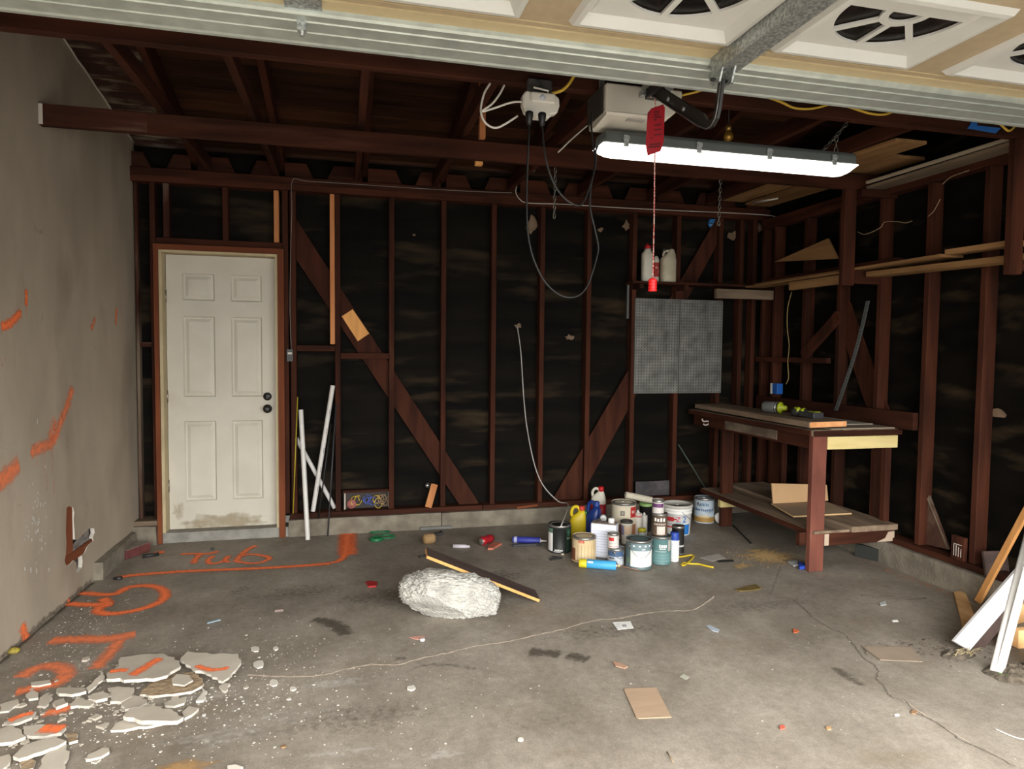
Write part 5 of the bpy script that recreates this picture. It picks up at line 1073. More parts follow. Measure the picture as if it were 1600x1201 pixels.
# jugs in the back row
def jug(label, px, m, capm, hw, hd, h, rot, name='jug', capx=.02):
    c, r, hh = stand(*px); t = thing(name, label, 'jug', (c[0], c[1], 0), rot=(0, 0, rot)); k = h
    lobj('body', loft(MB(), [(0, hw*.94, hd*.94, 0, 0), (.01, hw, hd, 0, 0), (k*.58, hw, hd, 0, 0), (k*.68, hw*.88, hd*.9, .006, 0), (k*.80, hw*.52, hd*.62, hw*.38, 0), (k*.88, .020, .020, hw*.45, 0)]), m, t)
    lobj('handle', MB().tube(smooth_path([(-hw*.55, 0, k*.62), (-hw*.80, 0, k*.76), (-hw*.62, 0, k*.93), (-hw*.1, 0, k*.97), (hw*.30, 0, k*.84)], 5), .013, 8), m, t)
    lobj('cap', MB().lathe([(.021, k*.86), (.022, k*.875), (.022, k*.99), (.018, k), (0, k)], 18, (hw*.45, 0, 0)), capm, t); return t, k
t, k = jug('yellow jug with a red cap and tilted handle in the back row', (888, 917, 790, 846), mat('yellow_plastic', (.62, .47, .015), (.55, .41, .012), scale=5, rough=.4), C(.50, .04, .02), .062, .045, .255, math.radians(-20))
t, k = jug('deep blue jug with a green-edged handle between the yellow and the cream containers', (915, 938, 779, 846), mat('navy_plastic', (.012, .035, .19), (.008, .025, .13), scale=5, rough=.35), C(.015, .05, .24), .058, .05, .295, math.radians(-50)); b = MB(); b.box((-.062, -.0505, .20), (-.030, -.046, .218)); lobj('label', b, C(.10, .30, .10), t)
c, r, hh = stand(938, 960, 767, 838); t = thing('jug', 'white jug with a red cap and red label at the back beside the blue jug', 'jug', (c[0]+.035, -.20, 0), rot=(0, 0, math.radians(-25))); k = .315
lobj('body', loft(MB(), [(0, .058, .045, 0, 0), (.01, .062, .048, 0, 0), (.20, .062, .048, 0, 0), (.235, .056, .042, 0, 0), (.275, .026, .024, .018, 0), (.285, .020, .020, .020, 0)]), m_milk, t); lobj('handle', MB().tube(smooth_path([(-.045, 0, .225), (-.05, 0, .27), (-.03, 0, .30), (.0, 0, .295), (.012, 0, .27)], 5), .012, 8), m_milk, t); lobj('cap', MB().lathe([(.023, .28), (.023, .318), (0, .320)], 16, (.020, 0, 0)), m_rcap, t); b = MB(); loft(b, [(.05, .0628, .0488, 0, 0), (.18, .0628, .0488, 0, 0)]); lobj('label', b, C(.36, .02, .025), t)
p = at_z(942, 812, .17); t = thing('jar_lid', 'small round grey metal lid propped up behind the rectangular tin', 'lid', (p[0], p[1]-.2, .16)); 
bpy.data.objects.remove(t)
# lying cans and tubes
def lying(name, label, cat, a, b_, r, parts_):
    a, b_ = Vector((*a[:2], r)), Vector((*b_[:2], r)); d = (b_-a).normalized(); L = (b_-a).length; t = thing(name, label, cat, ((a+b_)/2).xy.to_3d())
    for nm, f0, f1, r0, r1, m in parts_: mb = MB(); mb.tube([a+d*L*f0, a+d*L*(f0+.004), a+d*L*(f1-.004), a+d*L*f1], [r0*.97, r0, r1, r1*.97], 24); obj(nm, mb, m, t)
    return t, a, b_, d, L
t, a, b_, d, L = lying('spray_can', 'blue spray can with a yellow cap lying on its side before the cans', 'spray can', at_z(905, 886, .0), at_z(965, 890.5, .0), .029, (('cap', 0, .20, .0275, .0275, C(.62, .52, .02)), ('body', .205, .96, .029, .029, C(.06, .36, .68)), ('dome', .96, 1.0, .025, .015, m_rim), ('nozzle', 1.0, 1.06, .008, .006, C(.6, .45, .2))))
p0 = a+d*L*.25; b = MB(); b.box((-.018, -.0005, -.014), (.018, .0005, .014), mat4=Matrix.Translation(p0+Vector((0, -.0278, .010))) @ Matrix.Rotation(math.atan2(d.y, d.x), 4, 'Z')); obj('label', b, m_paperw, t)
mb = MB(); mb.tube([b_+d*.02, Vector((b_.x+.13, b_.y-.05, .006))], .0015, 5); obj('straw', mb, C(.55, .2, .1), t)
t, a, b_, d, L = lying('sealant_tube', 'blue sealant cartridge with a white nozzle lying by the black can', 'sealant tube', at_z(801, 847.5), at_z(845, 849.5), .024, (('body', 0, .98, .024, .024, C(.035, .045, .30)), ('label', .05, .16, .0244, .0244, C(.4, .42, .6)), ('end', .98, 1.0, .02, .012, C(.6, .6, .6)), ('nozzle', 1.0, 1.22, .008, .003, C(.62, .6, .58))))
mb = MB(); q = at_z(822, 853); mb.beam((q[0]-.10, q[1], .012), (q[0]+.10, q[1]-.015, .012), .022, .018); mb.beam((q[0]+.07, q[1]-.012, .016), (q[0]+.10, q[1]-.04, .016), .016, .02); tag(obj('caulking_gun', mb, C(.03, .03, .032), bevel=.002), 'black caulking gun bar lying before the blue cartridge', 'caulking gun')

# ================================================================== ROCK AND BOARD
def rock():
    bm = bmesh.new(); bmesh.ops.create_icosphere(bm, subdivisions=7, radius=1.0); mb = MB(); vs = []
    cx, cy = 1.815, -1.765; hw, hd, hh = 0.258, 0.165, 0.115
    ct, st_ = math.cos(math.radians(-6)), math.sin(math.radians(-6))
    for v in bm.verts:
        d = v.co.normalized(); p = Vector(d)
        # squared-off lump, flat cut face low on the near side
        p = Vector([math.copysign(abs(q)**e_, q) for q, e_ in zip(p, (0.85, 0.85, 0.72))])
        big = mnoise.noise(d*1.6+Vector((3, 1, 7)))*0.10
        rough = 0.0
        cut = d.dot(Vector((-0.42, -0.74, -0.52)).normalized())
        lim = 0.80
        top = d.z > -0.25
        if cut > lim: p = p - Vector((-0.42, -0.74, -0.52)).normalized()*(cut-lim)*1.0
        else:
            q = d*6.5; f = mnoise.fractal(q, 0.7, 2.2, 7); rid = abs(mnoise.noise(Vector((d.x*9, d.y*9, d.z*20))))+0.5*abs(mnoise.noise(d*26))
            rough = f*0.055 - rid*0.085 + 0.045
        p = p*(1+big+rough)
        x, y, z = p.x*hw, p.y*hd, p.z*hh
        z += 0.105-0.030*p.x-0.012*p.y
        X, Y = cx+x*ct-y*st_, cy+x*st_+y*ct
        if Y > -1.76: z = min(z, 0.290-0.282*(X-1.687)/0.634-0.010+0.03*max(0, -1.735-Y)*10)
        vs.append((X, Y, max(z, 0.0)))
    bm.verts.index_update(); mb.add(vs, [tuple(v.index for v in f.verts) for f in bm.faces], 0, True); bm.free(); return mb
m_rock = mat('pale_rock', (0.47, 0.46, 0.42), (0.32, 0.31, 0.285), scale=14, rough=0.95, bump=1.0, bscale=70, lo=0.3, hi=0.6, c3=(0.52, 0.42, 0.27), scale3=2.2, lo3=0.66, hi3=0.8)
tag(obj('concrete_lump', rock(), m_rock), 'large rough whitish lump of rock with one smooth broken face on the floor', 'rock')
a0 = Vector(at_z(842, 941, 0.008)); a0.z = 0.010
P0 = at_plane(666, 872, (1.9, -1.5, 0), (0.35, 1, 0)); 
u0 = Vector(at_y(666, 872, -1.72)); d = (u0-a0).normalized(); L = (u0-a0).length
side = Vector((0.10, 0.98, 0.03)); side = (side-d*side.dot(d)).normalized(); nn = d.cross(side).normalized(); nn = nn if nn.z > 0 else -nn
W_, T_ = 0.135, 0.016
q0 = [a0, a0+side*W_, u0+side*W_, u0]
b = MB(); b.prism(q0, nn*T_, 0, 1); bd = obj('shelf_board', b, [wood('dark_board', 'x'), wood('orange_ply', 'x')]); pass
tag(bd, 'dark brown board with an orange front edge leaning on the pale rock', 'board')
# ================================================================== PAINT, CRACKS AND MARKS ON THE FLOOR AND WALL
OR = decal('orange_spray', (0.98, 0.20, 0.055), 0.97, 55, soft=True); ORT = decal('orange_spray_thin', (0.95, 0.24, 0.09), 0.80, 40, soft=True)
def stroke(pts, w, m=OR, cover=0.85, per=8, name='paint_line', jit=0.03):
    w = [x*1.35 for x in w] if isinstance(w, list) else w*1.35; cover = min(1.0, cover*1.12); P = smooth_path([at_z(u, v, 0.0005) for u, v in pts], per); n = len(P); obj(name, ribbon(P, w, (0, 0, 1), cover, jitter=jit, lift=0.0018+0.0001*random.random()), m, floor)
stroke([(178, 903), (215, 898), (300, 892), (400, 888), (470, 884), (520, 880)], .062); stroke([(515, 880), (530, 876), (538, 868), (541, 855), (543, 835)], [.05]*8+[.06]*8+[.07]*8+[.085]*9)
stroke([(543, 868), (543, 850), (544, 828)], .14, OR, .95)
stroke([(281, 866), (300, 865), (325, 865), (343, 861)], .048); stroke([(313, 866), (306, 873), (302, 881)], .050)
stroke([(335, 868), (326, 874), (327, 880), (338, 880), (350, 876), (358, 868)], .044); stroke([(357, 868), (352, 875), (358, 879)], .042)
stroke([(401, 852), (388, 858), (376, 868), (370, 876), (378, 879)], .052); stroke([(375, 869), (390, 866), (410, 868), (421, 872), (410, 878), (392, 880), (376, 878)], .046)
stroke([(224, 870), (245, 864), (258, 862)], .07, OR, .8)
stroke([(124, 926), (160, 929), (182, 927), (200, 918), (225, 915), (248, 918), (258, 927), (254, 937), (235, 947), (205, 955), (172, 959), (152, 955), (160, 947), (178, 944)], .066)
stroke([(104, 943), (140, 945), (165, 944)], .07, OR, .9); stroke([(160, 934), (168, 944), (154, 948)], .07)
stroke([(75, 1001), (120, 999), (170, 998), (215, 990)], .10, ORT, .85); stroke([(188, 999), (176, 1015), (158, 1034), (148, 1046)], .075, ORT, .75)
stroke([(30, 1060), (52, 1046), (78, 1040), (98, 1044), (104, 1052), (92, 1066), (60, 1074), (22, 1082)], .085, ORT, .75); stroke([(68, 1114), (90, 1112), (112, 1102)], .06, ORT, .8)
blot_m = decal('orange_haze', (0.78, 0.20, 0.07), .5, 50); obj('paint_spot', blot(at_z(285, 1201, 0.0), (.13, 0, 0), (0, .07, 0), cover=.8, seed=2), decal('tan_stain', (0.42, 0.25, 0.10), .7, 30), floor)
def wstroke(pts, w, m=OR, cover=0.9, per=6):
    P = smooth_path([lw(u, v) for u, v in pts], per); obj('paint_line', ribbon(P, w*1.35, LWN, cover, lift=0.0018+0.0001*random.random()), m, wall_left)
wstroke([(41, 450), (40, 480)], .035); wstroke([(41, 470), (41, 496)], .004, OR, .8); wstroke([(0, 511), (15, 505), (34, 486)], .050, OR, .95)
wstroke([(182, 478), (180, 510)], .040, ORT, .95); wstroke([(149, 495), (141, 516)], .050, ORT, .75)
wstroke([(0, 570), (10, 556)], .06, ORT, .3)
wstroke([(114, 602), (104, 635), (94, 660), (82, 690), (60, 700), (46, 709)], .075, ORT, .8); wstroke([(88, 652), (76, 692)], .10, ORT, .6)
for u, v0, v1 in ((81, 690, 745), (68, 700, 740), (83, 745, 775), (72, 735, 770), (57, 705, 735)): wstroke([(u, v0), (u+1, v1)], .008, ORT, .5)
wstroke([(31, 722), (12, 742), (-6, 756)], .10, ORT, .85)
wstroke([(33, 975), (38, 990), (44, 1008)], .07, OR, .8); wstroke([(106, 934), (108, 946)], .03, OR, .9)
rr = random.Random(77); mb = MB(); mb.cov = []
for k in range(46):
    u = rr.gauss(57, 9); v = rr.gauss(815, 38)
    c = Vector(lw(u, v)); q = blot(c, (0, .010*rr.uniform(.6, 1.2), 0), (0, 0, .022*rr.uniform(.5, 1.4)), 2, 8, .2, .001, .9, k); o = len(mb.v); mb.v += q.v; mb.f += [tuple(i+o for i in f) for f in q.f]; mb.m += q.m; mb.sm += q.sm; mb.cov += q.cov
for (u0, v0, su, sv, n) in ((160, 690, 12, 30, 12), (25, 690, 30, 12, 10), (25, 860, 20, 40, 14), (50, 375, 8, 14, 6)):
    for k in range(n):
        c = Vector(lw(rr.gauss(u0, su), rr.gauss(v0, sv))); q = blot(c, (0, .006, 0), (0, 0, .010*rr.uniform(.5, 1.6)), 2, 7, .3, .001, .8, k); o = len(mb.v); mb.v += q.v; mb.f += [tuple(i+o for i in f) for f in q.f]; mb.m += q.m; mb.sm += q.sm; mb.cov += q.cov
o = obj('filler_dabs', mb, decal('white_filler', (.66, .64, .58), .9, 60), wall_left); o['kind'] = 'stuff'
for (u, v, ay, az_, cv) in ((60, 360, .10, .05, .4), (66, 500, .05, .05, .4), (105, 690, .03, .10, .4), (150, 545, .12, .06, .25), (30, 790, .05, .02, .4), (135, 790, .03, .05, .35), (180, 670, .06, .06, .25), (60, 900, .3, .12, .2)):
    obj('scuff', blot(lw(u, v), (0, ay, 0), (0, 0, az_), cover=cv, seed=u, rough=.4), decal('wall_scuff', (.20, .165, .125), .55, 45), wall_left)
# dust, damp shoe prints, cracks
def shoe(pts, w, m, cover=.8): stroke(pts, w, m, cover, 4, 'shoe_print', .2)
DK = decal('dark_damp', (0.085, 0.068, 0.048), .8, 42, soft=True); DU = decal('white_dust', (0.60, 0.57, 0.52), .6, 38)
shoe([(489, 967), (505, 970), (522, 974)], .075, DK); shoe([(516, 972), (532, 982), (544, 993)], .10, DK)
shoe([(824, 1018), (850, 1020), (880, 1023)], .085, DK); shoe([(884, 1023), (902, 1027), (921, 1032)], .075, DK); shoe([(612, 1031), (640, 1028)], .05, DK, .5); shoe([(640, 1044), (690, 1038), (755, 1048)], .04, DK, .35)
shoe([(1298, 1040), (1330, 1060), (1350, 1074)], .06, DK, .55); shoe([(355, 930), (395, 915)], .09, DK, .35)
for (u, v, ax, ay, cv, sd) in ((520, 1068, .22, .07, .55, 1), (440, 1120, .28, .10, .40, 2), (300, 1090, .36, .10, .45, 3), (530, 1175, .30, .06, .40, 4), (350, 1150, .30, .12, .42, 5), (150, 1040, .25, .16, .4, 6), (200, 960, .26, .12, .3, 8), (690, 1178, .10, .05, .5, 9), (1240, 1010, .30, .12, .28, 10), (400, 960, .30, .14, .25, 12)):
    obj('dust_patch', blot(at_z(u, v, 0), (ax, .03*ax, 0), (-.02, ay, 0), cover=cv, seed=sd, lift=.0011), DU, floor)
for (u, v, ax, ay, cv, sd) in ((1190, 945, .6, .15, .3, 21), (960, 985, .5, .14, .3, 22), (620, 930, .55, .2, .45, 23), (760, 900, .4, .15, .4, 24), (470, 925, .4, .16, .35, 25), (560, 1120, .5, .14, .3, 26), (860, 1130, .3, .08, .22, 27)):
    obj('damp_patch', blot(at_z(u, v, 0), (ax, .03*ax, 0), (-.02, ay, 0), cover=cv, seed=sd, lift=.0009), DK, floor)
P = [Vector((lx(y)+.012, y, .0005)) for y in np.linspace(-2.6, -.82, 40)]; obj('dirt_line', ribbon(P, .035, (0, 0, 1), .8, jitter=.5, lift=.0013), DK, floor)
P = [Vector((lx(y)+.0005, y, .012+.01*mnoise.noise(Vector((y*6, 0, 0))))) for y in np.linspace(-2.6, -.82, 60)]; obj('dirt_line', ribbon(P, .05, LWN, .6, jitter=.5, lift=.0012), DK, wall_left)
m_top = mat('plaster_piece', (0.50, 0.455, 0.385), (0.42, 0.375, 0.31), scale=7, rough=.85); m_under = mat('plaster_back', (0.36, 0.27, 0.17), (0.26, 0.19, 0.12), scale=40, rough=1.0, bump=.8)
CRK = decal('filled_crack', (0.58, 0.49, 0.39), 1.0, 25); CRD = decal('open_crack', (0.10, 0.08, 0.06), .75, 18)
def crack(pts, w, m):
    P = []
    for p in smooth_path([at_z(u, v, 0.0005) for u, v in pts], 7): P.append(p+Vector((random.uniform(-.004, .004), random.uniform(-.004, .004), 0)))
    obj('crack', ribbon(P, w, (0, 0, 1), 1.0, jitter=.4, lift=.0015), m, floor)
crack([(380, 1054), (440, 1057), (500, 1055), (540, 1046), (580, 1038), (620, 1039), (660, 1028), (700, 1020), (740, 1010), (790, 1003), (840, 992), (880, 983), (930, 969), (960, 967), (1000, 960), (1040, 955), (1082, 953), (1098, 945), (1118, 930)], .015, CRK)
crack([(1225, 872), (1213, 905), (1203, 930)], .004, CRD)
crack([(1238, 935), (1258, 952), (1275, 968), (1300, 983), (1318, 990), (1335, 1008), (1350, 1028), (1368, 1040), (1372, 1052), (1370, 1060), (1383, 1075), (1392, 1088), (1415, 1096), (1424, 1108), (1440, 1118), (1470, 1132), (1500, 1156), (1520, 1164), (1550, 1178), (1590, 1200)], .007, CRD)
crack([(1344, 1006), (1358, 1026)], .008, CRD); crack([(1392, 1088), (1418, 1098), (1455, 1124), (1520, 1164)], .006, CRK)

# sawdust and crumbs: what nobody would count
def crumbs(name, cen, n, sx, sy, smin, smax, m, seed, parent=None, flat=.5):
    rr = random.Random(seed); mb = MB()
    for i in range(n):
        x, y = cen[0]+rr.gauss(0, sx), cen[1]+rr.gauss(0, sy)
        if x < lx(y)+.02: continue
        s = rr.uniform(smin, smax)*(1 if rr.random() < .85 else 1.8); a = rr.uniform(0, 6.28); k = rr.randint(3, 5)
        P = [(x+s*math.cos(a+6.283*j/k)*rr.uniform(.7, 1.2), y+s*math.sin(a+6.283*j/k)*rr.uniform(.7, 1.2), .0005) for j in range(k)]
        mb.prism(P, (0, 0, s*flat))
    o = obj(name, mb, m); o['kind'] = 'stuff'; return o
def many(name, specs, m, label, cat):
    big = MB()
    for sp_ in specs:
        cen, n, sx, sy, smin, smax, seed = sp_; rr = random.Random(seed)
        for i in range(n):
            x, y = cen[0]+rr.gauss(0, sx), cen[1]+rr.gauss(0, sy)
            if x < lx(y)+.02 or x > 4.77 or y > -.1: continue
            s = rr.uniform(smin, smax)*(1 if rr.random() < .9 else 2.0); a = rr.uniform(0, 6.28); k = rr.randint(3, 5)
            big.prism([(x+s*math.cos(a+6.283*j/k)*rr.uniform(.7, 1.2), y+s*math.sin(a+6.283*j/k)*rr.uniform(.7, 1.2), .0005) for j in range(k)], (0, 0, s*.4))
    o = tag(obj(name, big, m), label, cat); o['kind'] = 'stuff'; return o
many('plaster_crumbs', [(at_z(300, 1080), 900, .42, .36, .0007, .0032, 1), (at_z(560, 1080), 420, .75, .50, .0006, .0022, 2), (at_z(120, 985), 500, .10, .35, .0007, .0028, 3), (at_z(250, 1110), 260, .25, .14, .001, .005, 5), (at_z(1150, 1050), 260, 1.0, .6, .0006, .002, 4)], m_gyp, 'white plaster crumbs and specks scattered over the floor round the broken pieces', 'crumbs')
m_saw = mat('sawdust', (0.56, 0.38, 0.17), (0.44, 0.28, 0.11), scale=60, rough=1.0, bump=.5)
sdm = decal('sawdust_film', (0.56, 0.37, 0.16), .95, 30, soft=True)
o = tag(obj('sawdust', blot(at_z(1198, 868), (.24, -.03, 0), (.05, .19, 0), 5, 40, .5, .0016, .9, 8), sdm), 'scattered patch of sawdust on the floor before the workbench', 'sawdust'); o['kind'] = 'stuff'
for (u, v, ax, ay, sd_) in ((1225, 872, .10, .05, 1), (1160, 884, .10, .06, 2), (1180, 860, .09, .05, 3)): q = obj('sawdust_smear', blot(at_z(u, v), (ax, 0, 0), (0, ay, 0), 4, 24, .5, .0018, .75, sd_), sdm, o); q['kind'] = 'stuff'
fk = crumbs('sawdust_flecks', at_z(1192, 870), 700, .17, .12, .0008, .003, m_saw, 6, flat=.3); fk.parent = o; fk.location = fk.location-o.location
many('plaster_fragments', [(at_z(110, 1100), 60, .16, .16, .004, .011, 31), (at_z(230, 1090), 70, .16, .10, .004, .012, 32), (at_z(40, 1150), 40, .10, .16, .004, .012, 33)], m_top, 'small broken plaster fragments filling the gaps between the larger pieces', 'fragments')
many('rusty_grit', [((4.74, -1.85), 200, .03, .25, .001, .004, 7)], plain('red_grit', (.35, .12, .05)), 'rusty grit along the foot of the kerb under the stud wall', 'grit')

# ================================================================== BROKEN PLASTER
def piece(px, label, z=0.0, th=.022, tilt=(0, 0), top=m_top, group=None, jag=.16, seed=0, strokes=()):
    """a flat broken piece outlined on the floor, raised to height z and tilted a little"""
    th *= 0.62; rr = random.Random(seed+len(px)*7+int(px[0][0])); P = [Vector(at_z(u, v, z+th)) for u, v in px]; c = sum(P, Vector())/len(P)
    Q = []
    for i, p in enumerate(P):
        q = P[(i+1) % len(P)]; Q.append(p); L = (q-p).length
        if L > .045:
            for k in range(1, 1+min(4, int(L/.03))):
                f = k/(1+min(4, int(L/.03))); nrm = Vector((-(q-p).y, (q-p).x, 0)).normalized(); Q.append(p.lerp(q, f)+nrm*rr.uniform(-jag, jag)*min(L, .12)*.6)
    for p in Q: p.z = z+th+tilt[0]*(p.x-c.x)+tilt[1]*(p.y-c.y); p.z = max(p.z, th+.001)
    if len(Q) > 2:
        area = sum(Q[i].x*Q[(i+1) % len(Q)].y-Q[(i+1) % len(Q)].x*Q[i].y for i in range(len(Q)))
        if area < 0: Q.reverse()
    mb = MB(); n = len(Q); o = 0
    low = [Vector((c.x+(p.x-c.x)*rr.uniform(.96, 1.0), c.y+(p.y-c.y)*rr.uniform(.96, 1.0), p.z-th)) for p in Q]
    mb.v = [tuple(p) for p in Q]+[tuple(p) for p in low]
    mb.f.append(tuple(range(n))); mb.m.append(0); mb.f.append(tuple(reversed(range(n, 2*n)))); mb.m.append(2)
    for i in range(n): j = (i+1) % n; mb.f.append((i, i+n, j+n, j)); mb.m.append(1)
    mb.sm = [False]*len(mb.f); ob = obj('plaster_piece', mb, [top, m_gyp, m_under]); tag(ob, label, 'plaster piece', group)
    for pts, w in strokes:
        S = [Vector(at_z(u, v, z+th)) for u, v in pts]
        for p in S: p.z = z+th+tilt[0]*(p.x-c.x)+tilt[1]*(p.y-c.y)
        obj('paint_line', ribbon(smooth_path(S, 6), w, (0, 0, 1), .9, lift=.0012), OR, ob)
    return ob
GP_ = 'broken plaster pieces heaped by the wall'
piece([(185, 1031), (188, 1025), (215, 1021), (240, 1020), (256, 1019), (280, 1031), (283, 1041), (262, 1056), (240, 1062), (205, 1063), (166, 1062), (170, 1050), (190, 1038)], 'largest grey plaster slab, crossed by two orange strokes', .030, .024, (0.0, -.04), group=GP_, strokes=((((252, 1026), (228, 1042), (204, 1058)), .07), (((170, 1050), (185, 1048), (202, 1047)), .05)))
piece([(281, 1029), (293, 1016), (315, 1019), (335, 1022), (345, 1021), (372, 1023), (377, 1036), (348, 1064), (330, 1053), (305, 1046)], 'five-cornered pale plaster slab at the far end of the heap, with one orange stroke', .030, .020, (0.05, .02), group=GP_, strokes=((((305, 1038), (330, 1046), (360, 1044)), .045),))
piece([(192, 1118), (202, 1106), (228, 1103), (250, 1103), (270, 1110), (287, 1120), (278, 1126), (250, 1126), (222, 1126)], 'lens-shaped pale plaster slab lying nearest the middle of the floor', .020, .026, (0, -.02), group=GP_)
piece([(172, 1141), (180, 1130), (200, 1120), (225, 1124), (262, 1128), (240, 1133), (205, 1138)], 'narrow plaster piece under the lens-shaped slab', 0, .016, group=GP_)
piece([(285, 1112), (295, 1103), (311, 1106), (300, 1116), (288, 1122)], 'small plaster piece touching the tip of the lens-shaped slab', 0, .018, group=GP_)
piece([(218, 1084), (240, 1086), (270, 1084), (300, 1080), (316, 1072), (317, 1060), (300, 1050), (270, 1052), (240, 1064), (222, 1076)], 'brown-backed plaster piece lying upside down between the two largest slabs', .006, .018, (0.02, 0), top=m_under, group=GP_)
piece([(268, 1060), (276, 1053), (296, 1054), (302, 1062), (288, 1070), (270, 1068)], 'small grey plaster chip on the upside-down brown piece', .026, .012, group=GP_)
piece([(168, 1075), (185, 1072), (210, 1075), (206, 1088), (190, 1096), (172, 1096)], 'square grey plaster piece below the largest slab', 0, .020, group=GP_)
piece([(190, 1098), (205, 1086), (222, 1087), (230, 1098), (218, 1104), (195, 1108)], 'rounded grey plaster piece above the lens-shaped slab', 0, .018, group=GP_)
piece([(256, 1098), (270, 1092), (292, 1088), (288, 1098), (272, 1103), (258, 1102)], 'thin plaster piece between the brown-backed piece and the lens-shaped slab', 0, .016, group=GP_)
piece([(90, 1072), (110, 1072), (133, 1074), (135, 1080), (112, 1086), (92, 1084)], 'white-edged plaster strip beside the largest slab, towards the wall', .008, .020, (0, -.1), group=GP_)
piece([(134, 1073), (148, 1062), (160, 1054), (164, 1058), (150, 1070), (138, 1078)], 'slender white plaster sliver against the largest slab', .012, .014, (0, .1), group=GP_)
piece([(138, 1092), (143, 1084), (160, 1080), (170, 1084), (168, 1090), (150, 1094)], 'white-edged oval plaster chip below the slender sliver', 0, .020, group=GP_)
piece([(82, 1098), (86, 1093), (100, 1089), (106, 1098), (88, 1106)], 'small white plaster block standing out beside an orange-streaked chip', .004, .022, (0, -.1), group=GP_)
piece([(110, 1104), (118, 1090), (130, 1090), (147, 1098), (140, 1103), (122, 1102)], 'grey triangular plaster chip in the middle of the small pieces', 0, .016, group=GP_)
piece([(40, 1085), (50, 1078), (60, 1082), (60, 1090), (45, 1092)], 'round grey plaster chip close to the wall', 0, .016, group=GP_)
piece([(62, 1090), (72, 1083), (82, 1090), (70, 1104), (62, 1102)], 'grey wedge of plaster beside the round chip', 0, .016, group=GP_)
piece([(48, 1066), (60, 1064), (78, 1062), (80, 1067), (60, 1071), (49, 1071)], 'small flat plaster strip lying on the faded orange loop', 0, .014, group=GP_)
piece([(6, 1128), (20, 1122), (40, 1114), (57, 1111), (50, 1120), (30, 1128), (14, 1132)], 'plaster piece painted orange all along its top', .004, .018, group=GP_, strokes=((((12, 1127), (34, 1118), (54, 1113)), .05),))
piece([(36, 1134), (60, 1131), (85, 1132), (104, 1136), (96, 1144), (70, 1150), (42, 1148)], 'grey plaster piece with a broad orange spot', .004, .020, group=GP_, strokes=((((62, 1138), (82, 1138), (100, 1139)), .085),))
piece([(0, 1138), (20, 1132), (34, 1140), (40, 1150), (20, 1158), (-8, 1160), (-12, 1146)], 'grey plaster slab cut off by the edge of the picture beside the orange spot', .004, .022, group=GP_)
piece([(20, 1180), (35, 1165), (60, 1156), (86, 1150), (104, 1158), (90, 1166), (65, 1174), (30, 1184)], 'long grey plaster slab with a white broken end', .012, .022, (.03, 0), group=GP_)
piece([(100, 1146), (118, 1144), (122, 1156), (108, 1160)], 'brownish plaster chip at the end of the long slab', 0, .016, top=m_under, group=GP_)
piece([(64, 1186), (78, 1172), (104, 1164), (105, 1185), (98, 1204), (66, 1206)], 'grey plaster slab with straight sides at the bottom of the heap', .004, .022, group=GP_)
piece([(-10, 1196), (0, 1182), (14, 1178), (16, 1190), (0, 1204)], 'plaster corner in the very corner of the picture', 0, .020, group=GP_)
piece([(30, 1192), (42, 1184), (56, 1188), (52, 1200), (34, 1204)], 'brown-stained plaster chip between the two bottom slabs', 0, .018, top=m_under, group=GP_)
piece([(134, 1186), (138, 1178), (160, 1168), (170, 1168), (171, 1174), (158, 1182), (140, 1186)], 'lone plaster piece lying out on the bare floor below the heap', 0, .016, group=GP_)
piece([(142, 1190), (158, 1186), (150, 1192)], 'sliver of plaster below the lone piece', 0, .008, group=GP_)
piece([(342, 1072), (350, 1066), (360, 1068), (352, 1080)], 'small white plaster bit under the five-cornered slab', 0, .016, group=GP_)
piece([(306, 1095), (318, 1080), (316, 1074), (324, 1080), (318, 1094)], 'white crumbled plaster lump beside the brown-backed piece', 0, .016, top=m_gyp, group=GP_)
piece([(355, 1196), (368, 1194), (380, 1198), (372, 1204), (356, 1204)], 'white plaster piece at the bottom edge away from the heap', 0, .02, top=m_gyp, group=GP_)
piece([(0, 1100), (12, 1096), (28, 1092), (30, 1100), (14, 1110), (0, 1112)], 'dull plaster flake against the wall above the orange-topped piece', 0, .014, group=GP_)
chips = [(399, 1013, 8, 'white plaster chip beyond the five-cornered slab, farthest of the three oval ones'), (405, 1037, 10, 'largest loose oval white plaster chip beside the five-cornered slab'), (428, 1066, 8, 'oval white plaster chip just below the long pale crack'), (457, 1075, 6, 'small round plaster chip below the crack, farther out than the oval one'),
         (643, 1074, 7, 'lone plaster chip in the middle of the floor under the long crack'), (813, 1154, 5, 'square white chip near the lower edge beside the brown cardboard square'), (431, 1012, 5, 'small slanting plaster chip beyond the loose oval ones')]
for i, (u, v, s, lab) in enumerate(chips):
    rr = random.Random(i+90); P = [(u+s*math.cos(a)*rr.uniform(.7, 1.1), v+s*.62*math.sin(a)*rr.uniform(.7, 1.1)) for a in np.linspace(0, 6.283, 7, endpoint=False)]
    piece(P, lab, 0, .010, top=m_gyp, seed=i)

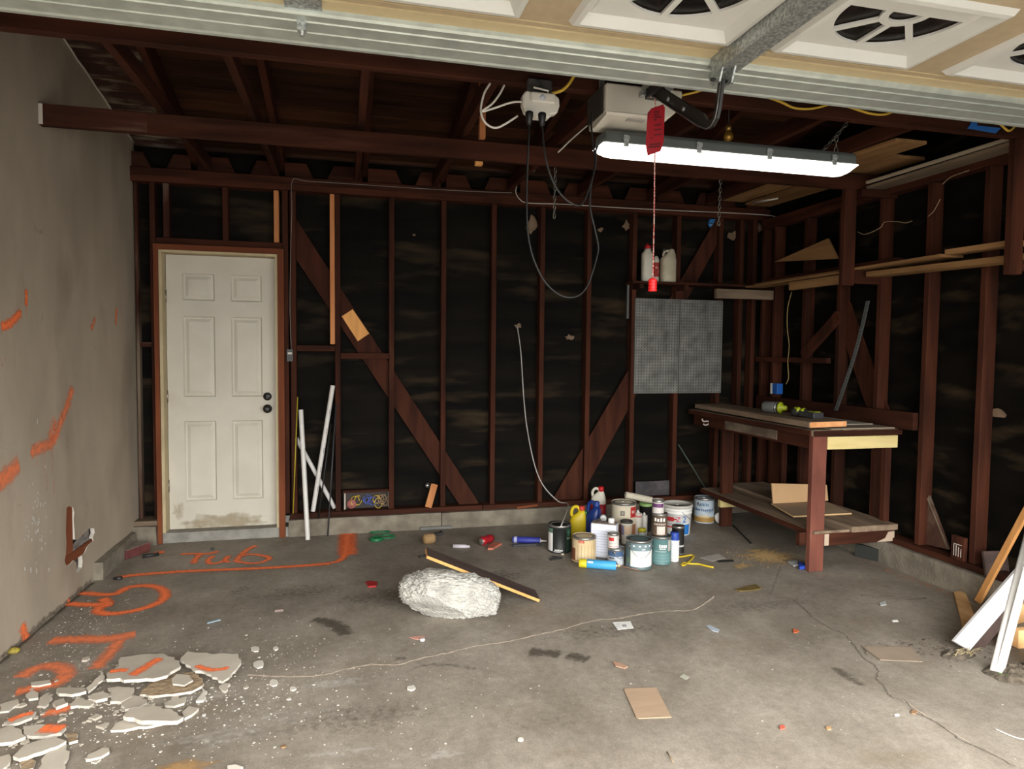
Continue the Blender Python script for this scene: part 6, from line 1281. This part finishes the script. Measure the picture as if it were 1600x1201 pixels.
# ================================================================== ODDS AND ENDS ON THE FLOOR
def flat(name, label, cat, px, m, th=.003, z=.0005, edge=None):
    b = MB(); P = [Vector(at_z(u, v, z)) for u, v in px]; b.prism(P, (0, 0, th), 0, 1 if edge else None); return tag(obj(name, b, [m, edge] if edge else m), label, cat)
flat('cardboard', 'square of brown cardboard lying flat on the open floor', 'cardboard', [(975, 1078), (978, 1076), (1022, 1075), (1026, 1076), (1049, 1121), (998, 1123), (994, 1121)], mat('cardboard', (.36, .255, .17), (.32, .225, .15), scale=7, rough=.85, stretch=(1, 5, 1)), .004)
flat('cardboard', 'faded dusty cardboard trodden flat by the floor crack', 'cardboard', [(1350, 1012), (1355, 1010), (1423, 1011), (1441, 1034), (1375, 1031)], mat('dusty_card', (.28, .215, .16), (.24, .19, .14), scale=9, rough=.9), .003)
lf = flat('paper_slip', 'small white printed slip of paper beside the floor crack', 'paper', [(957, 972), (985, 970.5), (990, 981), (965, 983.5)], m_paperw, .0015)
b = MB(); b.prism([Vector(at_z(u, v, .0021)) for u, v in ((971, 975.5), (978, 975), (980, 978.5), (973, 979))], (0, 0, .0003)); obj('printed_mark', b, C(.35, .36, .36), lf)
for k in range(2): b = MB(); b.prism([Vector(at_z(u, v+3.2*k, .0021)) for u, v in ((962, 974.5), (969, 974), (969.5, 975), (962.5, 975.6))], (0, 0, .0003)); obj('printed_line', b, C(.5, .51, .52), lf)
flat('wrapper', 'pale blue torn wrapper on the open floor', 'wrapper', [(1104, 978), (1109, 977), (1124, 984), (1122, 988), (1112, 985)], C(.42, .48, .55), .003)
flat('leaf', 'brown dry leaf shape lying beyond the floor crack', 'leaf', [(1149, 922), (1170, 916), (1182, 914), (1190, 920), (1175, 923), (1155, 924)], mat('leaf_brown', (.16, .11, .03), (.10, .07, .02), scale=20), .006)
flat('card', 'grey-white card lying before the sawdust', 'card', [(1094, 871), (1122, 865), (1134, 872), (1112, 877)], C(.45, .42, .38), .002)
flat('blade', 'dark flat blade pointing from the grey-white card', 'blade', [(1120, 876), (1145, 875), (1147, 877.5), (1124, 878.5)], m_tblk, .004)
flat('wrapper', 'red foil scrap lying by the pale rock', 'wrapper', [(571, 911), (580, 909), (590, 912), (588, 917), (576, 918)], C(.42, .03, .03, .3), .010)
t = flat('scraper', 'pink and white scrap with a bottle cap below the rock', 'scrap', [(640, 996), (652, 994), (664, 994), (662, 999), (650, 999)], C(.55, .28, .22), .003)
c = at_z(660, 1000.5); b = MB(); b.lathe([(.013, 0), (.013, .008), (.011, .010), (0, .010)], 14, c); tag(obj('bottle_stopper', b, C(.6, .6, .62)), 'white bottle cap below the pale rock', 'bottle cap')
flat('leaf', 'pale brown dry leaf near the brown cardboard square', 'leaf', [(957, 1034), (968, 1036), (981, 1042), (976, 1045), (962, 1041)], C(.42, .26, .18), .005)
flat('scrap', 'grey smear of torn paper above the cardboard square', 'scrap', [(1062, 1057), (1068, 1053), (1077, 1058), (1072, 1062)], C(.40, .40, .33), .002)
for (u, v, lab, col) in ((1243, 986, 'bright orange leaf crumb near the long floor crack', (.55, .13, .05)), (1295, 1138, 'tan dry leaf crumb by the lower floor crack', (.45, .27, .14)), (1222, 1137, 'tiny red crumb on the lower floor', (.5, .12, .08)), (1428, 1113, 'brown leaf crumb lying across the floor crack', (.30, .18, .10))):
    rr = random.Random(u); flat('leaf', lab, 'leaf', [(u+6*math.cos(a)*rr.uniform(.6, 1.1), v+4*math.sin(a)*rr.uniform(.6, 1.1)) for a in np.linspace(0, 6.283, 6, endpoint=False)], C(*col), .0035)
flat('paper_bit', 'white paper bit by the timber pile', 'paper', [(1393, 969), (1402, 968), (1404, 971), (1395, 971.5)], m_paperw, .0015); flat('wrapper', 'crumpled clear wrapper near the kerb', 'wrapper', [(1374, 942), (1384, 939), (1385, 945), (1376, 946)], C(.45, .47, .46), .003)
flat('paper_bit', 'white paper bit near the dust stripes', 'paper', [(1397, 1116), (1404, 1115), (1406, 1118), (1399, 1119)], m_paperw, .0015)
P = [at_z(u, v, .004) for u, v in ((1345, 929), (1360, 932), (1390, 933), (1420, 936), (1447, 934))]; tag(obj('twig', MB().tube(smooth_path(P, 4), .003, 5), C(.10, .08, .06)), 'thin dark twig lying before the kerb', 'twig')
P = [at_z(u, v, .004) for u, v in ((1555, 1138), (1570, 1145), (1588, 1152), (1606, 1156))]; tag(obj('string', MB().tube(smooth_path(P, 4), .002, 5), m_paperw), 'white string end at the edge of the picture', 'string')
P = [at_z(u, v, .004) for u, v in ((1042, 1174), (1048, 1184), (1052, 1190))]; tag(obj('twig', MB().tube(P, .0025, 5), C(.25, .18, .11)), 'short forked twig on the lower floor', 'twig')
# yellow strap
P = [at_z(u, v, .006) for u, v in ((1058, 870), (1068, 869), (1078, 867), (1084, 868), (1082, 872), (1078, 876), (1072, 881), (1067, 883), (1065, 881), (1070, 879), (1080, 880.5), (1092, 881), (1104, 884), (1115, 886))]
tag(obj('strap', MB().tube(smooth_path(P, 5), .0065, 6), C(.62, .45, .03)), 'yellow strap lying in a twist beside the paint cans', 'strap')
# brick
bp = at_z(208, 866); t = thing('brick', 'dusty red brick lying on the floor in the corner by the door', 'brick', (bp[0], bp[1], 0), rot=(0, 0, math.radians(62))); b = MB(); b.box((-.105, -.05, 0), (.105, .05, .060)); lobj('body', b, mat('red_brick', (.16, .045, .04), (.11, .032, .03), scale=16, rough=.95, bump=.3), t, bevel=.004); b = MB(); b.box((-.10, -.046, .0602), (.10, .046, .0625)); lobj('dust', b, mat('brick_dust', (.30, .26, .22), (.2, .16, .14), scale=14), t)
# chisel with orange handle
a, b_ = Vector(at_z(223, 869, .012)), Vector(at_z(248, 865, .012)); tag(obj('screwdriver', MB().tube([a, a+(b_-a)*.5, b_], .012, 8), C(.02, .02, .02)), 'black handled tool with an orange-sprayed end by the brick', 'tool')
a, b_ = Vector(at_z(178, 903.5, .008)), Vector(at_z(190, 903, .008)); tag(obj('dark_stub', MB().tube([a, b_], [.010, .014], 8), C(.02, .02, .02)), 'small dark stub at the start of the long orange line', 'stub')
# green plastic ties, twine, can, bits
def ring_item(mb, c, r, thick, sq=1.0): mb.tube([Vector(c)+Vector((r*math.cos(t), r*sq*math.sin(t), 0)) for t in np.linspace(0, 6.283, 20, endpoint=False)], thick, 6, closed=True)
c = at_z(588, 841, .012); t = thing('green_tape_roll', 'green plastic reel with a loop of green strap on the floor by the kerb', 'reel', (c[0], c[1], 0)); mb = MB(); mb.lathe([(.050, .0), (.052, .006), (.048, .022), (.030, .026), (.028, .018), (0, .018)], 22, (c[0], c[1], .0)); obj('reel', mb, C(.015, .15, .055, .35), t)
mb = MB(); q = at_z(605, 838, .010); ring_item(mb, (q[0], q[1], .010), .055, .007, .8); obj('strap_loop', mb, C(.015, .17, .06, .35), t)
mb = MB(); q = at_z(594, 832, .010); ring_item(mb, (q[0], q[1]+.02, .010), .075, .005, .35); obj('strap_loop', mb, C(.015, .15, .055, .35), t)
c = at_z(671, 850, .0); t = thing('twine_ball', 'roll of brown twine lying on the floor behind the dark board', 'twine', (c[0], c[1], 0)); mb = MB(); ax = Vector((.9, .25, 0)); mb.lathe([(0, -.045), (.022, -.045), (.034, -.038), (.038, -.02), (.039, 0), (.038, .02), (.034, .038), (.022, .045), (0, .045)], 22, (c[0], c[1]+.02, .037), ax); obj('roll', mb, mat('twine', (.38, .25, .12), (.26, .16, .07), scale=40, rough=.95, bump=.8, stretch=(4, 1, 1)), t)
c = at_z(686, 836, .0); mb = MB(); mb.beam((c[0]-.035, c[1], .012), (c[0]+.03, c[1]+.01, .012), .03, .022); mb.beam((c[0]-.01, c[1]-.02, .022), (c[0]+.02, c[1]+.03, .024), .015, .012); tag(obj('clamp', mb, m_tblk, bevel=.003), 'small black plastic clamp beside the twine', 'clamp')
a, b_ = Vector(at_z(708, 853, .008)), Vector(at_z(734, 853.5, .008)); mb = MB(); mb.tube([a, a+(b_-a)*.8, a+(b_-a)*.82, b_], [.016, .013, .009, .009], 10); tag(obj('cream_tube', mb, C(.60, .57, .62)), 'white squeezed tube lying between the twine and the red can', 'tube')
a, b_ = Vector(at_z(752, 846, .032)), Vector(at_z(768, 840, .030)); t = thing('drink_can', 'crushed red drink can with a silver end on the floor', 'drink can', (a.x, a.y, 0)); mb = MB(); d = b_-a; mb.tube([a, a+d*.12, a+d*.45, a+d*.7, b_], [.024, .033, .027, .033, .028], 16); obj('body', mb, C(.45, .02, .03, .3, .3), t); mb = MB(); mb.lathe([(0.024, 0), (.022, .003), (0, .002)], 16, a, -d); obj('silver_end', mb, m_rim, t)
flat('packet', 'crumpled orange packet beside the red can', 'packet', [(765, 853), (774, 849), (784, 851), (776, 855), (770, 859), (762, 859)], C(.50, .16, .10), .014)
a, b_ = Vector(at_z(655, 869.5, .008)), Vector(at_z(669, 866.5, .008)); tag(obj('black_stick', MB().tube([a, b_], .008, 8), m_tblk), 'short black stick beside the raised end of the dark board', 'stick')
c = at_z(869, 874); mb = MB(); mb.beam((c[0]-.045, c[1]-.01, .006), (c[0]+.045, c[1]+.012, .006), .016, .010); mb.beam((c[0]-.02, c[1]+.03, .014), (c[0]+.04, c[1]-.012, .014), .014, .006); tag(obj('hinge_plate', mb, m_tblk), 'small black hinge lying before the woodgrain can', 'hinge')
c = at_z(879, 866.5); b = MB(); b.lathe([(.012, 0), (.012, .010), (0, .011)], 12, c); tag(obj('bottle_stopper', b, C(.55, .48, .36)), 'small cream cap between the black can and the hinge', 'bottle cap')
c = at_z(1122, 818); b = MB(); b.lathe([(.045, 0), (.046, .008), (.03, .010), (0, .008)], 22, (c[0]+.022, c[1]+.005, .047), (-.75, -.6, .12)); tag(obj('plastic_disc', b, m_paperw), 'round white lid leaning against the bench leg', 'lid')
c = at_z(942, 812, .26); b = MB(); b.lathe([(.052, 0), (.053, .006), (.040, .008), (.030, .004), (0, .004)], 24, (c[0]-.03, -.50, .245), (-.15, -.85, .5)); lid_ = b
c2 = at_y(942.5, 809, -.70); b = MB(); b.lathe([(.026, 0), (.027, .006), (.020, .008), (0, .005)], 22, c2, (-.15, -.9, .35)); b.tube([c2, (c2[0], c2[1]+.02, .01)], .006, 6); tag(obj('disc_tool', b, C(.34, .35, .34, .4, .5)), 'round grey disc on a stem standing behind the rectangular tin', 'disc')
c = at_z(1252, 886); t = thing('blue_wrapper', 'crumpled blue and clear wrapper beside the near bench leg', 'wrapper', c); b = MB(); b.prism([Vector(at_z(u, v, .004)) for u, v in ((1247, 882), (1256, 884), (1260, 889), (1249, 890))], (0, 0, .022)); obj('blue_end', b, C(.02, .06, .38), t, bevel=.003); b = MB(); b.prism([Vector(at_z(u, v, .002)) for u, v in ((1230, 879), (1246, 877), (1248, 884), (1240, 886))], (0, 0, .012)); obj('clear_end', b, C(.36, .36, .35), t, bevel=.003)
a, b_ = Vector(at_z(1145, 820, .004)), Vector(at_z(1174, 849, .004)); tag(obj('dark_strip', MB().beam(a, b_, .012, .006), m_tblk), 'thin dark metal strip on the floor beside the far bench leg', 'strip')
b = MB(); p0, p1 = at_z(1337, 868), at_z(1381, 879); b.beam((p0[0], p0[1], .045), (p1[0], p1[1], .045), .03, .085); tag(obj('dark_block', b, C(.035, .037, .035)), 'dark stained timber block against the kerb under the workbench', 'block')
b = MB(); p0, p1 = at_z(657, 829), at_z(707, 826); b.beam((p0[0], -.062, .012), (p1[0], -.062, .012), .02, .022); tag(obj('grey_strip', b, C(.16, .16, .15)), 'grey metal strip against the foot of the back kerb', 'strip')

# ================================================================== TIMBER PILE AT THE EDGE
m_wboard = plain('white_board', (.80, .80, .79), .45, vary2=.96)
def lean(name, pxs, label, cat, th, m, edge=None, off=None):
    """a board seen as four points of known place, given thickness"""
    P = [Vector(p) for p in pxs]; n = (P[1]-P[0]).cross(P[3]-P[0]).normalized()
    if n.y > 0: n = -n
    b = MB(); b.prism(P, n*-th, 0, 1 if edge else None); return tag(obj(name, b, [m, edge] if edge else m), label, cat), P, n
def rayto(u, v, y): return at_y(u, v, y)
# grooved white board: foot on the floor, head against the stud wall beyond the frame
f1 = Vector(at_z(1515, 1017)); f1.z = .003; f0 = Vector(at_y(1491, 1001, f1.y+.015)); hq = Vector(at_y(1586, 893, f1.y+.10))
H0 = f0+(hq-f0)*1.12; H1 = H0+(f1-f0)
bd, P, n = lean('white_board', [f0, f1, H1, H0], 'white grooved board leaning against the stud wall at the edge of the picture', 'board', .016, m_wboard)
dirb = (H0-f0).normalized(); sw = (f1-f0)
for fr_ in (.22, .40, .58, .76):
    q = f0+sw*fr_+n*.0006; b = MB(); b.beam(q+dirb*.005, q+dirb*((H0-f0).length-.005), .004, .0012, up=n); obj('groove', b, C(.60, .60, .60), bd)
# dark board behind it
g0 = f1+Vector((.004, .022, 0)); g0.z = .002; g1 = Vector(at_y(1540, 1015, g0.y)); g1.z = .002
lean('dark_board', [g0, g1, g1+(H0-f0)*.62, g0+(H0-f0)*.95], 'dark grey board standing behind the white grooved board', 'board', .012, wood('dark_board', 'z'))
# tall white tube pair
for i, (ua, va, ub, vb, lab) in enumerate(((1552, 1051, 1600, 858, 'white edge trim standing on the floor, the one nearer the wall corner'), (1561, 1054, 1618, 840, 'white edge trim standing on the floor, the outer one with a chipped edge'))):
    a = Vector(at_z(ua, va)); a.z = .004; q = Vector(at_x(ub, vb, a.x+.42)); e = a+(q-a)*1.5
    b = MB(); dd = (e-a).normalized(); b.beam(a, e, .030, .026, up=(0.3, -1, 0)) if i else b.tube([a, e], .0155, 14); tag(obj('white_trim', b, m_pvc, bevel=.003 if i else 0), lab, 'trim')
# orange stick leaning further back
a = Vector(at_z(1528, 942)); q = Vector(at_x(1600, 805, 4.78)); a.z = .008; e = a+(q-a)*1.15; b = MB(); b.beam(a, e, .022, .034, up=(0, -1, .2)); tag(obj('orange_batten', b, wood('orange_ply', 'z'), bevel=.002), 'orange wooden batten leaning on the stud wall behind the white board', 'batten')
# flat offcuts
P = [at_z(u, v, .02) for u, v in ((1490, 924), (1508, 923), (1528, 975), (1506, 985))]; b = MB(); b.prism([Vector((p[0], p[1], .002)) for p in P], (0, 0, .02)); tag(obj('timber_offcut', b, wood('tan_pine', 'y'), bevel=.002), 'flat brown board lying behind the white grooved board', 'board')
def block(name, label, c, s, rz, m, tiltx=0.0):
    t = Matrix.Translation(Vector(c)) @ Matrix.Rotation(rz, 4, 'Z') @ Matrix.Rotation(tiltx, 4, 'X'); b = MB(); b.box((-s[0]/2, -s[1]/2, 0), (s[0]/2, s[1]/2, s[2]), mat4=t); return tag(obj(name, b, m, bevel=.003), label, 'timber')
c = at_z(1588, 1010); ob = block('timber_offcut', 'yellow pine offcut on edge behind the white trims', (c[0]+.16, c[1]-.02, .002), (.36, .04, .090), math.radians(-4), wood('tan_pine', 'x'))
c = at_z(1597, 1008, .03); b = MB(); b.box((c[0]-.01, c[1]-.012, .02), (c[0]+.07, c[1]-.010, .06)); 
c = at_z(1598, 985); block('timber_offcut', 'second pine offcut lying behind the yellow one', (c[0]+.10, c[1]+.12, .002), (.34, .09, .10), math.radians(10), wood('tan_pine', 'x'))
c = at_z(1598, 1045); block('timber_offcut', 'brown timber end in the corner of the pile', (c[0]+.08, c[1]-.01, .002), (.20, .075, .085), math.radians(38), wood('tan_pine', 'x'))
c = at_z(1545, 1010); block('timber_offcut', 'pale stick lying under the dark panel', (c[0]+.12, c[1]+.02, .004), (.22, .035, .035), math.radians(38), wood('tan_pine', 'x'), 0)
c = at_z(1600, 960); block('dark_board', 'dark board standing behind the pine offcuts', (c[0]+.06, c[1]+.13, .002), (.26, .02, .30), math.radians(-8), wood('dark_board', 'x'), math.radians(-12))
# soil and a green sprout, dry grass
m_soil = mat('soil', (.14, .115, .085), (.06, .048, .035), scale=30, rough=1.0, bump=.9)
def heap(name, label, c, rx, ry, h, seed):
    mb = MB(); nr, na = 7, 22; rr = random.Random(seed); mb.v.append((c[0], c[1], h))
    for j in range(1, nr+1):
        for i in range(na):
            a = 6.283*i/na; f = j/nr; z = h*(1-f*f)*(1+.6*mnoise.noise(Vector((i*.8, j*1.1, seed)))); mb.v.append((c[0]+rx*f*math.cos(a)*(1+.2*mnoise.noise(Vector((i*.5, seed, 0)))), c[1]+ry*f*math.sin(a), max(.0006, z)))
    for i in range(na): mb.f.append((0, 1+i, 1+(i+1) % na)); mb.m.append(0); mb.sm.append(False)
    for j in range(nr-1):
        for i in range(na): p, q = 1+j*na+i, 1+j*na+(i+1) % na; mb.f.append((p, p+na, q+na, q)); mb.m.append(0); mb.sm.append(False)
    o = tag(obj(name, mb, m_soil), label, 'soil'); o['kind'] = 'stuff'
heap('soil', 'dark soil heaped round the feet of the white trims', at_z(1592, 1052), .16, .10, .035, 3); heap('soil', 'small heap of dry soil before the white grooved board', at_z(1497, 1022), .09, .05, .018, 4)
many('soil_crumbs', [(at_z(1470, 1016), 320, .14, .07, .001, .005, 9)], m_soil, 'soil crumbs spread before the timber pile', 'soil')
c = Vector(at_z(1569, 1056)); sp = thing('sprout', 'tiny green sprout growing at the foot of the white trim', 'plant', c)
for k in range(6):
    a = k*1.05; b = MB(); b.prism([c+Vector((0, 0, .002)), c+Vector((.018*math.cos(a-.3), .018*math.sin(a-.3), .016)), c+Vector((.032*math.cos(a), .032*math.sin(a), .018)), c+Vector((.018*math.cos(a+.3), .018*math.sin(a+.3), .016))], (0, 0, .001)); obj('leaf', b, C(.10, .26, .05), sp)
mb = MB(); rr = random.Random(12); c = Vector(at_z(1507, 1022))
for k in range(26):
    a = rr.uniform(0, 6.28); p = c+Vector((rr.gauss(0, .03), rr.gauss(0, .015), .01)); mb.tube([p, p+Vector((.03*math.cos(a), .02*math.sin(a), .012)), p+Vector((.055*math.cos(a), .035*math.sin(a), .003))], .0012, 4)
o = tag(obj('dry_grass', mb, C(.42, .34, .19)), 'tuft of dry grass under the white grooved board', 'grass'); o['kind'] = 'stuff'
mb = MB(); c = Vector(at_z(22, 1020)); mb.lathe([(.0, 0), (.022, .004), (.026, .014), (.016, .024), (0, .026)], 9, c); tag(obj('yellow_scrap', mb, mat('yellow_scrap', (.42, .33, .04), (.16, .13, .04), scale=50, bump=.8)), 'crumpled yellow scrap at the foot of the plaster wall', 'scrap')
c = Vector(at_z(443, 1166)); mb = MB(); mb.lathe([(.0, .003), (.006, .003), (.010, .002), (.011, .0)], 12, c); tag(obj('washer', mb, C(.45, .28, .15, .35, .5)), 'small coppery washer on the lower floor', 'washer')
c = Vector(at_z(334, 971, .003)); mb = MB(); mb.beam(c+Vector((-.03, -.01, 0)), c+Vector((.03, .012, .004)), .016, .003); tag(obj('wrapper', mb, C(.35, .48, .58)), 'pale blue shred of plastic beside the orange ring', 'wrapper')
c = Vector(at_z(436, 953, .006)); mb = MB(); mb.beam(c+Vector((-.022, 0, 0)), c+Vector((.022, .004, 0)), .020, .012); tag(obj('stub', mb, C(.20, .15, .13)), 'small brown stub on the floor beyond the shoe print', 'stub')
c = Vector(at_z(332, 857, .008)); mb = MB(); mb.beam(c+Vector((-.012, 0, 0)), c+Vector((.012, .004, 0)), .018, .014); tag(obj('stub', mb, m_tblk), 'tiny black stub before the white door', 'stub')
